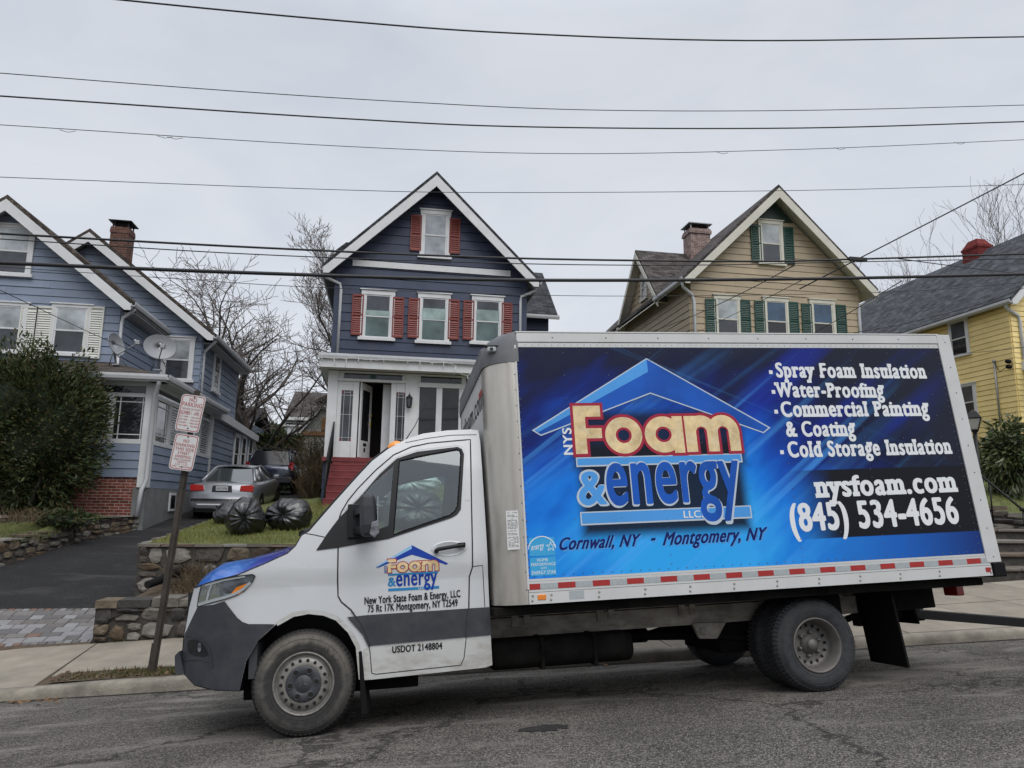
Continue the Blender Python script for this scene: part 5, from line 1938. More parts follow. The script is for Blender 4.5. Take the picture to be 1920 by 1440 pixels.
def emblem(parent, tf, place, dark=True):
    """tf maps emblem coordinates (metres on the box side) to the surface"""
    def shp(name, polys, m, layer):
        mb = MB()
        for i, (o, hs) in enumerate(polys):
            v2, f2 = poly2(o, hs)
            mb.add([place(*tf(*p), layer + 0.00004 * (i % 5)) for p in v2], f2, 0, False)
        return mb.build(name, m, parent)
    lt, lb = BL(1002, 807), BL(1014, 815)
    ap, ip = BL(1212, 674), BL(1219, 736)
    rt, rb = BL(1440, 802), BL(1431, 810)
    md = ((ap[0] * .5 + ip[0] * .5), ap[1] * .55 + ip[1] * .45)
    e = 0.012
    if dark:
        shp('chevron_outline', [([(lt[0] - 2 * e, lt[1]), (lb[0], lb[1] - e), (ip[0], ip[1] - e), (rb[0], rb[1] - e), (rt[0] + 2 * e, rt[1]), (ap[0], ap[1] + e)], [])], M['print_grey'], 0.0004)
    shp('chevron', [([lt, lb, ip, rb, rt, ap], [])], M['print_blue'] if dark else M['print_roof'], 0.0009)
    k1 = (ap[0] * .62 + ip[0] * .38, ap[1] * .62 + ip[1] * .38)
    shp('chevron_light', [([lt, (lt[0] * .9 + lb[0] * .1 + .03, lt[1] * .6 + lb[1] * .4), k1, ap], [])], M['print_sky'] if dark else M['print_pale'], 0.0014)
    # F o a m
    fL, fR, fT, fB = BL(1076, 800)[0], BL(1127, 800)[0], BL(1100, 761)[1], BL(1100, 851)[1]
    oL, oR = BL(1133, 800)[0], BL(1202, 800)[0]
    aL, aR = BL(1207, 800)[0], BL(1277, 800)[0]
    mL, mR = BL(1283, 800)[0], BL(1384, 800)[0]
    xT = BL(1240, 781)[1]
    xB = BL(1240, 849)[1]
    for grow, m, lay, nm in ((0.026, M['print_crimson'], 0.0018, 'foam_outline'), (0.0, M['print_foam'], 0.0026, 'foam_letters')):
        g = grow
        P = []
        st = 0.105
        P.append(([(fL - g, fB - g), (fL + st + g, fB - g), (fL + st + g, fT + g), (fL - g, fT + g)], []))
        P.append(([(fL + st - .01, fT - st * .95 - g), (fR + g, fT - st * .95 - g), (fR + g, fT + g), (fL + st - .01, fT + g)], []))
        P.append(([(fL + st - .01, fB + .135 - g), (fR + g, fB + .135 - g), (fR + g, fB + .135 + st * .85 + g), (fL + st - .01, fB + .135 + st * .85 + g)], []))
        for l, r in ((oL, oR), (aL, aR)):
            rx, rz = (r - l) / 2, (xT - xB) / 2
            o, i = ring_poly((l + r) / 2, (xT + xB) / 2, rx + g, rz + g, rx * .43 - g * .8, rz * .43 - g * .8)
            P.append((o, [i]))
        P.append(([(aR - .085 - g, xB - .005 - g), (aR + .012 + g, xB - .005 - g), (aR + .012 + g, xT + g), (aR - .085 - g, xT + g)], []))
        w = (mR - mL) / 5.0
        P.append(([(mL - g, xB - g), (mL + w + g, xB - g), (mL + w + g, xT + g), (mL - g, xT + g)], []))
        for k in (0, 1):
            x0 = mL + 2 * w * k
            arc = []
            for j in range(13):
                t = math.pi * (1 - j / 12)
                arc.append((x0 + 1.5 * w + (1.5 * w + g) * math.cos(t), xT - 1.45 * w + (1.5 * w + g) * math.sin(t)))
            inn = []
            for j in range(13):
                t = math.pi * j / 12
                inn.append((x0 + 1.5 * w + (0.5 * w - g * .5) * math.cos(t), xT - 1.45 * w + (0.5 * w - g * .5) * math.sin(t)))
            P.append((arc + inn, []))
            P.append(([(x0 + 2 * w - g * .8, xB - g), (x0 + 3 * w + g, xB - g), (x0 + 3 * w + g, xT - 1.44 * w), (x0 + 2 * w - g * .8, xT - 1.44 * w)], []))
        shp(nm, P, m, lay)
    # bars
    for (a, b, c, d) in (((1082, 859), (1388, 853), (1389, 865), (1084, 872)), ((1090, 962), (1405, 950), (1405, 969), (1092, 982))):
        q = [BL(*p) for p in (a, b, c, d)]
        z1, z0 = (q[0][1] + q[1][1]) / 2, (q[2][1] + q[3][1]) / 2
        xa, xb = q[0][0], q[1][0]
        if dark:
            shp('emblem_bar_outline', [([(xa - .012, z0 - .014), (xb + .012, z0 - .014), (xb + .012, z1 + .01), (xa - .012, z1 + .01)], [])], M['print_grey'], 0.0006)
        shp('emblem_bar', [([(xa, z0), (xb, z0), (xb, z1), (xa, z1)], [])], M['print_sky'] if dark else M['print_band'], 0.0011)
    pl = lambda x, z, l=0.0: place(*tf(x, z), l)
    A, B_ = BL(1089, 946), BL(1136, 944)
    hgt = BL(1089, 885)[1] - A[1]
    if dark:
        letters('ampersand_outline', '&', (A[0] - .012, A[1] - .012), (B_[0] + .014, B_[1] - .012), hgt + .024, pl, M['print_grey'], parent, bold=0.05, layer=0.0014)
    letters('ampersand', '&', A, B_, hgt, pl, M['print_sky'] if dark else M['print_band'], parent, bold=0.03, layer=0.0020)
    A, B_ = BL(1142, 946), BL(1390, 936)
    A = (A[0], (A[1] + B_[1]) / 2)
    B_ = (B_[0], A[1])
    if dark:
        letters('energy_outline', 'energy', (A[0] - .012, A[1] - .014), (B_[0] + .014, B_[1] - .014), 0.50, pl, M['print_grey'], parent, bold=0.034, layer=0.0013)
    letters('energy_letters', 'energy', A, B_, 0.47, pl, M['print_blue'] if dark else M['print_roof'], parent, bold=0.026, layer=0.0020)
    A, B_ = BL(1282, 971), BL(1318, 970)
    letters('small_lettering', 'LLC.', A, B_, 0.058, pl, M['print_white'], parent, bold=0.02, layer=0.0030)
    A, B_ = BL(1074, 852), BL(1071, 803)
    letters('small_lettering', 'NYS', A, (A[0], B_[1]), 0.078, pl, M['print_white'] if dark else M['print_roof'], parent, bold=0.03, layer=0.0016)


M['print_roof'] = mat('royal_blue_print', (0.010, 0.045, 0.30), 0.35, spec=0.18)
M['print_pale'] = mat('pale_blue_print', (0.25, 0.45, 0.66), 0.35, spec=0.18)
M['print_band'] = mat('mid_blue_print', (0.030, 0.20, 0.43), 0.35, spec=0.18)
emblem(panel, lambda x, z: (x, z), on_box)
a0, a1 = BL(1002, 807), BL(1440, 802)
d0, d1 = TL(705, 1064), TL(840, 1055)
ds = (d1[0] - d0[0]) / (a1[0] - a0[0])
dap, bap = TL(773, 1022), BL(1212, 674)
dbt, bbt = TL(775, 1107), BL(1240, 979)
dsz = (dap[1] - dbt[1]) / (bap[1] - bbt[1])
emblem(dl, lambda x, z: (d0[0] + (x - a0[0]) * ds, dap[1] + (z - bap[1]) * dsz), on_cab, dark=False)
for body, a, b, cap in (('New York State Foam & Energy, LLC', (684, 1133), (863, 1119), 13), ('75 Rt 17K Montgomery, NY 12549', (690, 1148), (858, 1136), 13), ('USDOT 2148804', (736, 1224), (829, 1216), 12)):
    A, B_ = TL(*a), TL(*b)
    letters('lettering', body, A, B_, TL(a[0], a[1] - cap)[1] - A[1], on_cab, M['print_black'], dl, bold=0.038, layer=0.004)

# ---- energy label in the lower front corner of the panel
q0, q1 = BL(991, 1009), BL(1041, 1041)
r0, r1 = BL(993, 1047), BL(1044, 1078)
mb = MB()
for (x0, z1, x1, z0) in ((q0[0], q0[1], q1[0], q1[1]), (q0[0], r0[1] + .004, q1[0], r1[1])):
    mb.add([on_box(x, z, 0.0004) for x, z in ((x0, z0), (x1, z0), (x1, z1), (x0, z1))], ((0, 1, 2, 3),))
es = mb.build('energy_label', M['print_cyan'], panel)
mb = MB()
cx, cz = (q0[0] + q1[0]) / 2, (q0[1] * .35 + q1[1] * .65)
arc = [(cx + 0.115 * math.cos(t), cz + 0.105 * math.sin(t)) for t in [math.pi * (0.02 + 0.96 * k / 16) for k in range(17)]]
for a, b in zip(arc, arc[1:]):
    da = Vector((b[0] - a[0], b[1] - a[1])).normalized() * 0.004
    mb.add([on_box(*p, 0.0008) for p in ((a[0] - da.y, a[1] + da.x), (b[0] - da.y, b[1] + da.x), (b[0] + da.y, b[1] - da.x), (a[0] + da.y, a[1] - da.x))], ((0, 1, 2, 3),))
sc = (cx + 0.075, cz + 0.02)
spts = [(sc[0] + (0.045 if k % 2 == 0 else 0.018) * math.cos(math.pi / 2 + math.pi * k / 5), sc[1] + (0.045 if k % 2 == 0 else 0.018) * math.sin(math.pi / 2 + math.pi * k / 5)) for k in range(10)]
inn = [(sc[0] + (a - sc[0]) * .72, sc[1] + (b - sc[1]) * .72) for a, b in spts]
v2, f2 = poly2(spts, [inn])
mb.add([on_box(*p, 0.0009) for p in v2], f2)
mb.build('label_star', M['print_white'], panel)
w = q1[0] - q0[0]
letters('label_lettering', 'energy', (q0[0] + .02, cz - .005), (q0[0] + w * .6, cz + .012), 0.045, on_box, M['print_white'], panel, bold=0.005, shear=0.4, layer=0.0008)
hh = r0[1] - r1[1]
for body, f, x0, x1, cp in (('HOME', 0.80, .28, .70, .16), ('PERFORMANCE', 0.56, .04, .98, .16), ('WITH', 0.37, .40, .64, .10), ('ENERGY STAR', 0.09, .05, .98, .19)):
    letters('label_lettering', body, (q0[0] + w * x0, r1[1] + hh * f), (q0[0] + w * x1, r1[1] + hh * f), hh * cp, on_box, M['print_white'], panel, bold=0.006, layer=0.0008)

# warning sheet on the corner post, web address on the front wall
sa, sb = TL(948, 958, YB), TL(975, 1030, YB)
mb = MB()
mb.box((sa[0], YB - 0.0075, sb[1]), (sb[0], YB - 0.0062, sa[1]))
stk = mb.build('warning_sheet', M['sticker'], post0)
mb = MB()
rr = random.Random(9)
z = sa[1] - 0.02
while z > sb[1] + 0.02:
    x = sa[0] + 0.01
    while x < sb[0] - 0.02:
        l = rr.uniform(0.01, 0.03)
        if rr.random() < 0.85:
            mb.add([(x, YB - 0.008, z), (min(x + l, sb[0] - .008), YB - 0.008, z), (min(x + l, sb[0] - .008), YB - 0.008, z + .004), (x, YB - 0.008, z + .004)], ((0, 1, 2, 3),))
        x += l + 0.006
    z -= rr.choice((0.011, 0.011, 0.02))
mb.build('fine_print', M['gap'], post0)
_f = lambda x, z, l=0.0: (XF - 0.003 - l, 2.06 - x, z)
letters('front_lettering', 'nysfoam.com', (0.0, 2.60), (2.04, 2.60), 0.20, _f, M['print_black'], fw, bold=0.014)
mb = MB()
mb.box((XF - 0.004, 0.06, 2.72), (XF - 0.002, 0.30, 2.78))
mb.build('front_sticker', M['tape_red'], fw)
mb = MB()
for k in range(22):
    for z in (2.90, 2.96):
        mb.lathe([(0.007, 0), (0.004, 0.004), (0, 0.005)], 6, Matrix.Translation((XF - 0.013, YB + ROUND + 0.09 * k, z)) @ Matrix.Rotation(rad(-90), 4, 'Y'))
mb.build('front_rivets', M['rivet'], fw)

# drawbar of a trailer behind the truck
mb = MB()
a, b = W(1660, 1146, 0.9), W(2150, 1186, 0.75)
b = a + (b - a) * 2.2
d = (b - a).normalized()
up = Vector((0, 0, 1))
sd_ = d.cross(up).normalized()
for s0, L0 in ((0.0, (b - a).length),):
    h, wd = 0.045, 0.045
    lo = [a + sd_ * x + up * z for x, z in ((-wd, -h), (wd, -h), (wd, h), (-wd, h))]
    hi_ = [b + sd_ * x + up * z for x, z in ((-wd, -h), (wd, -h), (wd, h), (-wd, h))]
    mb.hexa(lo, hi_)
tr = mb.build('trailer_drawbar', M['black_iron'], bevel=0.006)
tag(tr, 'black steel trailer drawbar hitched behind the box truck', 'trailer')
mb = MB()
mb.tube([a + d * 0.28 + up * 0.02, a + d * 0.28 + up * 0.14], 0.05, 8)
mb.box((a.x - 0.02, a.y - 0.07, a.z - 0.06), (a.x + 0.36, a.y + 0.07, a.z + 0.065))
mb.build('coupling', M['black_iron'], tr, bevel=0.01)
# ================================================================== houses
V = Vector
EX, EY = V((1, 0, 0)), V((0, 1, 0))


def val(f, z):
    return f(z) if callable(f) else f


def siding(mb, o, ex, n, z0, z1, xl, xr, c, lap=0.046, mi=0):
    """lapped boards on a wall: o + ex*s + z, facing n; xl, xr may depend on z (gables)"""
    o, ex, n = V(o), V(ex), V(n)
    rr = random.Random(int(z0 * 97 + c * 1000))
    P = lambda s, h, d: o + ex * s + V((0, 0, h)) + n * d
    z = z0
    while z < z1 - 0.01:
        zt = min(z + c, z1)
        a0, a1, b0, b1 = val(xl, z), val(xr, z), val(xl, zt - .001), val(xr, zt - .001)
        if a1 - a0 > 0.02:
            if b1 < b0:
                b0 = b1 = (b0 + b1) / 2
            lo, hi_ = max(a0, b0), min(a1, b1)
            cuts = []
            s_ = lo + rr.uniform(.4, 3.2)
            while s_ < hi_ - .3:
                cuts.append(s_)
                s_ += rr.uniform(2.2, 3.6)
            es = [(a0, b0)] + [(q, q) for q in cuts] + [(a1, b1)]
            for (p0, q0), (p1, q1) in zip(es, es[1:]):
                l = lap + rr.uniform(-.003, .005)
                dz = rr.uniform(-.004, .004)
                g = .002
                z2 = z + rr.uniform(-.004, .004)
                mb.add([P(p0 + g, z + dz, l), P(p1 - g, z2, l), P(q1 - g, zt - .015, .030), P(q0 + g, zt - .015, .030), P(p0 + g, z + dz, 0), P(p1 - g, z2, 0), P(q1 - g, zt - .015, 0), P(q0 + g, zt - .015, 0)],
                       ((0, 1, 2, 3), (4, 5, 1, 0), (0, 3, 7, 4), (1, 5, 6, 2), (3, 2, 6, 7)), mi)
        z = zt


def solid(mb, poly, d, mi=0):
    mb.prism(poly, d, mi)


def window(par, o, ex, n, s, z, w, h, top, bot, trim='white_trim', case=0.11, head=0.17, sill=0.09, split=0.48, sash='white_trim'):
    """double hung window, (s, z) lower middle of the whole frame, w x h outside"""
    o, ex, n = V(o), V(ex), V(n)
    o = o + n * .032
    P = lambda a, b, d: o + ex * (s + a) + V((0, 0, z + b)) + n * d

    def bx(mb, a0, a1, b0, b1, d0, d1, mi=0):
        mb.hexa([P(a0, b0, d0), P(a1, b0, d0), P(a1, b0, d1), P(a0, b0, d1)], [P(a0, b1, d0), P(a1, b1, d0), P(a1, b1, d1), P(a0, b1, d1)], mi)
    mb = MB()
    iw = w / 2 - case
    bx(mb, -w / 2, -iw, sill, h - head, -.03, .058)
    bx(mb, iw, w / 2, sill, h - head, -.03, .058)
    if head:
        bx(mb, -w / 2 - .01, w / 2 + .01, h - head, h - .035, -.03, .064)
        bx(mb, -w / 2 - .05, w / 2 + .05, h - .035, h, -.03, .095)
    bx(mb, -w / 2 - (.06 if head else 0), w / 2 + (.06 if head else 0), 0, sill, -.03, .10 if head else .06)
    z0, z1 = sill, h - head
    zm = z0 + (z1 - z0) * split
    for b0, b1, d in ((z0, zm + .03, .036), (zm, z1, .046)):
        bx(mb, -iw, -iw + .045, b0, b1, 0, d)
        bx(mb, iw - .045, iw, b0, b1, 0, d)
        bx(mb, -iw + .045, iw - .045, b0, b0 + .04, 0, d)
        bx(mb, -iw + .045, iw - .045, b1 - .04, b1, 0, d)
    f = mb.build('window', M[trim], par)
    for b0, b1, m, d in ((z0 + .03, zm + .01, bot, .028), (zm + .03, z1 - .03, top, .038)):
        q = MB()
        q.quad(P(-iw + .03, b0, d), P(iw - .03, b0, d), P(iw - .03, b1, d), P(-iw + .03, b1, d))
        q.build('pane', M[m], f)
    return f


def shutter(par, o, ex, n, s, z, w, h, m):
    o, ex, n = V(o), V(ex), V(n)
    o = o + n * .032
    P = lambda a, b, d: o + ex * (s + a) + V((0, 0, z + b)) + n * d

    def bx(mb, a0, a1, b0, b1, d0, d1):
        mb.hexa([P(a0, b0, d0), P(a1, b0, d0), P(a1, b0, d1), P(a0, b0, d1)], [P(a0, b1, d0), P(a1, b1, d0), P(a1, b1, d1), P(a0, b1, d1)])
    mb = MB()
    e = .04
    bx(mb, -w / 2, -w / 2 + e, 0, h, .02, .065)
    bx(mb, w / 2 - e, w / 2, 0, h, .02, .065)
    for b in (0, h * .48, h - .06):
        bx(mb, -w / 2 + e, w / 2 - e, b, b + .06, .02, .063)
    bx(mb, -w / 2 + e, w / 2 - e, .06, h - .06, .02, .030)
    k = 0.06
    while k < h - .10:
        if not (h * .48 - .05 < k < h * .48 + .06):
            mb.hexa([P(-w / 2 + e, k, .050), P(w / 2 - e, k, .050), P(w / 2 - e, k, .062), P(-w / 2 + e, k, .062)],
                    [P(-w / 2 + e, k + .055, .026), P(w / 2 - e, k + .055, .026), P(w / 2 - e, k + .055, .038), P(-w / 2 + e, k + .055, .038)])
        k += .066
    return mb.build('shutter', M[m], par)


def gable_roof(par, xl, xa, xr, ze, za, y0, y1, fascia, shingle, soffit='soffit', fh=0.30, t=0.10, name='roof', left=True, right=True, wall_y=None, zr=None):
    """ridge along y; eaves at (xl, ze) and (xr, zr or ze), apex (xa, za)"""
    zr = ze if zr is None else zr
    mb = MB()
    for on, xe, z_ in ((left, xl, ze), (right, xr, zr)):
        if on:
            mb.prism([(xe, y0, z_), (xa, y0, za), (xa, y0, za - t * 1.25), (xe, y0, z_ - t)] if xe < xa else [(xa, y0, za), (xe, y0, z_), (xe, y0, z_ - t), (xa, y0, za - t * 1.25)], (0, y1 - y0, 0))
    r = planar_uv(mb.build(name, M[shingle], par))
    mb = MB()
    for on, xe, z_ in ((left, xl, ze), (right, xr, zr)):
        if on:
            s = 1 if xe < xa else -1
            k = (za - z_) / abs(xa - xe)
            a = t + .015
            xe2 = xe + s * 0.02
            mb.prism([(xe2, y0 - .03, z_ - a), (xa, y0 - .03, za - a * 1.2), (xa, y0 - .03, za - a - fh * 1.2), (xe2 + s * .16, y0 - .03, z_ - a - fh + .16 * k), (xe2, y0 - .03, z_ - a - fh + .16 * k)], (0, .05, 0))
    mb.build('rake_board', M[fascia], par)
    if wall_y:
        mb = MB()
        for on, xe, z_ in ((left, xl, ze), (right, xr, zr)):
            if on:
                d = t + .05
                mb.prism([(xe, y0 + .03, z_ - d - .05), (xa, y0 + .03, za - d * 1.25 - .05), (xa, y0 + .03, za - d * 1.25 - .09), (xe, y0 + .03, z_ - d - .09)], (0, y1 - y0 - .04, 0))
        mb.build('soffit', M[soffit], par)
    return r


def gutter(par, a, b, r=0.065, m='gutter'):
    a, b = V(a), V(b)
    d = (b - a).normalized()
    s = d.cross(V((0, 0, 1))).normalized()
    mb = MB()
    prof = [(-r, .06), (-r, -.03), (-r * .5, -.07), (r * .6, -.07), (r, .0), (r, .06), (r - .012, .06), (r - .015, 0), (r * .5, -.055), (-r * .5, -.055), (-r + .012, .06)]
    lo = [a + s * x + V((0, 0, z)) for x, z in prof]
    mb.prism(lo, b - a)
    return mb.build('gutter', M[m], par)


def downspout(par, pts, r=0.045, m='gutter'):
    mb = MB()
    mb.tube(pts, r, 8, smooth=True)
    return mb.build('downspout', M[m], par)


def chimney(par, lo, hi, m, cap='metal_grey', flare=0.06, name='chimney'):
    mb = MB()
    x0, y0, z0 = lo
    x1, y1, z1 = hi
    mb.box((x0, y0, z0), (x1, y1, z1 - .22))
    mb.box((x0 - flare, y0 - flare, z1 - .22), (x1 + flare, y1 + flare, z1 - .08))
    mb.box((x0 - flare * .4, y0 - flare * .4, z1 - .08), (x1 + flare * .4, y1 + flare * .4, z1))
    c = planar_uv(mb.build(name, M[m], par))
    if cap:
        mb = MB()
        mb.box((x0 - .08, y0 - .08, z1 + .20), (x1 + .08, y1 + .08, z1 + .235))
        mb.box((x0 + .10, y0 + .10, z1), (x1 - .10, y1 - .10, z1 + .20), 1)
        for a in (x0 + .03, x1 - .07):
            for b in (y0 + .03, y1 - .07):
                mb.box((a, b, z1), (a + .04, b + .04, z1 + .2))
        mb.build('chimney_cap', [M[cap], M['dark_void']], c)
    return c


NF = V((0, -1, 0))                # walls facing the street
NR = V((1, 0, 0))                 # walls facing right
NL = V((-1, 0, 0))

# ---------------------------------------------------------------- navy house
nav = empty('navy_house', label='navy blue house with red shutters, white porch and red front steps', cat='house')
YF = 15.5
xl, xr, xa, zap = -1.20, 4.66, 1.71, 12.02
xe0, xe1, ze = -1.60, 5.03, 8.80
slope = (12.08 - ze) / (xa - xe0)
mb = MB()
mb.prism([(xl, YF, 1.4), (xr, YF, 1.4), (xr, YF, 8.95), (xa, YF, 11.75), (xl, YF, 8.95)], (0, 10.5, 0))
gx = lambda z: xl if z < 8.95 else xl + (z - 8.95) * (xa - xl) / (11.8 - 8.95)
gr = lambda z: xr if z < 8.95 else xr - (z - 8.95) * (xr - xa) / (11.8 - 8.95)
siding(mb, (0, YF, 0), EX, NF, 4.9, 11.7, gx, gr, 0.285)
siding(mb, (xl, 0, 0), EY, NL, 1.8, 8.95, YF, 26, 0.285)
siding(mb, (xr, 0, 0), EY, NR, 4.0, 8.95, YF, 26, 0.285)
mb.build('wall', M['navy'], nav)
gable_roof(nav, xe0, xa, xe1, ze, 12.08, 15.0, 26.3, 'white_trim', 'shingle_dark', fh=0.33, wall_y=YF)
mb = MB()
mb.box((xl - .06, YF - .062, 4.9), (xl + .10, YF + .06, 8.8))
mb.box((xr - .10, YF - .062, 4.9), (xr + .06, YF + .06, 8.8))
mb.build('corner_board', M['navy'], nav)
mb = MB()
zb = W(812, 503, YF).z
hw = (11.55 - zb) / slope
mb.box((xa - hw + .05, YF - .085, zb - .12), (xa + hw - .05, YF, zb + .07))
mb.build('frieze_board', M['white_trim'], nav)
for (px, ptop, pbot, t, b) in ((708, 544, 639.5, 'glass_grey', 'glass_green'), (813, 550, 646, 'glass_grey', 'glass_green'), (913.5, 555, 648, 'glass_grey', 'glass_green')):
    c = W(px, (ptop + pbot) / 2, YF)
    z0, z1 = W(px, pbot, YF).z, W(px, ptop, YF).z
    f = window(nav, (0, YF, 0), EX, NF, c.x, z0, 1.00, z1 - z0, t, b)
    q = MB()
    q.box((c.x - .36, YF - .078, z0 + .77), (c.x + .36, YF - .0725, z0 + 0.77 + (0.17 if px < 750 else 0.36)))
    q.build('blind', M['glass_mint'], f)
c = W(816, 440, YF)
za0, za1 = W(816, 486.5, YF).z, W(816, 394.5, YF).z
window(nav, (0, YF, 0), EX, NF, c.x, za0, .95, za1 - za0, 'glass_plastic', 'glass_plastic')
for px, py, h in ((670.5, 591, 1.28), (746, 596, 1.28), (775.7, 597, 1.26), (850, 600, 1.28), (878, 601, 1.26), (949.5, 605, 1.25), (780, 438, 1.18), (852, 444, 1.18)):
    c = W(px, py, YF)
    shutter(nav, (0, YF, 0), EX, NF, c.x, c.z - h / 2, .345, h, 'red_shutter')
gutter(nav, (xe0 - .03, 15.0, ze - .12), (xe0 - .03, 26, ze - .12))
gutter(nav, (xe1 + .03, 15.0, ze - .12), (xe1 + .03, 26, ze - .12))
downspout(nav, [(xe0 + .02, 15.2, ze - .2), (xe0 + .08, 15.25, ze - .34), (xl + .10, YF - .06, ze - .46), (xl + .14, YF - .075, ze - .65), (xl + .14, YF - .075, 5.9)])
downspout(nav, [(xe1 - .02, 15.2, ze - .2), (xe1 - .08, 15.25, ze - .34), (xr - .12, YF - .06, ze - .50), (xr - .15, YF - .075, ze - .7), (xr - .15, YF - .075, 5.9)])
# side wing and little roof behind
mb = MB()
mb.box((xr, 18.4, 2), (6.1, 23, 8.55))
siding(mb, (0, 18.4, 0), EX, NF, 4.0, 8.5, xr, 6.1, 0.285)
w_ = mb.build('wing_wall', M['navy'], nav)
mb = MB()
mb.prism([(4.6, 18.0, 8.5), (4.6, 20.6, 10.9), (4.6, 20.6, 10.78), (4.6, 18.0, 8.36)], (1.75, 0, 0))
mb.prism([(4.6, 23.2, 8.5), (4.6, 23.2, 8.36), (4.6, 20.6, 10.78), (4.6, 20.6, 10.9)], (1.75, 0, 0))
planar_uv(mb.build('wing_roof', M['shingle_dark'], nav))
gutter(nav, (4.9, 17.96, 8.38), (6.4, 17.96, 8.38))
mb = MB()
q0 = W(630, 473, 20)
mb.prism([(q0.x, 20, q0.z - 1.0), (q0.x, 20, q0.z + .1), (q0.x + .35, 20, q0.z + .42), (0.2, 20, q0.z + .5), (0.2, 20, q0.z - 1.0)], (0, 2.2, 0))
planar_uv(mb.build('side_dormer', M['shingle_dark'], nav))

# porch
PY = 13.3
pzf = 2.93
pr = MB()
PXL, PXR = -1.10, 4.70
mb = MB()
mb.box((PXL + .02, PY + .05, 1.5), (PXR, YF, pzf - .12), 0)
siding(mb, (PXL + .02, 0, 0), EY, NL, 1.6, pzf - .1, PY + .05, YF, .25)
mb.build('porch_base', M['navy'], nav)
mb = MB()
mb.box((PXL - .04, PY - .14, pzf - .11), (PXR + .05, YF, pzf))
mb.build('porch_floor', M['red_paint'], nav)
zft, zfb = 5.62, 5.26
mb = MB()
mb.box((-1.30, 12.82, zfb), (PXR + .45, 12.86, zft - .08))
mb.box((-1.32, 12.84, zfb), (-1.28, YF, zft - .08))
mb.box((-1.28, 12.86, zfb + .02), (PXR + .45, YF, zfb + .05))
mb.build('porch_fascia', M['white_trim'], nav)
gutter(nav, (-1.34, 12.77, zft - .06), (PXR + .5, 12.77, zft - .06), r=.05)
mb = MB()
mb.prism([(-1.33, 12.75, zft - .06), (-1.33, YF, 6.05), (-1.33, YF, 5.9), (-1.33, 12.75, zft - .12)], (PXR + 1.9, 0, 0))
planar_uv(mb.build('porch_roof', M['shingle_brown'], nav))
zt = 5.26
# posts, rails and panels of the glazed front
mb = MB()


def fr(x0, x1, z0, z1, d=0.0, th=0.06):
    mb.box((x0, PY - d, z0), (x1, PY - d + th + d, z1))


xs = {k: W(v, 780, PY).x for k, v in dict(post0=617, post1=637, sl0=634, sl1=660, dr0=671, dr1=733, sr0=733, sr1=757, post2=774, w0=781, w1=811, w2=824, w3=855).items()}
fr(PXL, xs['sl0'] - .05, pzf, zt, .03, .12)
fr(xs['sl0'] - .05, xs['sl0'] + .06, pzf, 4.98)
fr(xs['sl1'] - .0, xs['dr0'], pzf, 4.98, .01)
fr(xs['sl0'] + .06, xs['sl1'], pzf, 3.36)
fr(xs['sl0'] + .06, xs['sl1'], 4.73, 4.98)
fr(xs['dr1'] - .02, xs['dr1'] + .12, pzf, 4.98, .01)
fr(xs['dr1'] + .12, xs['sr1'] + .02, pzf, 3.36)
fr(xs['dr1'] + .12, xs['sr1'] + .02, 4.73, 4.98)
fr(xs['sr1'] + .02, xs['w0'], pzf, zt, .02, .10)
fr(xs['sl0'] - .05, xs['sr1'] + .02, 4.98, 5.05, .05)
fr(xs['sl0'] - .05, xs['sr1'] + .02, 5.21, zt)
fr(xs['sl0'] - .05, xs['sl0'] + .10, 5.05, 5.21)
fr(xs['sr1'] - .08, xs['sr1'] + .02, 5.05, 5.21)
x = xs['w0']
fr(x, PXR, pzf, 3.45)
fr(x, PXR, 4.90, 5.03, .02)
fr(x, PXR, 5.21, zt)
k = 0
ww = xs['w2'] - xs['w0']
while x < PXR - .3:
    fr(x - .04, x + .06, 3.45, 4.90)
    fr(x + ww - .10, x + ww - .04, 3.45, 4.90)
    if k % 2 == 0:
        fr(x - .04, x + .08, 5.03, 5.21)
    x += ww
    k += 1
fr(PXR - .12, PXR, pzf, zt, .03, .12)
mb.box((PXL, PY + .12, pzf), (PXL + .06, YF, zt))
pf = mb.build('porch_front', M['white_trim'], nav, bevel=.006, seg=1)
mb = MB()
mb.quad((xs['w0'] + .06, PY + .03, 3.45), (PXR, PY + .03, 3.45), (PXR, PY + .03, 4.9), (xs['w0'] + .06, PY + .03, 4.9))
mb.build('porch_pane', M['glass_dark'], pf)
mb = MB()
mb.quad((xs['w0'] + .06, PY + .032, 5.03), (PXR, PY + .032, 5.03), (PXR, PY + .032, 5.21), (xs['w0'] + .06, PY + .032, 5.21))
mb.build('transom_pane', M['glass_dark'], pf)
mb = MB()
mb.quad((xs['sl0'] + .10, PY + .032, 5.05), (xs['sr1'] - .08, PY + .032, 5.05), (xs['sr1'] - .08, PY + .032, 5.21), (xs['sl0'] + .1, PY + .032, 5.21))
mb.build('transom_pane', M['glass_grey'], pf)
mb = MB()
cx = (xs['sl0'] + xs['sr1']) / 2
mb.add([(cx - .11, PY + .026, 5.13), (cx, PY + .026, 5.06), (cx + .11, PY + .026, 5.13), (cx, PY + .026, 5.20)], ((0, 1, 2, 3),))
mb.build('green_diamond', M['green_shutter'], pf)
M['lead'] = mat('lead_came', (0.42, 0.43, 0.44), 0.4, 0.5)
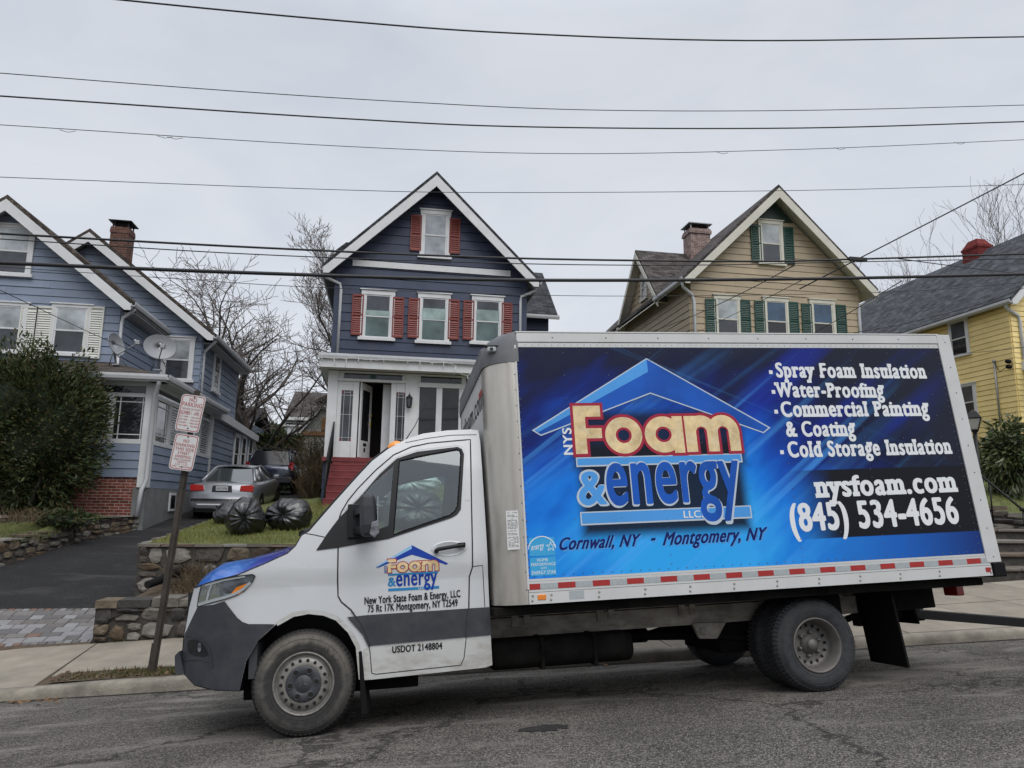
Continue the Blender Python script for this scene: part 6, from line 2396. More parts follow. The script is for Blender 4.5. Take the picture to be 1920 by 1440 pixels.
for a0, a1 in ((xs['sl0'] + .06, xs['sl1']), (xs['dr1'] + .12, xs['sr1'] + .02)):
    mb = MB()
    mb.quad((a0, PY + .03, 3.36), (a1, PY + .03, 3.36), (a1, PY + .03, 4.73), (a0, PY + .03, 4.73))
    sp = mb.build('leaded_pane', M['glass_grey'] if a0 < 0 else M['glass_dark'], pf)
    mb = MB()
    wd = a1 - a0
    for f in (.22, .78):
        mb.box((a0 + wd * f - .007, PY + .018, 3.36), (a0 + wd * f + .007, PY + .028, 4.73))
    for z in (3.46, 4.08, 4.60, 4.68):
        mb.box((a0, PY + .017, z - .007), (a1, PY + .027, z + .007))
    for z in (3.36, 4.66):
        mb.box((a0, PY + .016, z), (a0 + wd * .2, PY + .022, z + .07), 1)
        mb.box((a1 - wd * .2, PY + .016, z), (a1, PY + .022, z + .07), 1)
    mb.build('leading', [M['lead'], M['red_paint']], pf)
# hall behind the open door
mb = MB()
mb.box((xs['dr0'] - .02, PY + 1.3, pzf), (xs['dr1'] + .3, PY + 1.4, zt))
mb.box((xs['dr0'] - 0.5, PY + .07, pzf + 2.09), (xs['dr1'] + .4, PY + 1.3, pzf + 2.14))
mb.build('hall', M['dark_void'], nav)
mb = MB()
mb.box((xs['dr1'] - .24, PY + .35, pzf), (xs['dr1'] + .14, PY + .40, pzf + 2.06))
mb.build('hall_panel', M['white_trim'], nav)
# door leaf swung inward, with glass, handles and letter slot
ddir = V((.26, .72, 0)).normalized()
hx, hy = xs['dr0'] + .03, PY + .04
DL = 0.78


def dq(mb, s0, s1, z0, z1, t0, t1, mi=0):
    nn = V((ddir.y, -ddir.x, 0))
    P = lambda s, t, z: V((hx, hy, 0)) + ddir * s + nn * t + V((0, 0, z))
    mb.hexa([P(s0, t0, z0), P(s1, t0, z0), P(s1, t1, z0), P(s0, t1, z0)], [P(s0, t0, z1), P(s1, t0, z1), P(s1, t1, z1), P(s0, t1, z1)], mi)


mb = MB()
for a in ((0, .10, pzf + .02, pzf + 2.04), (DL - .10, DL, pzf + .02, pzf + 2.04), (.10, DL - .10, pzf + .02, pzf + .48), (.10, DL - .10, pzf + 1.86, pzf + 2.04)):
    dq(mb, *a, 0, .04)
fd = mb.build('front_door', M['white_trim'], nav)
mb = MB()
dq(mb, .10, DL - .10, pzf + .48, pzf + 1.86, .015, .025)
mb.build('door_pane', M['glass_dark'], fd)
mb = MB()
dq(mb, DL - .09, DL - .03, pzf + .90, pzf + 1.05, .04, .07)
dq(mb, DL - .08, DL - .04, pzf + 1.18, pzf + 1.24, .04, .08)
mb.build('door_handle', M['brass'], fd, bevel=.01)
mb = MB()
dq(mb, .28, .50, pzf + .34, pzf + .42, .04, .046)
dq(mb, .32, .44, pzf + .18, pzf + .29, .04, .044)
mb.build('letter_slot', M['black_iron'], fd)
# wall lantern
c = W(767, 752, PY)
mb = MB()
LM = Matrix.Translation((c.x, PY - .14, c.z - .20))
mb.lathe([(.0, .46), (.006, .40), (.012, .37), (.03, .35), (.035, .33), (.09, .28), (.10, .265), (.085, .26)], 6, LM, smooth=False)
mb.lathe([(.065, .04), (.075, .02), (.05, .0), (.0, -.02)], 6, LM, smooth=False)
for k in range(6):
    t = math.pi / 3 * k
    mb.tube([(c.x + .062 * math.cos(t), PY - .14 + .062 * math.sin(t), c.z - .16), (c.x + .082 * math.cos(t), PY - .14 + .082 * math.sin(t), c.z + .06)], .008, 4)
mb.box((c.x - .03, PY - .04, c.z - .05), (c.x + .03, PY - .015, c.z + .12))
mb.tube([(c.x, PY - .03, c.z + .08), (c.x, PY - .10, c.z + .14), (c.x, PY - .14, c.z + .10)], .012, 5)
lt = mb.build('wall_lantern', M['black_iron'], nav)
mb = MB()
mb.lathe([(.058, .05), (.074, .25)], 6, LM, smooth=False)
mb.build('lantern_glass', M['glass_grey'], lt)
# red steps
mb = MB()
sx0, sx1 = -0.92, 1.55
nst = 7
for k in range(nst):
    zt_ = pzf - .05 - .178 * k
    y1 = PY - .12 - .27 * k
    mb.box((sx0, y1 - .30, zt_ - .178 * (nst - k) - .2), (sx1, y1 - .27 + .02, zt_ - .178 - .03 + .15) if False else (sx1, y1 - .25, zt_ - .035 - .14))
    mb.box((sx0, y1 - .27, zt_ - .178 - .0), (sx1, PY, zt_ - .14 - .035 + .0)) if False else None
    mb.box((sx0 + .02, y1 - .275, 1.3), (sx1 - .02, y1 - .245, zt_ - .178))
    mb.box((sx0, y1 - .305, zt_ - .178), (sx1, y1 + .0, zt_ - .178 + .035))
    mb.box((sx0 + .02, y1 - .005, zt_ - .178 + .035), (sx1 - .02, y1 + .02, zt_))
    mb.box((sx0 + .02, y1 - .27, 1.3), (sx0 + .06, y1 + .02, zt_ - .178))
mb.build('front_steps', M['red_paint'], nav, bevel=.006, seg=1)
mb = MB()
ra, rb = V((sx0 + .04, PY - .12, pzf)), V((sx0 + .04, PY - 1.75, pzf - 1.12))
for p, h in ((ra, .92), (rb, .92)):
    mb.tube([p - V((0, 0, .25)), p + V((0, 0, h))], .022, 6)
for h in (.92, .12):
    mb.tube([ra + V((0, .05, h)), rb + V((0, -.05, h))], .024 if h > .5 else .014, 6)
for k in range(1, 12):
    p = ra.lerp(rb, k / 12)
    mb.tube([p + V((0, 0, .12)), p + V((0, 0, .92))], .010, 4)
mb.build('handrail', M['black_iron'], nav)

# icicle lights hung along the porch gutter
mb = MB()
rr = random.Random(5)
pts = []
x = -1.42
while x < 4.2:
    sag = .35 if 2.2 < x < 2.9 else 0
    z = zft - .10 - sag * math.sin(max(0, (x - 2.2) / .7) * math.pi) - rr.uniform(0, .05)
    pts.append((x, 12.70, z))
    x += .16
mb.tube(pts, .006, 4)
for p in pts[1::2]:
    l = rr.uniform(.06, .26)
    mb.tube([p, (p[0] + rr.uniform(-.03, .05), p[1], p[2] - l)], .007, 4)
tag(mb.build('icicle_lights', M['white_trim']), 'string of unlit white icicle lights hung along the porch gutter of the navy house', 'string lights')

# ---------------------------------------------------------------- blue grey house
blu = empty('blue_house', label='blue grey house with cream shutters and enclosed corner porch', cat='house')
FY, FX = 15.0, -7.02
bxa, bza = -10.10, 10.02
bxe, bze = -6.62, 7.22
BX = -13.25
mb = MB()
mb.prism([(BX, FY, 1), (FX, FY, 1), (FX, FY, 7.35), (bxa, FY, 9.75), (BX, FY, 7.35)], (0, 9, 0))
siding(mb, (0, FY, 0), EX, NF, 4.6, 9.8, lambda z: BX if z < 7.4 else BX + (z - 7.4) * 3.15 / 2.45, lambda z: FX if z < 7.4 else FX - (z - 7.4) * 3.08 / 2.4, 0.225)
siding(mb, (FX, 0, 0), EY, NR, 4.6, 7.3, FY, 18.1, 0.225)
S2Y, S2X = 18.0, -5.55
s2a, s2z = -9.15, 10.26
mb.prism([(-12, S2Y, 1), (S2X, S2Y, 1), (S2X, S2Y, 7.15), (s2a, S2Y, 9.95), (-12, S2Y, 7.6)], (0, 5.6, 0))
siding(mb, (0, S2Y, 0), EX, NF, 4.6, 9.95, lambda z: FX - 1 if z < 7.6 else s2a - (9.95 - z) * 1.2, lambda z: S2X if z < 7.15 else S2X - (z - 7.15) * 3.6 / 2.8, 0.225)
siding(mb, (S2X, 0, 0), EY, NR, 2.0, 7.15, S2Y, 23.6, 0.225)
mb.build('wall', M['bluegrey'], blu)
gable_roof(blu, 2 * bxa - bxe, bxa, bxe, bze, bza, 14.6, 19.5, 'white_trim', 'shingle_brown', fh=0.30, wall_y=FY)
gable_roof(blu, 2 * s2a + 5.1, s2a, -5.12, 7.10, 10.30, 17.6, 23.8, 'white_trim', 'shingle_brown', fh=0.28, wall_y=S2Y, name='rear_roof')
gutter(blu, (bxe + .03, 14.6, bze - .10), (bxe + .03, 18.2, bze - .10))
gutter(blu, (-5.08, 17.6, 6.98), (-5.08, 23.8, 6.98))
mb = MB()
mb.box((S2X, S2Y + .02, 6.80), (-5.15, 23.7, 6.83))
mb.box((FX, FY + .02, 6.93), (bxe - .02, 18.1, 6.96))
mb.build('eave_soffit', M['soffit'], blu)
downspout(blu, [(bxe + .02, 14.8, bze - .18), (bxe - .06, 14.85, bze - .28), (FX + .08, FY - .03, bze - .42), (FX + .06, FY - .05, bze - .6), (FX + .06, FY - .05, 5.45), (FX + .3, FY - .2, 5.25), (-6.0, 14.5, 5.12)])
downspout(blu, [(-5.10, 17.8, 6.88), (-5.2, 17.85, 6.75), (S2X + .07, S2Y + .1, 6.55), (S2X + .06, S2Y + .1, 6.35), (S2X + .06, S2Y + .1, 4.9), (-5.2, S2Y + .7, 4.85), (-4.9, 19.6, 4.83)])
c0 = W(205, 470, 20.2)
chimney(blu, (-9.46, 20.0, 8.5), (-8.86, 20.6, 11.30), 'brick_brown', 'black_iron', flare=.02)
# windows of the front gable and of the set back part
for px, p0, p1, w in ((24, 421, 520, 1.0), (14, 566, 664, 1.0), (134, 570, 669, 1.02)):
    cc = W(px, 500, FY)
    z0, z1 = W(px, p1, FY).z, W(px, p0, FY).z
    window(blu, (0, FY, 0), EX, NF, cc.x if p0 < 500 else W(px, 610, FY).x, z0, w, z1 - z0, 'glass_blind', 'glass_grey', head=.12)
for px in (53, 83, 178):
    cc = W(px, 624, FY)
    shutter(blu, (0, FY, 0), EX, NF, cc.x, cc.z - .74, .43, 1.48, 'cream_shutter')
cc = W(334, 676, S2Y)
window(blu, (0, S2Y, 0), EX, NF, cc.x, W(334, 717, S2Y).z, .98, 1.50, 'glass_blind', 'glass_grey', head=.12)
cc = WX(403, 698, S2X)
window(blu, (S2X, 0, 0), EY, NR, cc.y, cc.z - .75, .95, 1.45, 'glass_dark', 'glass_dark', head=.12)
# porch: brick and cement base, boarded breast, glazing, roof skirt
QY, QX = 13.0, -5.30
mb = MB()
mb.box((BX, QY + .03, 1.0), (QX - .03, FY, 2.32))
planar_uv(mb.build('brick_base', M['brick_red'], blu))
mb = MB()
mb.box((QX - .3, QY + .02, .8), (QX, 26.5, 2.05))
mb.build('cement_base', M['grey_cement'], blu)
mb = MB()
mb.box((BX, QY + .04, 2.3), (QX - .04, FY, 3.18))
mb.box((QX - 1.0, QY + .04, 2.04), (QX - .04, 19.3, 3.18))
siding(mb, (0, QY + .04, 0), EX, NF, 2.30, 3.16, BX, QX - .05, .215)
siding(mb, (QX - .04, 0, 0), EY, NR, 2.05, 3.16, QY + .04, 19.3, .215)
mb.build('porch_wall', M['bluegrey'], blu)
mb = MB()
mb.box((BX, QY, 3.12), (QX, QY + .12, 3.24))
mb.box((QX - .12, QY, 3.12), (QX, 19.3, 3.24))
for z in (4.30, 4.58):
    mb.box((BX, QY + .01, z), (QX - .02, QY + .10, z + .10))
    mb.box((QX - .10, QY + .01, z), (QX - .02, 19.3, z + .10))
mb.box((QX - .22, QY - .02, 2.05), (QX + .02, QY + .22, 4.72))
mb.box((QX - .14, 19.05, 2.05), (QX + .01, 19.3, 4.6))
mb.box((QX - .14, 15.9, 3.2), (QX + .0, 16.25, 4.6))
for px in (207, 163):
    x = W(px, 780, QY).x
    mb.box((x - .07, QY + .0, 3.24), (x + .07, QY + .1, 4.3))
pfr = mb.build('porch_frame', M['white_trim'], blu, bevel=.008, seg=1)
mb = MB()
mb.box((BX, QY + .07, 3.2), (QX - .2, QY + .09, 4.6))
mb.box((QX - .09, QY + .2, 3.2), (QX - .07, 19.1, 4.6))
mb.build('porch_glazing', M['glass_dark'], pfr)
mb = MB()
for p0, p1 in ((214, 273), (165, 202)):
    a, b = W(p0, 780, QY).x, W(p1, 780, QY).x
    for s in (a + .10, b - .10):
        mb.box((s - .012, QY + .05, 3.24), (s + .012, QY + .07, 4.30))
    for z in (3.36, 4.18):
        mb.box((a, QY + .048, z - .012), (b, QY + .068, z + .012))
for y0, y1 in ((13.3, 14.5), (14.6, 15.8), (16.4, 17.6), (17.8, 19.0)):
    for s in (y0, y1):
        mb.box((QX - .08, s - .035, 3.24), (QX - .03, s + .035, 4.3))
    for s in (y0 + .18, y1 - .18):
        mb.box((QX - .06, s - .012, 3.24), (QX - .045, s + .012, 4.3))
    for z in (3.4, 4.15):
        mb.box((QX - .06, y0, z - .012), (QX - .045, y1, z + .012))
mb.build('glazing_bar', M['white_trim'], pfr)
mb = MB()
for k in range(14):
    mb.box((QX - .065, 14.65, 3.3 + .07 * k), (QX - .05, 15.75, 3.34 + .07 * k))
    mb.box((QX - .065, 17.85, 3.3 + .07 * k), (QX - .05, 18.95, 3.34 + .07 * k))
mb.build('venetian_blind', M['soffit'], pfr)
mb = MB()
mb.hexa([(BX, 12.58, 4.80), (-4.93, 12.58, 4.80), (-4.93, 19.6, 4.80), (BX, 19.6, 4.80)], [(BX, FY + .02, 5.50), (FX - .02, FY + .02, 5.50), (FX - .02, 17.9, 5.50), (BX, 17.9, 5.50)])
planar_uv(mb.build('porch_roof', M['shingle_brown'], blu))
mb = MB()
mb.prism([(S2X - .02, 17.9, 5.25), (S2X - .02, 19.6, 4.98), (-4.93, 19.6, 4.80), (-4.93, 12.6, 4.80)], (0, 0, .02))
mb.build('porch_skirt', M['shingle_brown'], blu)
mb = MB()
mb.box((BX, 12.62, 4.66), (-4.97, 12.66, 4.79))
mb.box((-5.0, 12.66, 4.66), (-4.96, 19.6, 4.79))
mb.box((BX, 12.66, 4.67), (-5.0, QY + .1, 4.69))
mb.box((QX - .1, 12.7, 4.67), (-5.0, 19.5, 4.69))
mb.build('porch_fascia', M['white_trim'], blu)
gutter(blu, (BX, 12.57, 4.77), (-4.92, 12.57, 4.77), r=.05)
gutter(blu, (-4.91, 12.55, 4.77), (-4.91, 19.6, 4.77), r=.05)
downspout(blu, [(-5.12, 12.62, 4.70), (-5.14, 12.68, 4.60), (QX + .02, QY - .09, 4.35), (QX + .02, QY - .09, 2.25), (QX - .06, QY - .12, 2.0), (QX - .10, QY - .16, 1.35)], r=.055)
mb = MB()
mb.box((QX - .001, 15.0, 1.45), (QX + .035, 15.55, 1.95))
bw = mb.build('basement_window', M['white_trim'], blu)
mb = MB()
mb.box((QX + .03, 15.07, 1.52), (QX + .04, 15.48, 1.88))
mb.build('pane', M['glass_dark'], bw)
# low rear addition
mb = MB()
mb.prism([(QX - 3, 19.3, 1.4), (QX - .05, 19.3, 1.4), (QX - .05, 19.3, 4.55), (QX - 3, 19.3, 4.55)], (0, 7.4, 0))
siding(mb, (QX - .05, 0, 0), EY, NR, 1.6, 4.5, 19.3, 26.7, .225)
mb.build('addition_wall', M['bluegrey'], blu)
mb = MB()
mb.hexa([(QX - 3, 19.5, 4.50), (QX + .18, 19.5, 4.50), (QX + .18, 26.9, 4.32), (QX - 3, 26.9, 4.32)], [(QX - 3, 19.5, 4.78), (QX + .2, 19.5, 4.78), (QX + .2, 26.9, 4.58), (QX - 3, 26.9, 4.58)])
mb.build('addition_roof', M['white_trim'], blu)
for px in (440, 453, 466):
    cc = WX(px, 850, QX - .05)
    window(blu, (QX - .05, 0, 0), EY, NR, cc.y, cc.z - .75, 1.0, 1.5, 'glass_grey', 'glass_dark', head=.1, sill=.06)

# ---------------------------------------------------------------- tan house
tan = empty('tan_house', label='tan sided house with dark green shutters and a brick chimney', cat='house')
TY, tx0, tx1 = 17.0, 10.98, 17.66
ta, tz = 14.35, 13.55
te0, te1, tze = 10.55, 18.15, 9.80
mb = MB()
mb.prism([(tx0, TY, 2), (tx1, TY, 2), (tx1, TY, 9.85), (14.34, TY, 13.05), (tx0, TY, 9.85)], (0, 11, 0))
siding(mb, (0, TY, 0), EX, NF, 2.57, 12.60, lambda z: tx0 if z < 9.9 else tx0 + (z - 9.9) * 3.36 / 3.2, lambda z: tx1 if z < 9.9 else tx1 - (z - 9.9) * 3.32 / 3.2, .245)
siding(mb, (tx0, 0, 0), EY, NL, 6.0, 12.3, lambda z: TY if z < 9.6 else 21.55 - (12.4 - z) * .84, lambda z: 28 if z < 9.6 else 21.55 + (12.4 - z) * .9, .245)
mb.build('wall', M['tan'], tan)
gable_roof(tan, te0, ta, te1, tze, tz, 16.5, 28.2, 'cream_trim', 'shingle_mixed', 'cream_trim', fh=0.34, wall_y=TY)
mb = MB()
mb.prism([(14.34 - .80, TY - .07, 12.28), (14.34 + .80, TY - .07, 12.28), (14.34, TY - .07, 13.1)], (0, .07, 0))
mb.build('gable_vent', M['dark_green'], tan)
for px, p0, p1, w, t, b in ((1390, 700, 800, 1.05, 'glass_blind', 'glass_grey'), (1510, 700, 800, 1.05, 'glass_blind', 'glass_grey'), (1444, 413.5, 498.5, .98, 'glass_blind', 'glass_grey'), (1363, 553.5, 641, 1.02, 'glass_blind', 'glass_grey'), (1454.5, 558, 645, 1.02, 'glass_blue', 'glass_dark'), (1541.5, 562, 648, 1.02, 'glass_blue', 'glass_dark')):
    cc = W(px, (p0 + p1) / 2, TY)
    window(tan, (0, TY, 0), EX, NF, cc.x, W(px, p1, TY).z, w, W(px, p0, TY).z - W(px, p1, TY).z, t, b, trim='cream_trim')
for px, py in ((1416, 457), (1477, 461), (1331.5, 597), (1396, 599), (1423.5, 600), (1486.5, 602), (1511.5, 605), (1576, 607)):
    cc = W(px, py, TY)
    shutter(tan, (0, TY, 0), EX, NF, cc.x, cc.z - .72, .40, 1.42, 'green_shutter')
gutter(tan, (te0 - .03, 16.5, tze - .12), (te0 - .03, 19.3, tze - .12))
gutter(tan, (te1 + .03, 16.5, tze - .12), (te1 + .03, 28, tze - .12))
downspout(tan, [(te0, 16.7, tze - .2), (te0 + .05, 16.75, tze - .36), (tx0 + .02, TY - .06, tze - .55), (tx0 + .10, TY - .075, tze - .8), (tx0 + .10, TY - .075, 6.5)], r=.06)
downspout(tan, [(te1, 16.7, tze - .2), (te1 - .05, 16.75, tze - .36), (tx1 + .0, TY - .06, tze - .55), (tx1 - .06, TY - .075, tze - .8), (tx1 - .06, TY - .075, 6.5)], r=.06)
# cross gable on the left side
mb = MB()
for ye in (19.05, 24.1):
    mb.prism([(10.58, ye, 9.72), (10.58, 21.5, 12.52), (10.58, 21.5, 12.40), (10.58, ye, 9.58)], (3.9, 0, 0))
planar_uv(mb.build('cross_gable_roof', M['shingle_mixed'], tan))
mb = MB()
for ye in (19.05, 24.1):
    mb.prism([(10.55, ye, 9.60), (10.55, 21.5, 12.40), (10.55, 21.5, 12.14), (10.55, ye, 9.34)], (.04, 0, 0))
    mb.prism([(10.6, ye, 9.54), (10.6, 21.5, 12.34), (10.6, 21.5, 12.31), (10.6, ye, 9.50)], (.38, 0, 0))
mb.build('cross_gable_rake', M['cream_trim'], tan)
cc = WX(1210, 537, tx0)
window(tan, (tx0, 0, 0), EY, NL, cc.y, cc.z - .62, .72, 1.2, 'glass_blind', 'glass_grey', trim='cream_trim')
chimney(tan, (12.88, 21.0, 10.5), (13.78, 21.75, 13.52), 'brick_pale', 'metal_grey', flare=.05)

# ---------------------------------------------------------------- yellow house
yel = empty('yellow_house', label='yellow sided house with dark grey shingle roof and green foundation', cat='house')
VX, VY = 23.15, 16.0
mb = MB()
mb.box((VX, VY, 3.9), (VX + 7, 28, 9.3))
mb.prism([(VX, VY, 9.28), (VX + 7, VY, 9.28), (VX + 3.5, VY, 12.9)], (0, 12, 0))
siding(mb, (VX, 0, 0), EY, NL, 3.95, 9.3, VY, 28, .20)
siding(mb, (0, VY, 0), EX, NF, 3.95, 12.5, lambda z: VX if z < 9.3 else VX + (z - 9.3) * .97, lambda z: VX + 7 if z < 9.3 else VX + 7 - (z - 9.3) * .97, .20)
mb.build('wall', M['yellow'], yel)
mb = MB()
mb.box((VX + .03, VY + .03, 1.5), (VX + 6.9, 27.9, 3.95))
mb.build('foundation', M['dark_green'], yel)
gable_roof(yel, VX - .35, VX + 3.5, VX + 7.4, 9.52, 13.35, 15.5, 28.4, 'white_trim', 'shingle_slate', 'white_trim', fh=.32, wall_y=VY)
gutter(yel, (VX - .38, 15.5, 9.38), (VX - .38, 28.4, 9.38), r=.08)
downspout(yel, [(VX - .34, 15.8, 9.3), (VX - .2, 15.85, 9.15), (VX + .30, VY - .08, 8.95), (VX + .34, VY - .08, 8.7), (VX + .34, VY - .08, 7.3)], r=.06)
for py, h in ((634, 1.55), (754, 1.5)):
    cc = WX(1800 if py < 700 else 1815, py, VX)
    window(yel, (VX, 0, 0), EY, NL, cc.y, cc.z - h / 2, 1.0, h, 'glass_grey', 'glass_dark', head=.1, sill=.07)
shutter(yel, (0, VY, 0), EX, NF, VX + .95, 7.55, .42, 1.55, 'dark_green')
window(yel, (0, VY, 0), EX, NF, VX + 1.75, 7.45, 1.0, 1.7, 'glass_grey', 'glass_dark')
window(yel, (0, VY, 0), EX, NF, VX + 1.25, 4.55, 1.0, 1.7, 'glass_blind', 'glass_grey')
mb = MB()
mb.prism([(VX + .25, VY, 7.25), (VX + .25, VY - 1.4, 6.85), (VX + .25, VY - 1.4, 6.65), (VX + .25, VY, 6.9)], (5, 0, 0))
mb.build('porch_roof', M['white_trim'], yel)
mb = MB()
mb.box((26.2, 20.2, 11.5), (26.95, 21.1, 13.45))
mb.box((26.17, 20.17, 13.45), (26.98, 21.13, 13.56))
mb.hexa([(26.2, 20.2, 13.56), (26.95, 20.2, 13.56), (26.95, 21.1, 13.56), (26.2, 21.1, 13.56)], [(26.36, 20.4, 13.9), (26.79, 20.4, 13.9), (26.79, 20.9, 13.9), (26.36, 20.9, 13.9)])
planar_uv(mb.build('chimney', M['brick_paint'], yel))
mb = MB()
a, b = WX(1864, 678, VX - .08), WX(1880, 792, VX - .08)
mb.tube([a, V((a.x, a.y, b.z))], .035, 6)
mb.lathe([(.0, .09), (.06, .06), (.07, .0), (.04, -.03)], 8, Matrix.Translation(a))
sm = mb.build('service_mast', M['metal_grey'], yel)
mb = MB()
cc = WX(1890, 692, VX - .1)
for dz in (0, .2):
    mb.lathe([(.0, -.09), (.06, -.09), (.08, -.03), (.05, 0), (.08, .03), (.06, .09), (.0, .09)], 10, Matrix.Translation((VX - .22, a.y - .75, a.z - .35 + dz)) @ Matrix.Rotation(rad(90), 4, 'Y'))
mb.tube([(VX - .0, a.y - .75, a.z - .3), (VX - .2, a.y - .75, a.z - .3)], .015, 5)
mb.tube([a, (VX - .2, a.y - .3, a.z - .45), (VX - .25, a.y - .72, a.z - .35)], .012, 5)
mb.build('insulator', M['black_rubber'], yel)
cc = WX(1900, 818, VX)
mb = MB()
mb.box((VX - .16, cc.y - .22, cc.z - .3), (VX - .02, cc.y + .22, cc.z + .3))
mbx = mb.build('meter_box', M['metal_grey'], yel, bevel=.01)
mb = MB()
mb.lathe([(.11, 0), (.11, .06), (.08, .11), (.0, .12)], 14, Matrix.Translation((VX - .16, cc.y, cc.z + .05)) @ Matrix.Rotation(rad(-90), 4, 'Y'))
mb.build('meter_glass', M['glass_blind'], mbx)
# ================================================================== far buildings
def far_house(name, label, cat, x0, x1, y0, y1, zb, ze, za, wall, roofm, along='y', over=.3, win=(), course=.22):
    e = empty(name, label=label, cat=cat)
    mb = MB()
    if along == 'y':
        xm = (x0 + x1) / 2
        mb.prism([(x0, y0, zb), (x1, y0, zb), (x1, y0, ze), (xm, y0, za), (x0, y0, ze)], (0, y1 - y0, 0))
        siding(mb, (0, y0, 0), EX, NF, zb, za - .05, lambda z: x0 if z < ze else x0 + (z - ze) * (xm - x0) / (za - ze), lambda z: x1 if z < ze else x1 - (z - ze) * (x1 - xm) / (za - ze), course)
        mb.build('wall', M[wall], e)
        k = (za - ze) / (xm - x0)
        gable_roof(e, x0 - over, xm, x1 + over, ze - over * k + .15, za + .18, y0 - over, y1 + over, 'white_trim', roofm, fh=.16)
    else:
        ym = (y0 + y1) / 2
        mb.box((x0, y0, zb), (x1, y1, ze))
        siding(mb, (0, y0, 0), EX, NF, zb, ze, x0, x1, course)
        siding(mb, (x0, 0, 0), EY, NL, zb, ze, y0, y1, course)
        mb.build('wall', M[wall], e)
        mb = MB()
        for ye in (y0 - over, y1 + over):
            mb.prism([(x0 - over, ye, ze), (x0 - over, ym, za), (x0 - over, ym, za - .12), (x0 - over, ye, ze - .12)], (x1 - x0 + 2 * over, 0, 0))
        planar_uv(mb.build('roof', M[roofm], e))
        mb = MB()
        mb.box((x0 - over, y0 - over - .04, ze - .22), (x1 + over, y0 - over, ze))
        mb.build('eave_board', M['white_trim'], e)
    for (x, z, w, h) in win:
        window(e, (0, y0, 0), EX, NF, x, z, w, h, 'glass_dark', 'glass_dark', head=.1)
    return e


def fx(px, Y):
    return W(px, 800, Y).x


def fz(py, Y, px=560):
    return W(px, py, Y).z


M['far_white'] = mat('white_far_siding', (0.50, 0.51, 0.52), .6, var=.08)
M['far_beige'] = mat('sage_siding', (0.30, 0.31, 0.27), .6, var=.08)
M['rust'] = mat('weathered_cedar', (0.26, 0.13, 0.055), .8, var=.3)
h = far_house('white_house', 'white house with brown dormer roof far behind the bare trees', 'house', fx(540, 48), fx(680, 48), 48, 58, 1.6, fz(783, 48), fz(735, 53), 'far_white', 'shingle_mixed', 'x', win=((fx(553, 48), fz(800, 48), 1.6, .55),))
mb = MB()
a, b = fx(596, 47), fx(625, 47)
mb.box((a, 46.6, fz(783, 47)), (b, 50, fz(752, 47)))
mb.prism([(a - .3, 46.4, fz(752, 47)), (b + .3, 46.4, fz(752, 47)), ((a + b) / 2, 46.4, fz(740, 47))], (0, 4, 0))
mb.build('dormer', M['shingle_brown'], h)
h = far_house('garage', 'sage green garage with a white sloping gable edge behind the dry bush', 'garage', fx(566, 38), fx(645, 38), 38, 44, 1.5, fz(806, 38), fz(758, 38), 'far_beige', 'shingle_mixed', 'y', .25)
mb = MB()
mb.box((fx(603, 38), 37.86, fz(806, 38)), (fx(613, 38), 37.94, fz(782, 38)))
mb.box((fx(566, 38), 37.85, fz(816, 38)), (fx(640, 38), 37.95, fz(808, 38)))
mb.build('cedar_panel', M['rust'], h)
far_house('garage', 'small grey roofed outbuilding behind the blue house', 'garage', fx(418, 33), fx(466, 33), 33, 38, 1.6, fz(790, 33, 440), fz(752, 33, 440), 'bluegrey', 'shingle_dark', 'x', .35)


# ================================================================== vegetation
def tree_mesh(mbT, mbC, base, h, r0, seed, spread=.55, nl=(8, 6, 5, 4), up=.25, first=.28, tips=.011, upright=0.0, lean=(0, 0)):
    rr = random.Random(seed)

    def branch(p, d, L, r, lvl):
        n = 7 if lvl == 0 else (5 if lvl < 3 else 3)
        pts, rs = [p], [r]
        q, dd = p.copy(), d.copy()
        for i in range(n):
            w = .10 if lvl == 0 else .24
            dd = (dd + V((rr.gauss(0, w), rr.gauss(0, w), rr.gauss(0, w * .6))) + V((0, 0, up * (.6 if lvl else .15) / n))).normalized()
            q = q + dd * (L / n)
            pts.append(q.copy())
            rs.append(max(tips, r * (1 - .72 * (i + 1) / n)))
        (mbT if lvl == 0 else mbC).tube(pts, rs, 8 if lvl == 0 else (5 if lvl == 1 else 3), cap=False, mi=0 if lvl < 3 else 1)
        if lvl >= len(nl):
            return
        k = nl[lvl]
        for j in range(k):
            t = first + (1 - first) * (j + rr.random()) / k if lvl == 0 else .25 + .75 * (j + rr.random()) / k
            t = min(t, .98)
            i = min(int(t * n), n - 1)
            f = t * n - i
            s = pts[i].lerp(pts[i + 1], f)
            ax = (pts[i + 1] - pts[i]).normalized()
            az = rr.uniform(0, 2 * math.pi)
            o = V((math.cos(az), math.sin(az), 0))
            o = (o - ax * o.dot(ax)).normalized()
            an = rr.uniform(.5, 1.0) * spread * 1.5
            nd_ = (ax * math.cos(an) + o * math.sin(an) + V((0, 0, upright))).normalized()
            ll = L * rr.uniform(.42, .68) * ((1.15 - t * .55) if lvl == 0 else (1.1 - .4 * t))
            branch(s, nd_, ll, max(tips, (rs[i] * (1 - f) + rs[i + 1] * f) * rr.uniform(.5, .7)), lvl + 1)
    branch(V(base), V((lean[0], lean[1], 1)).normalized(), h, r0, 0)


def bare_tree(label, base, h, r0, seed, twig='twig', group='bare trees behind the houses', **kw):
    t = empty('bare_tree', base, label, 'tree', group)
    a, b = MB(), MB()
    tree_mesh(a, b, (0, 0, 0), h, r0, seed, **kw)
    a.build('trunk', M['bark'], t)
    b.build('crown', [M['bark'], M[twig]], t)
    return t


def tb(px, py_top, Y, zb):
    p = W(px, 800, Y)
    return (p.x, Y, zb), W(px, py_top, Y).z - zb


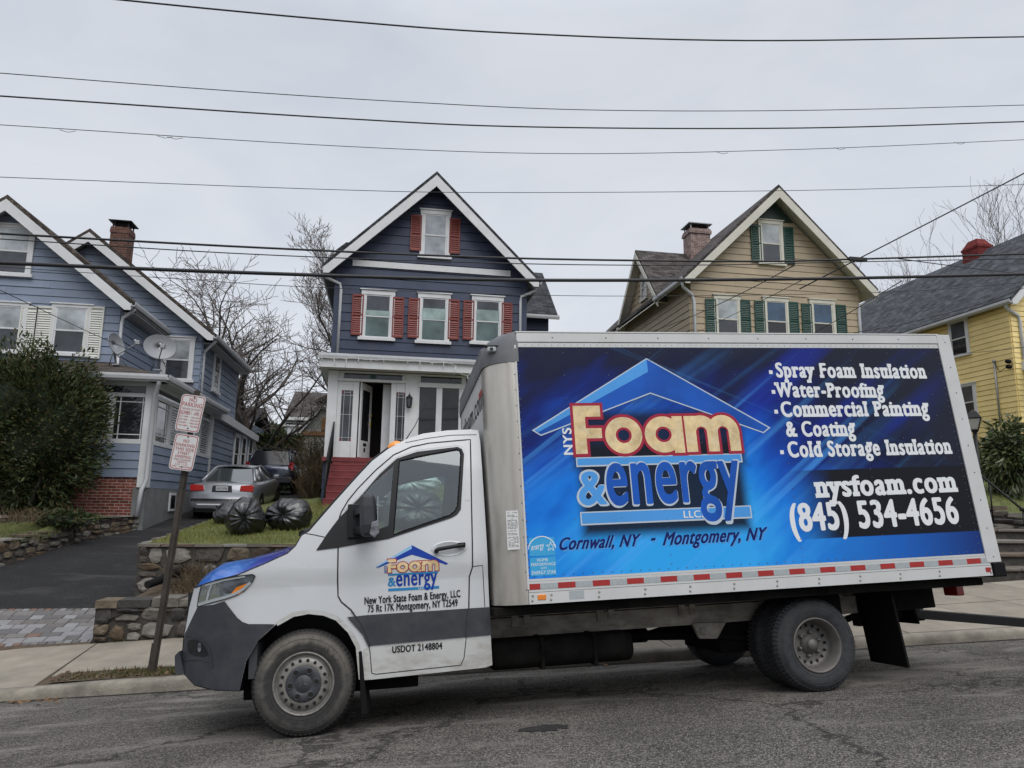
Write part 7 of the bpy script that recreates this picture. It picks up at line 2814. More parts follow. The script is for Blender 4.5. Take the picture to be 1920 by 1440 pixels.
b_, h_ = tb(664, 400, 34, 1.5)
bare_tree('tall bare tree with spreading limbs behind the left side of the navy house', b_, h_ * .69, .30, 21, nl=(16, 9, 8, 6), spread=.80, first=.34, up=.8, lean=(-.07, 0), upright=.24)
b_, h_ = tb(512, 555, 29, 1.4)
bare_tree('dark bare tree with one straight leader above the parked blue SUV', b_, h_ * .92, .22, 5, nl=(26, 9, 5), spread=.86, first=.12, up=.25, lean=(-.03, 0))
b_, h_ = tb(436, 560, 33, 1.5)
bare_tree('bare tree rising just past the rear corner of the blue house', b_, h_ * .62, .18, 9, nl=(10, 7, 5, 4), spread=.55, first=.25, up=.6, upright=.1)
b_, h_ = tb(372, 570, 42, 1.5)
bare_tree('pale bare tree above the rear roof edge of the blue house', b_, h_ * .70, .16, 33, nl=(10, 6, 5, 4), spread=.55, up=.6, first=.3, upright=.12)
for px, top, Y, sd_, lab in ((1857, 375, 34, 41, 'thin bare tree directly behind the red painted chimney'), (1918, 385, 37, 43, 'thin bare tree cut by the edge of the picture above the yellow house'), (1752, 440, 36, 45, 'small sparse bare tree above the ridge of the yellow house'), (1796, 452, 40, 47, 'faint bare sapling between the small tree and the red chimney')):
    b_, h_ = tb(px, top, Y, 2.5)
    bare_tree(lab, b_, h_ * .76, .09, sd_, 'twig_red', nl=(11, 5, 3), spread=.36, first=.5, up=.7, tips=.009, upright=.15)


def leaf_mass(mb, c, r, n, size, seed, flat=.0, shape=None, up=.3, aspect=.45, inner=.6, mi=0, droop=0.0):
    """leaf clumps spread through a rounded volume with a ragged outline"""
    rr = random.Random(seed)
    k = 0
    while k < n:
        d = V((rr.gauss(0, 1), rr.gauss(0, 1), rr.gauss(0, 1))).normalized()
        bump = .80 + .45 * noise.noise((d.x * 2.1 + seed, d.y * 2.1, d.z * 2.1)) + .25 * noise.noise((d.x * 5 + seed, d.y * 5, d.z * 5))
        f = bump * (inner + (1 - inner) * rr.random() ** .6)
        p = V((c[0] + d.x * r[0] * f, c[1] + d.y * r[1] * f, c[2] + d.z * r[2] * f))
        if shape and not shape(p):
            continue
        k += 1
        ax = (d + V((rr.uniform(-.8, .8), rr.uniform(-.8, .8), rr.uniform(-.5, .8) + up - droop))).normalized()
        sd = ax.cross(V((rr.uniform(-1, 1), rr.uniform(-1, 1), rr.uniform(-1, 1)))).normalized()
        L = size * rr.uniform(.5, 1.3)
        w = L * aspect * .5
        m_ = p + ax * L * .5 - V((0, 0, L * .12))
        mb.add([p, m_ + sd * w, p + ax * L - V((0, 0, L * .2)), m_ - sd * w], ((0, 1, 2, 3),), mi)


def leaf_mat(name, cols, rough=.6, spec=.35):
    m = island_mat(name, cols, rough=rough, var=.3, vscale=2.0, bump=0)
    m.node_tree.nodes['Principled BSDF'].inputs['Specular IOR Level'].default_value = spec
    return m


M['yew'] = leaf_mat('evergreen_sprays', [(.036, .058, .016), (.056, .076, .022), (.026, .044, .014), (.076, .084, .026), (.048, .060, .019), (.085, .064, .024), (.034, .055, .021)])
M['rhodo'] = leaf_mat('leathery_leaves', [(.085, .115, .038), (.12, .14, .05), (.055, .082, .03), (.15, .155, .07), (.07, .095, .033)], .4, .5)
M['hedge'] = leaf_mat('hedge_leaves', [(.03, .055, .014), (.045, .07, .02), (.022, .04, .012), (.075, .06, .022)])
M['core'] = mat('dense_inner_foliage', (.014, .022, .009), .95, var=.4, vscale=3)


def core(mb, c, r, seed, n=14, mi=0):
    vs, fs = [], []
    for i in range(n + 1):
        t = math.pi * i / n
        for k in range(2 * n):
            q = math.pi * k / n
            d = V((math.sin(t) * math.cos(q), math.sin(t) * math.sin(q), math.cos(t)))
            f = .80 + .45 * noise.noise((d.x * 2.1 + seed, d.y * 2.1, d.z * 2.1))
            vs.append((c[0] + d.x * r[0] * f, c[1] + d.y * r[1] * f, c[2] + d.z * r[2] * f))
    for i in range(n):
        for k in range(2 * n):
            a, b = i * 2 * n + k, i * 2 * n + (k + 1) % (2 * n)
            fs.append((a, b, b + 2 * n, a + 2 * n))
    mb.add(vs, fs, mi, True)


def shrub(name, label, cat, c, r, n, size, seed, m, aspect=.45, stem=True, **kw):
    e = empty(name, (c[0], c[1], c[2] - r[2]), label, cat)
    e_inv = V((c[0], c[1], c[2] - r[2]))
    mb = MB()
    cc = V(c) - e_inv
    leaf_mass(mb, cc, r, n, size, seed, aspect=aspect, **kw)
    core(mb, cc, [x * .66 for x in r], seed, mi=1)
    mb.build('foliage', [M[m], M['core']], e)
    mb = MB()
    rr = random.Random(seed)
    for k in range(5):
        a = V((rr.uniform(-.15, .15), rr.uniform(-.15, .15), -.1))
        mb.tube([a, a + V((rr.uniform(-.3, .3) * r[0], rr.uniform(-.3, .3) * r[1], r[2] * .6)), a + V((rr.uniform(-.5, .5) * r[0], rr.uniform(-.5, .5) * r[1], r[2] * 1.2))], [.05, .035, .02], 5)
    mb.build('stem', M['bark'], e)
    return e


y0 = W(62, 808, 12.2)
shrub('evergreen_shrub', 'big shaggy evergreen shrub standing before the blue house porch', 'shrub', (y0.x - .15, 12.2, y0.z - .05), (1.85, 1.0, 2.5), 34000, .135, 7, 'yew', aspect=.30, up=.35, inner=.66)
r0 = W(1886, 850, 9.3)
shrub('rhododendron', 'rounded rhododendron bush with leathery leaves beside the lamp post', 'shrub', (r0.x + .1, 9.3, r0.z - .05), (.80, .8, 1.05), 3200, .19, 3, 'rhodo', aspect=.30, up=-.1, inner=.5, droop=.3)
h0, h1 = W(476, 836, 31), W(548, 836, 31)
e = empty('hedge', ((h0.x + h1.x) / 2, 31, 1.4), 'clipped green hedge with browned top behind the parked SUV', 'hedge')
mb = MB()
rr = random.Random(2)
hw_ = (h1.x - h0.x) / 2 + .5
ht = W(510, 821, 31).z - 1.4
for k in range(4200):
    p = V((rr.uniform(-hw_, hw_), rr.choice((-.45, .4)) + rr.gauss(0, .07), rr.uniform(0, ht)))
    if rr.random() < .35:
        p.z = ht + rr.gauss(0, .06)
        p.y = rr.uniform(-.5, .5)
    ax = V((rr.uniform(-1, 1), rr.uniform(-1.2, .4), rr.uniform(-.3, 1))).normalized()
    s_ = ax.cross(V((rr.uniform(-1, 1), rr.uniform(-1, 1), rr.uniform(-1, 1)))).normalized() * .05
    mb.add([p - s_, p + ax * .14 - s_ * .4, p + ax * .2, p + s_], ((0, 1, 2, 3),), 0)
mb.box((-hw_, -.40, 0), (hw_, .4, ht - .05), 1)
mb.build('foliage', [M['hedge'], M['core']], e)
M['dry'] = leaf_mat('dry_stalks', [(.16, .115, .062), (.11, .08, .045), (.20, .15, .085), (.085, .065, .04), (.13, .10, .06)], .9, .2)


def stalks(name, label, cat, c, r, h, n, seed, w=.008, group=None, lean=.5):
    rr = random.Random(seed)
    mb = MB()
    for k in range(n):
        a = V((rr.uniform(-r, r), rr.uniform(-r, r), 0))
        hh = h * rr.uniform(.5, 1.05)
        d = V((rr.gauss(0, lean), rr.gauss(0, lean), 1)) * hh
        m_ = a + d * .5 + V((rr.gauss(0, .1), rr.gauss(0, .1), 0)) * hh
        pts = [a, m_, a + d + V((rr.gauss(0, .12), rr.gauss(0, .12), -.1)) * hh]
        mb.tube(pts, [w, w * .8, w * .4], 3, cap=False)
        if h > .9:
            for j in range(4):
                q = pts[1].lerp(pts[2], rr.random())
                mb.tube([q, q + V((rr.gauss(0, .2), rr.gauss(0, .2), rr.uniform(0, .35))) * hh * .6], [w * .6, w * .3], 3, cap=False)
    o = mb.build(name, M['dry'])
    o.location = c
    return tag(o, label, cat, group)


q = W(572, 900, 23.5)
stalks('dry_bush', 'tall leafless brown bush between the SUV and the red steps', 'bush', (q.x + .75, 24.5, 1.6), .85, 3.0, 420, 4, .016, lean=.22)
q = W(600, 900, 21)
stalks('dry_bush', 'smaller twiggy bush right beside the corner of the navy house', 'bush', (q.x, 21.3, 1.4), .40, 2.2, 160, 14, .014, lean=.2)
q = WZ(325, 1118, .25, .012, .03)
stalks('dry_weeds', 'dry tan weeds hanging by the drain pipe at the tall wall', 'weeds', (q.x, 6.75, .30), .32, .62, 170, 6, .004, lean=.5)
q = W(45, 968, 11.0)
stalks('dry_weeds', 'brown dead plant in the planter by the left stone wall', 'weeds', (q.x, 11.0, q.z - .1), .3, .35, 120, 8, .005, lean=.6)
q = W(120, 978, 11.3)
mb = MB()
leaf_mass(mb, (0, 0, .12), (.75, .3, .22), 900, .10, 4, inner=.3)
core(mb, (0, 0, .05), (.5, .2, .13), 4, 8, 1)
o = mb.build('ground_cover', [M['hedge'], M['core']])
o.location = (q.x, 11.35, 1.22)
tag(o, 'low green ground cover below the red brick base', 'plant')
q = W(515, 812, 62)
shrub('evergreen_tree', 'dark evergreen tree far off beyond the hedge', 'tree', (q.x, 62, q.z - 1.5), (3.0, 2.5, 3.0), 2600, .55, 19, 'hedge', aspect=.5)
q = W(488, 800, 70)
shrub('evergreen_tree', 'second far evergreen just behind the blue house addition', 'tree', (q.x, 70, q.z - 2.5), (2.6, 2.5, 3.4), 2000, .6, 29, 'hedge', aspect=.5)


# ================================================================== cars in the driveway
def loft_car(name, label, loc, rz, L, Wd, paint, stations, roof, glass_h, wheels, wr, gl='glass_car'):
    """x to the right, y forward from the rear bumper; stations: (y, half width, bottom, shoulder, top)"""
    e = empty(name, loc, label, 'car', 'cars parked in the driveway', rz)
    mb = MB()
    rings = []
    for y, w, zb, zs, zt in stations:
        half = [(w * .82, zb), (w * .96, zb + .07), (w, zb + .22), (w * .995, zs - .10), (w * .965, zs), (w * .90, zt - .02), (w * .70, zt), (w * .35, zt + .012)]
        rings.append([(x, y, z) for x, z in half] + [(0, y, zt + .016)] + [(-x, y, z) for x, z in reversed(half)])
    n = len(rings[0])
    vs = [p for r in rings for p in r]
    fs = []
    for i in range(len(rings) - 1):
        for k in range(n - 1):
            fs.append((i * n + k, i * n + k + 1, (i + 1) * n + k + 1, (i + 1) * n + k))
        fs.append((i * n + n - 1, i * n, (i + 1) * n, (i + 1) * n + n - 1))
    fs += [tuple(range(n - 1, -1, -1)), tuple(range(len(vs) - n, len(vs)))]
    mb.add(vs, fs, 0, True)
    # roof skin and pillars
    (yb, zb, wb), (yr, zr, wr_), (yf, zf, wf), (yw, zw, ww) = roof
    P = lambda y, x, z: V((x, y, z))
    R_ = [[P(yb, s * wb, zb), P(yr, s * wr_, zr), P(yf, s * wf, zf), P(yw, s * ww, zw)] for s in (1, -1)]
    nx = 6
    vs, fs = [], []
    for t in (0, .5, 1):
        for k in range(nx + 1):
            s = -1 + 2 * k / nx
            vs.append(P(yr + (yf - yr) * t, s * (wr_ + (wf - wr_) * t), zr + (zf - zr) * t + .05 * (1 - s * s) + (.02 if t == .5 else 0)))
    for i in range(2):
        for k in range(nx):
            a = i * (nx + 1) + k
            fs.append((a, a + 1, a + nx + 2, a + nx + 1))
    mb.add(vs, fs, 0, True)
    for s in R_:
        mb.tube([s[0], s[1]], .055, 6)
        mb.tube([s[1] + V((0, 0, .01)), s[2] + V((0, 0, .01))], .04, 6)
        mb.tube([s[2], s[3]], .045, 6)
        ym = (yr * .4 + yf * .6)
        t = (ym - yr) / (yf - yr)
        top = s[1].lerp(s[2], t)
        mb.tube([top, V((math.copysign(wb * 1.02, top.x), ym + .05, zb - .03))], .05, 6)
    body = mb.build('body', M[paint], e)
    mb = MB()
    a, b = R_
    i_ = lambda p: V((p.x * .97, p.y, p.z - .005))
    mb.add([i_(a[0]), i_(a[1]), i_(b[1]), i_(b[0])], ((0, 1, 2, 3),))
    mb.build('rear_window', M[gl], e)
    mb = MB()
    mb.add([i_(a[3]), i_(a[2]), i_(b[2]), i_(b[3])], ((0, 1, 2, 3),))
    mb.build('windscreen', M[gl], e)
    for s in R_:
        mb = MB()
        mb.add([i_(p) for p in s], ((0, 1, 2, 3),))
        mb.build('side_window', M[gl], e)
    for y in wheels:
        for sx in (1, -1):
            w = stations[len(stations) // 2][1]
            mt = Matrix.Translation((sx * (w - .0), y, wr)) @ Matrix.Rotation(rad(90 * sx), 4, 'Y')
            mb = MB()
            mb.lathe([(wr * .62, -.02), (wr * .72, .01), (wr * .93, .0), (wr, -.04), (wr, -.17), (wr * .9, -.2), (wr * .5, -.2)], 28, mt)
            wo_ = mb.build('wheel', M['black_rubber'], e)
            mb = MB()
            mb.lathe([(wr * .64, -.02), (wr * .60, .0), (wr * .2, -.015), (.0, -.01)], 20, mt)
            mb.build('wheel_disc', M['rim'], wo_)
            mb = MB()
            mb.lathe([(wr * 1.16, .012), (wr * 1.16, -.02)], 24, mt)
            mb.lathe([(wr * 1.15, .008), (.0, .008)], 24, Matrix.Translation((-.012 * sx, 0, 0)) @ mt)
            mb.build('wheel_arch', M['dark_void'], e)
    return e, body


def flat(name, pts, m, par, d=(0, -.012, 0), bev=.004):
    mb = MB()
    mb.prism(pts, d)
    return mb.build(name, M[m] if isinstance(m, str) else m, par, bevel=bev)


M['glass_car'] = mat('car_glass', (.035, .042, .044), .03, spec=.9, coat=1.0)
M['glass_tint'] = mat('tinted_car_glass', (.016, .018, .022), .12, spec=.35)
M['silver'] = mat('silver_grey_paint', (.23, .24, .26), .28, .35, var=.04, coat=.8)
M['suv_blue'] = mat('dark_blue_paint', (.022, .032, .060), .22, .35, var=.1, coat=.9)
M['tail'] = mat('red_tail_lamp', (.48, .018, .016), .18, coat=.8)
M['plate'] = mat('number_plate', (.55, .56, .57), .4)
cx0, cx1 = W(357, 930, 15).x, W(470, 930, 15).x
cxm = (cx0 + cx1) / 2 + .02
st = [(0, .78, .36, .60, .70), (.03, .84, .25, .62, .74), (.06, .85, .22, .80, .955), (.16, .865, .21, .87, .99), (.7, .885, .2, .90, 1.0), (1.6, .89, .19, .92, .98), (3.1, .89, .19, .90, .96), (3.6, .88, .2, .86, .93), (4.2, .84, .21, .76, .82), (4.48, .76, .25, .62, .68), (4.58, .66, .32, .52, .56)]
car, cb = loft_car('parked_car', 'silver grey sedan parked nose in with red tail lamps', (cxm, 15.05, z_drive(cxm, 15.1) + .0), rad(-1.5), 4.58, 1.77, 'silver', st, ((.72, 1.0, .73), (1.42, 1.36, .53), (2.5, 1.38, .53), (3.35, .98, .72)), .4, (.95, 3.6), .315)
car.rotation_euler.x = rad(5.2)
for s in (1, -1):
    flat('tail_lamp', [(s * .47, .06, .80), (s * .82, .06, .78), (s * .855, .06, .93), (s * .78, .06, .965), (s * .50, .06, .945)], 'tail', car, d=(0, -.045, 0), bev=.008)
flat('number_plate', [(-.16, .04, .80), (.16, .04, .80), (.16, .04, .92), (-.16, .04, .92)], 'plate', car, d=(0, -.035, 0))
flat('plate_recess', [(-.27, .07, .76), (.27, .07, .76), (.25, .07, .94), (-.25, .07, .94)], 'truck_trim', car, d=(0, -.05, 0))
letters('plate_lettering', 'AVC-5936', (-.14, .835), (.14, .835), .06, lambda x, z, l=0.0: (x, .0, z), M['print_navy'], car, bold=.01)
flat('bumper_trim', [(-.62, .02, .40), (.62, .02, .40), (.66, .03, .44), (-.66, .03, .44)], 'plate', car, d=(0, -.03, 0))
flat('lower_valance', [(-.72, .02, .20), (.72, .02, .20), (.74, .03, .34), (-.74, .03, .34)], 'black_rubber', car, d=(0, -.015, 0))
mb = MB()
for k in range(4):
    c = V((-.09 + .06 * k, .035, .972))
    mb.tube([c + V((.036 * math.cos(t), 0, .036 * math.sin(t))) for t in [2 * math.pi * j / 14 for j in range(15)]], .006, 4)
mb.build('ring_emblem', M['plate'], car)
for s in (1, -1):
    mb = MB()
    mb.box((s * .93 - .09, 2.95, .98), (s * .93 + .09, 3.07, 1.10))
    mb.build('side_mirror', M['silver'], car, bevel=.03)
sx0_, sx1_ = W(461, 900, 23).x, W(545, 900, 23).x
sm_ = (sx0_ + sx1_) / 2
st = [(0, .80, .42, .80, .92), (.06, .88, .36, .90, 1.08), (.3, .91, .34, 1.0, 1.13), (1.2, .92, .33, 1.02, 1.14), (3.1, .92, .33, 1.02, 1.12), (3.6, .91, .34, .98, 1.08), (4.3, .88, .36, .92, 1.0), (4.6, .80, .45, .80, .86)]
suv, sb = loft_car('parked_car', 'dark blue SUV with roof rails parked ahead of the silver sedan', (sm_, 23.0, z_drive(sm_, 23.5)), rad(-3), 4.6, 1.84, 'suv_blue', st, ((.08, 1.12, .82), (.42, 1.66, .66), (2.6, 1.68, .66), (3.5, 1.12, .78)), .5, (.95, 3.65), .37, 'glass_tint')
for s in (1, -1):
    flat('tail_lamp', [(s * .70, .06, .90), (s * .90, .10, .90), (s * .91, .12, 1.22), (s * .76, .06, 1.20)], 'tail', suv, d=(0, -.03, 0), bev=.008)
suv.rotation_euler.x = rad(2.0)
flat('rear_bumper', [(-.86, .02, .42), (.86, .02, .42), (.88, .03, .66), (-.88, .03, .66)], 'truck_trim', suv, d=(0, -.08, 0), bev=.03)
flat('high_brake_lamp', [(-.09, .44, 1.60), (.09, .44, 1.60), (.09, .45, 1.64), (-.09, .45, 1.64)], 'tail', suv, d=(0, -.03, 0))
mb = MB()
for s in (.56, -.56):
    mb.tube([(s, .6, 1.74), (s, .7, 1.80), (s, 2.4, 1.81), (s, 2.5, 1.74)], .022, 5)
for y in (.9, 2.0):
    mb.tube([(-.56, y, 1.80), (.56, y, 1.80)], .016, 5)
mb.build('roof_rack', M['black_iron'], suv)
for s in (1, -1):
    mb = MB()
    mb.box((s * 1.02 - .12, 2.95, 1.12), (s * 1.02 + .12, 3.07, 1.30))
    mb.build('side_mirror', M['black_iron'], suv, bevel=.03)


# ================================================================== rubbish bags
def bag_mat():
    m = mat('black_bin_liner', (.008, .008, .009), .20, spec=.8)
    t = m.node_tree
    b = t.nodes['Principled BSDF']
    co = nd(t, 'ShaderNodeTexCoord').outputs['Object']
    n = nd(t, 'ShaderNodeTexNoise', i_Scale=9.0, i_Detail=4.0, i_Roughness=.5, i_Distortion=1.5)
    t.links.new(co, n.inputs['Vector'])
    bn = nd(t, 'ShaderNodeBump', i_Strength=.45, i_Distance=.03)
    t.links.new(n.outputs['Fac'], bn.inputs['Height'])
    t.links.new(bn.outputs[0], b.inputs['Normal'])
    return m


M['bag'] = bag_mat()
M['bag_clear'] = mat('clear_plastic_sack', (.42, .47, .45), .2, var=.6, vscale=4, bump=.9, bscale=7, spec=.8, coat=.5)


def bag(label, c, r, axis, seed):
    """filled sack lying with its gathered end along axis"""
    rr = random.Random(seed)
    ax = V(axis).normalized()
    Q = ax.to_track_quat('Z', 'Y').to_matrix()
    mb = MB()
    vs, fs = [], []
    n, m = 40, 96
    o_ = V((seed * 3.7, seed * 1.3, 0))
    for i in range(n + 1):
        t = math.pi * i / n
        for k in range(m):
            q = 2 * math.pi * k / m
            d = V((math.sin(t) * math.cos(q), math.sin(t) * math.sin(q), math.cos(t)))
            f = 1 + .17 * noise.noise(d * 1.3 + o_)
            g = max(0, d.z + .55) / 1.55
            fold = noise.noise(V((math.cos(q) * 3.4, math.sin(q) * 3.4, d.z * .6)) + o_)
            f += (.13 * fold + .05 * abs(noise.noise(V((math.cos(q) * 8, math.sin(q) * 8, d.z * .8)) + o_))) * g * min(1, math.sin(t) * 2.5 + .15)
            f -= .035 * abs(noise.noise(d * 4.5 + o_))
            f -= .16 * max(0, d.z) ** 8
            p = Q @ (d * f)
            p = V((p.x * r[0], p.y * r[1], p.z * r[2]))
            if p.z < -r[2] * .72:
                p.z = -r[2] * .72 + (p.z + r[2] * .72) * .2
            vs.append(p)
    for i in range(n):
        for k in range(m):
            a, b = i * m + k, i * m + (k + 1) % m
            fs.append((a, b, b + m, a + m))
    mb.add(vs, fs, 0, True)
    o = mb.build('bin_bag', M['bag_clear' if 'clear' in label else 'bag'])
    o.location = c
    kn = MB()
    e0 = Q @ V((0, 0, .72))
    e0 = V((e0.x * r[0], e0.y * r[1], e0.z * r[2]))
    for k in range(7):
        a = 2 * math.pi * k / 7
        d = (ax + .55 * (Q @ V((math.cos(a), math.sin(a), 0)))).normalized()
        kn.add([e0, e0 + d * .10 + V((.02, 0, .01)), e0 + d * .12 - V((.02, 0, -.01))], ((0, 1, 2),))
    kn.build('knot', M['bag'], o)
    return tag(o, label, 'bag', 'black rubbish bags on the lawn')


def lawn_at(px, py):
    y = 7.5
    for _ in range(30):
        p = W(px, py, y)
        y += (p.z - z_lawn(p.x, p.y)) * 2.0
    return W(px, py, y)


for lab, px, pb, r, ax, sd_, yo in (('fat black rubbish bag with gathered front standing nearest the driveway wall', 459, 1000, (.36, .42, .40), (.1, -1, .05), 3, 0),
                                    ('black rubbish bag with radiating pleats lying beside the truck bonnet', 540, 992, (.44, .42, .34), (-.35, -1, .12), 8, .1),
                                    ('black rubbish bag half hidden behind the fat one', 424, 984, (.36, .34, .27), (-1, -.2, .5), 12, .35),
                                    ('black rubbish bag seen through the cab door window, lower one', 778, 1000, (.62, .5, .40), (.1, -1, .3), 15, .5),
                                    ('pale clear plastic sack on top of the heap seen through the cab', 775, 985, (.60, .45, .34), (-.2, -1, .2), 17, .9),
                                    ('black rubbish bag in the heap behind the cab, partly seen through the small quarter window', 705, 985, (.5, .5, .42), (-.4, -1, .2), 19, .6)):
    p = lawn_at(px, pb)
    z = z_lawn(p.x, p.y + yo) + r[2] * .70 + (.42 if 'on top' in lab else 0)
    bag(lab, (p.x, p.y + yo, z), r, ax, sd_)

# ================================================================== sign post
M['post'] = mat('rusty_brown_post', (.040, .032, .026), .8, var=.4, vscale=9, bump=.3)
M['sign_white'] = mat('sign_white', (.60, .60, .58), .45, var=.05, dirt=(.45, .43, .40), damt=.4)
M['sign_red'] = mat('sign_red', (.36, .035, .045), .5, var=.2, vscale=20)
pb_ = V((-2.17, 3.72, z_walk(-2.17, 3.72) - .05))
pt_ = W(349, 862, 3.70)
sp_ = empty('sign_post', pb_, 'leaning brown post at the kerb carrying two white no parking signs', 'sign')
d = (pt_ - pb_)
mb = MB()
L_ = d.length
ud = d.normalized()
xd = V((1, 0, 0)) - ud * ud.x
xd = (xd.normalized() + V((0, -.25, 0))).normalized()
yd = ud.cross(xd)


def pbox(mb, x0, x1, y0, y1, z0, z1):
    P = lambda a, b, c: xd * a + yd * -b + ud * c
    mb.hexa([P(x0, y0, z0), P(x1, y0, z0), P(x1, y1, z0), P(x0, y1, z0)], [P(x0, y0, z1), P(x1, y0, z1), P(x1, y1, z1), P(x0, y1, z1)])


pbox(mb, -.032, .032, -.02, .02, 0, L_ + .9)
pbox(mb, -.055, -.02, -.03, .01, 0, .38)
pbox(mb, .032, .045, -.03, .0, 0, L_)
mb.build('post', M['post'], sp_, bevel=.004)


def sign(px, py, w, h, yaw, roll, lines, wide):
    c = W(px, py, 3.62)
    Rm = Matrix.Rotation(yaw, 4, 'Z') @ Matrix.Rotation(roll, 4, 'Y')
    T = Matrix.Translation(c - pb_) @ Rm
    rc = .045

    def rr_(k, y):
        a, b, r = w / 2 - k, h / 2 - k, rc - k * .6
        out = []
        for cx_, cz_, t0 in ((a - r, b - r, 0), (-a + r, b - r, 90), (-a + r, -b + r, 180), (a - r, -b + r, 270)):
            out += [T @ V((cx_ + r * math.cos(rad(t0 + 18 * j)), y, cz_ + r * math.sin(rad(t0 + 18 * j)))) for j in range(6)]
        return out
    mb = MB()
    mb.prism(rr_(0, 0), T.to_3x3() @ V((0, .004, 0)))
    s = mb.build('sign_plate', M['sign_white'], sp_)
    mb = MB()
    a, b = rr_(.010, -.0012), rr_(.019, -.0012)
    n = len(a)
    mb.add(a + b, [(i, (i + 1) % n, n + (i + 1) % n, n + i) for i in range(n)])
    mb.build('sign_border', M['sign_red'], s)
    for txt, z, cap, tw in lines:
        letters('sign_lettering', txt, (-w * tw / 2, z * h), (w * tw / 2, z * h), cap * h, lambda x, zz, l=0.0: T @ V((x, -.0016 - l, zz)), M['sign_red'], s, bold=.012)
    mb = MB()
    for z in (.47, -.44):
        mb.lathe([(.010, 0), (.008, .005), (0, .006)], 8, T @ Matrix.Translation((.01, -.001, z * h * .93)) @ Matrix.Rotation(rad(90), 4, 'X'))
    mb.build('sign_bolt', M['dark_void'], s)


sign(357, 775, .305, .475, rad(-6), rad(7.5), [('NO', .315, .105, .30), ('PARKING', .175, .115, .82), ('THIS SIDE OF STREET', .085, .05, .80), ('DECEMBER 1 - APRIL 1', -.045, .095, .88), ('SAT 10PM  -  SUN 8AM', -.125, .042, .84), ('SUN 10PM  -  MON 8AM', -.205, .042, .84), ('TUE 8PM  -  WED 8AM', -.285, .042, .84), ('THU 10PM  -  FRI 8AM', -.365, .042, .84)], 0)
sign(345, 848, .300, .455, rad(-6), rad(7.0), [('NO', .275, .085, .24), ('PARKING', .155, .085, .76), ('THIS SIDE', .04, .085, .78), ('STREET', -.065, .075, .50), ('SWEEPING', -.165, .075, .66), ('EVEN CALENDAR', -.235, .048, .68), ('TUESDAYS', -.30, .045, .44), ('8 AM - 11 AM', -.365, .042, .50), ('1 APRIL - 30 NOVEMBER', -.425, .040, .84)], 0)

# ================================================================== satellite dishes
M['dish'] = mat('pale_grey_dish', (.25, .26, .275), .45, var=.06, vscale=4)


def dish(label, c, r, facing, foot, arm):
    c, fdir = V(c), V(facing).normalized()
    e = empty('satellite_dish', foot, label, 'satellite dish', 'satellite dishes on the porch roof')
    Q = fdir.to_track_quat('Z', 'Y').to_matrix().to_4x4()
    T = Matrix.Translation(c - V(foot)) @ Q
    mb = MB()
    mb.lathe([(r * 1.0, .0), (r * .8, -.035), (r * .5, -.07), (0, -.085), (r * .5, -.085), (r * .82, -.05), (r * 1.015, -.012), (r * 1.0, .0)], 36, T @ Matrix.Diagonal((1.08, .92, 1, 1)))
    mb.build('reflector', M['dish'], e)
    mb = MB()
    tip = T @ V((0, -r * .35 if arm > 0 else r * .1, arm if arm > 0 else -arm))
    mb.tube([T @ V((0, -r * .92, -.03)), tip], .018, 5)
    mb.box((tip.x - .05, tip.y - .05, tip.z - .04), (tip.x + .06, tip.y + .05, tip.z + .07))
    mb.tube([tip + V((-.02, 0, .02)), tip + V((-.08, 0, .08))], .035, 8)
    mb.build('feed_arm', M['metal_grey'], e, bevel=.008)
    mb = MB()
    bk = T @ V((0, 0, -.09))
    mb.tube([bk, bk + V((0, .05, -.15)), V((0, 0, 0))], .026, 6)
    mb.tube([bk + V((0, .05, -.15)), V((.22, .12, 0))], .014, 5)
    mb.tube([bk + V((0, .05, -.15)), V((-.22, .12, 0))], .014, 5)
    mb.box((-.08, -.08, -.02), (.08, .08, .015))
    mb.build('mast', M['metal_grey'], e)


dc = W(300, 650, 13.9)
df = W(296, 694, 14.1)
dish('round satellite dish facing the street on the porch roof, nearer the corner', dc, .37, (.42, -.9, .12), df, .42)
dc = W(219, 645, 14.0)
df = W(218, 684, 14.15)
dish('satellite dish turned edge on with its arm pointing along the street', dc, .33, (.98, -.22, .26), df, .55)

# ================================================================== overhead wires
M['wire'] = mat('black_cable', (.008, .008, .010), .55)


def wire(label, pts, r, Y=4.2, extend=True, name='overhead_wire', group='overhead wires along the street'):
    P = [W(p[0], p[1], p[2] if len(p) > 2 else Y) for p in pts]
    # smooth curve through the points
    out = []
    E_ = [P[0] + (P[0] - P[1])] + P + [P[-1] + (P[-1] - P[-2])]
    for i in range(1, len(E_) - 2):
        for k in range(8):
            t = k / 8
            a, b, c, d_ = E_[i - 1], E_[i], E_[i + 1], E_[i + 2]
            out.append(.5 * ((2 * b) + (c - a) * t + (2 * a - 5 * b + 4 * c - d_) * t * t + (3 * b - a - 3 * c + d_) * t ** 3))
    out.append(P[-1])
    if extend:
        out = [out[0] + (out[0] - out[1]) * 6] + out + [out[-1] + (out[-1] - out[-2]) * 6]
    mb = MB()
    mb.tube(out, r, 6)
    return tag(mb.build(name, M['wire']), label, 'wire', group)


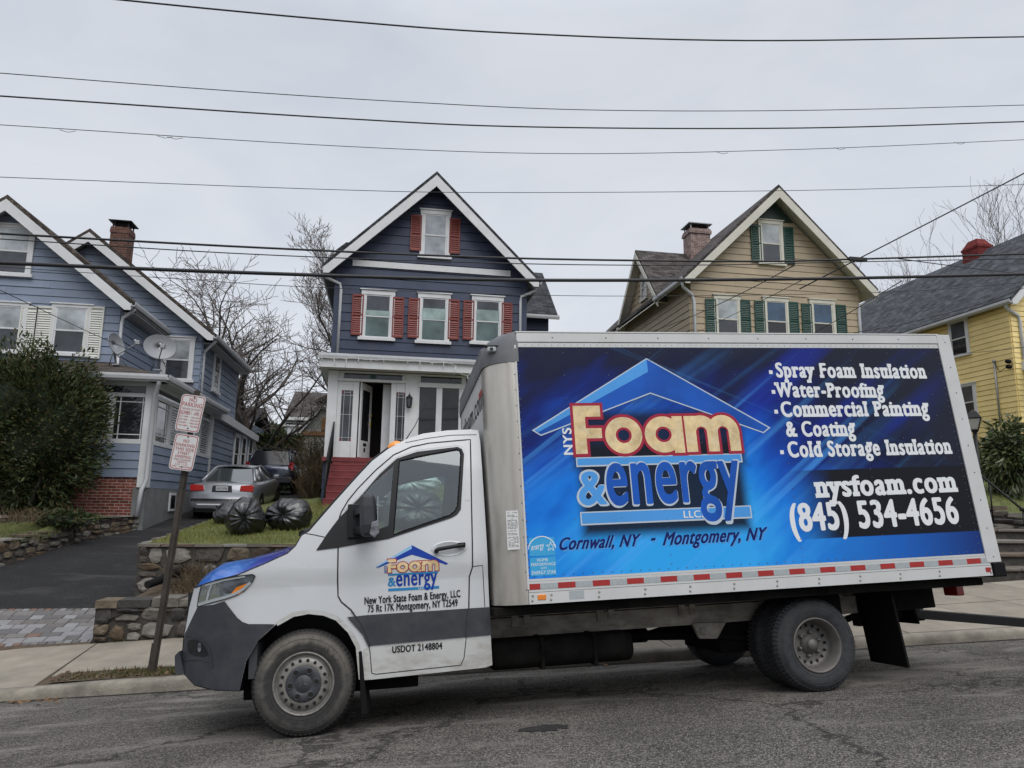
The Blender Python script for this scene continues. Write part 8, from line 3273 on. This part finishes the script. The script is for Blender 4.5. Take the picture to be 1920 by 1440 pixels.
wire('topmost black wire crossing the upper sky', [(-200, -48), (230, 0), (640, 39), (960, 62), (1400, 76), (1920, 69)], .014, 4.2)
wire('second wire from the top, thin one just above a thicker wire', [(0, 137), (400, 168), (760, 191), (1100, 206), (1500, 207), (1920, 197)], .0075, 4.6)
wire('thicker black wire third from the top', [(0, 180), (640, 222), (1000, 238), (1500, 240), (1920, 228)], .0125, 4.2)
w4 = wire('fourth wire from the top, thin and snagged with a few stray strands', [(0, 234), (640, 274), (1060, 288), (1500, 280), (1920, 262)], .006, 4.6)
mb = MB()
for px, py in ((128, 245), (310, 256), (330, 258), (1355, 286), (1575, 278), (1800, 268)):
    p = W(px, py, 4.58)
    mb.tube([p + V((-.12, 0, .0)), p + V((0, 0, -.025)), p + V((.10, 0, .005))], .004, 4)
mb.build('stray_strand', M['wire'], w4)
wire('fine single wire crossing in front of the two gable peaks', [(0, 332), (640, 356), (960, 361), (1500, 357), (1920, 346)], .0055, 4.6)
w6 = wire('upper black cable passing just below the attic windows', [(0, 438), (480, 464), (960, 484), (1400, 490), (1600, 486), (1920, 476)], .0165, 4.2)
wire('thin cable running close below the upper black cable', [(0, 448), (480, 477), (960, 494), (1300, 497), (1600, 491), (1920, 485)], .0085, 4.4)
w8 = wire('thickest twisted black cable across the middle of the houses', [(0, 493), (480, 512), (960, 525), (1500, 523), (1920, 514)], .027, 4.0)
wire('lowest fine wire sagging below the thickest cable', [(0, 500), (320, 522), (622, 540), (1120, 555), (1654, 548), (1920, 530)], .005, 4.6)
mb = MB()
for px, py, ww_ in ((1608, 486, .16),):
    p = W(px, py, 4.15)
    mb.box((p.x - ww_, p.y - .03, p.z - .028), (p.x + ww_, p.y + .03, p.z + .028))
    mb.tube([p + V((-.1, 0, -.03)), p + V((.02, 0, -.16)), p + V((.06, -.02, -.02))], .006, 4)
mb.build('splice', M['wire'], w6, bevel=.012)
wire('service cable rising from the splice to the upper right corner', [(1608, 486, 4.2), (1760, 408, 3.6), (1920, 325, 3.0), (2080, 240, 2.4)], .011, name='service_cable', group='service cables')
wire('service cable dropping from the upper cable to the tan house side', [(1490, 497, 4.2), (1400, 545, 8), (1300, 592, 13), (1222, 622, 17)], .011, extend=False, name='service_cable', group='service cables')
wire('fainter service cable dropping to the front of the tan house', [(1510, 522, 4.2), (1420, 568, 9), (1296, 628, 16.9)], .008, extend=False, name='service_cable', group='service cables')
wire('service cable slanting down past the right corner of the tan house', [(1690, 527, 4.2), (1600, 582, 7), (1520, 628, 10), (1440, 670, 13)], .010, extend=False, name='service_cable', group='service cables')
wire('service cable dipping across the yellow house roof', [(1678, 484, 4.2), (1790, 499, 5), (1920, 514, 6), (2000, 522, 7)], .009, extend=False, name='service_cable', group='service cables')
wire('service cable running low along the yellow house gutter', [(1600, 624, 9), (1700, 606, 8), (1830, 572, 7), (1920, 540, 6)], .007, extend=False, name='service_cable', group='service cables')
wire('service cable from the street down to the blue house porch roof', [(-60, 515, 4.5), (0, 544, 6), (215, 644, 11.8), (345, 694, 14)], .007, extend=False, name='service_cable', group='service cables')
wire('two strand cable reaching the service mast of the yellow house', [(1990, 640, 8), (1890, 655, 12), (1790, 664, 15)], .008, extend=False, name='service_cable', group='service cables')

# ================================================================== small things
# post lantern on the right
lp = W(1826, 790, 6.9)
e = empty('lamp_post', (lp.x, 6.9, 1.85), 'black lamp post with a tapered glass lantern behind the truck', 'lamp post')
zt2 = lp.z - 1.85
mb = MB()
mb.tube([(0, 0, 0), (0, 0, .25), (0, 0, .3), (0, 0, zt2 - .22)], [.06, .06, .04, .038], 10)
mb.lathe([(.05, zt2 - .24), (.10, zt2 - .20), (.10, zt2 - .17)], 4, smooth=False)
mb.lathe([(.19, zt2 + .05), (.20, zt2 + .07), (.09, zt2 + .20), (.02, zt2 + .24), (.0, zt2 + .26)], 4, smooth=False)
for k in range(4):
    t = math.pi / 2 * k
    mb.tube([(.095 * math.cos(t), .095 * math.sin(t), zt2 - .17), (.18 * math.cos(t), .18 * math.sin(t), zt2 + .05)], .010, 4)
mb.build('post', M['black_iron'], e)
mb = MB()
mb.lathe([(.088, zt2 - .17), (.172, zt2 + .05)], 4, smooth=False)
mb.build('lantern_glass', mat('frosted_lamp_glass', (.36, .36, .32), .3), e)
mb = MB()
a, b = W(1838, 890, 6.6), W(1985, 1012, 6.2)
mb.tube([a, b], .022, 6)
mb.lathe([(.0, -.04), (.045, -.03), (.045, .03), (.0, .04)], 8, Matrix.Translation(a.lerp(b, .54)))
for t in (.12, .55, .95):
    p = a.lerp(b, t)
    mb.tube([p, p - V((0, 0, .8))], .016, 5)
tag(mb.build('hand_rail', M['black_iron']), 'grey pipe handrail slanting down beside the stone steps', 'railing')
# corrugated drain pipe
mb = MB()
a, b, c = W(276, 1097, 6.35), W(300, 1088, 6.6), W(345, 1066, 7.15)
pts = [a.lerp(b, k / 8) for k in range(8)] + [b.lerp(c, k / 12) for k in range(13)]
dd_ = (b - a).normalized()
prs, rs = [], []
for p, q in zip(pts, pts[1:]):
    for t in (0, .25, .5, .75):
        prs.append(p.lerp(q, t))
        rs.append(.058 + (.006 if t in (.25, .5) else 0))
mb.tube(prs, rs, 12, cap=False)
mb.tube([prs[0] + dd_ * .001, prs[0] + dd_ * .1], .05, 12, mi=1)
tag(mb.build('drain_pipe', [M['black_rubber'], M['dark_void']]), 'black corrugated drain pipe sticking out of the tall stone wall', 'pipe')
# fallen leaves in the gutter and on the verge
M['leaf'] = leaf_mat('dead_leaves', [(.13, .070, .035), (.17, .10, .05), (.09, .05, .03), (.19, .125, .065)], .8, .3)
mb = MB()
rr = random.Random(77)
for k in range(230):
    if k < 150:
        x = rr.uniform(-3.3, -.4) if k < 110 else rr.uniform(-.4, 3)
        y = rr.uniform(y_kerb(x) + .2, strip_back(x))
        z = z_walk(x, y) + .02
    elif k < 185:
        x = rr.gauss(-3.35, .25)
        y = y_kerb(x) - rr.uniform(.02, .2)
        z = z_road(x, y) + .012
    else:
        x = rr.uniform(-4, 9)
        y = y_kerb(x) - abs(rr.gauss(0, .25)) - .02
        z = z_road(x, y) + .012
    a = rr.uniform(0, 6.28)
    s_ = rr.uniform(.02, .045)
    u_, v_ = V((math.cos(a), math.sin(a), rr.uniform(-.2, .4))) * s_, V((-math.sin(a), math.cos(a), rr.uniform(-.2, .4))) * s_ * .6
    p = V((x, y, z))
    mb.add([p - u_, p + v_, p + u_, p - v_], ((0, 1, 2, 3),))
tag(mb.build('fallen_leaves', M['leaf']), kind='stuff')
# broken patch in the asphalt
p = WZ(1020, 1366, .0, .05, 0)
for _ in range(12):
    d = ray(1020, 1366)
    p = CAM + d * ((z_road(p.x, p.y) - CAM.z) / d.z)
mb = MB()
n = 26
rng = [(p.x + (.19 + .10 * noise.noise((k * .9, 1, 0))) * math.cos(2 * math.pi * k / n), p.y + (.10 + .09 * noise.noise((k * .8, 5, 0))) * math.sin(2 * math.pi * k / n)) for k in range(n)]
mb.add([(x, y, z_road(x, y) + .005) for x, y in rng], (tuple(range(n)),))
M['patch'] = mat('crumbled_dark_asphalt', (.022, .020, .018), .95, var=.6, vscale=16, bump=.9, bscale=40)
tag(mb.build('road_patch', M['patch']), kind='structure')
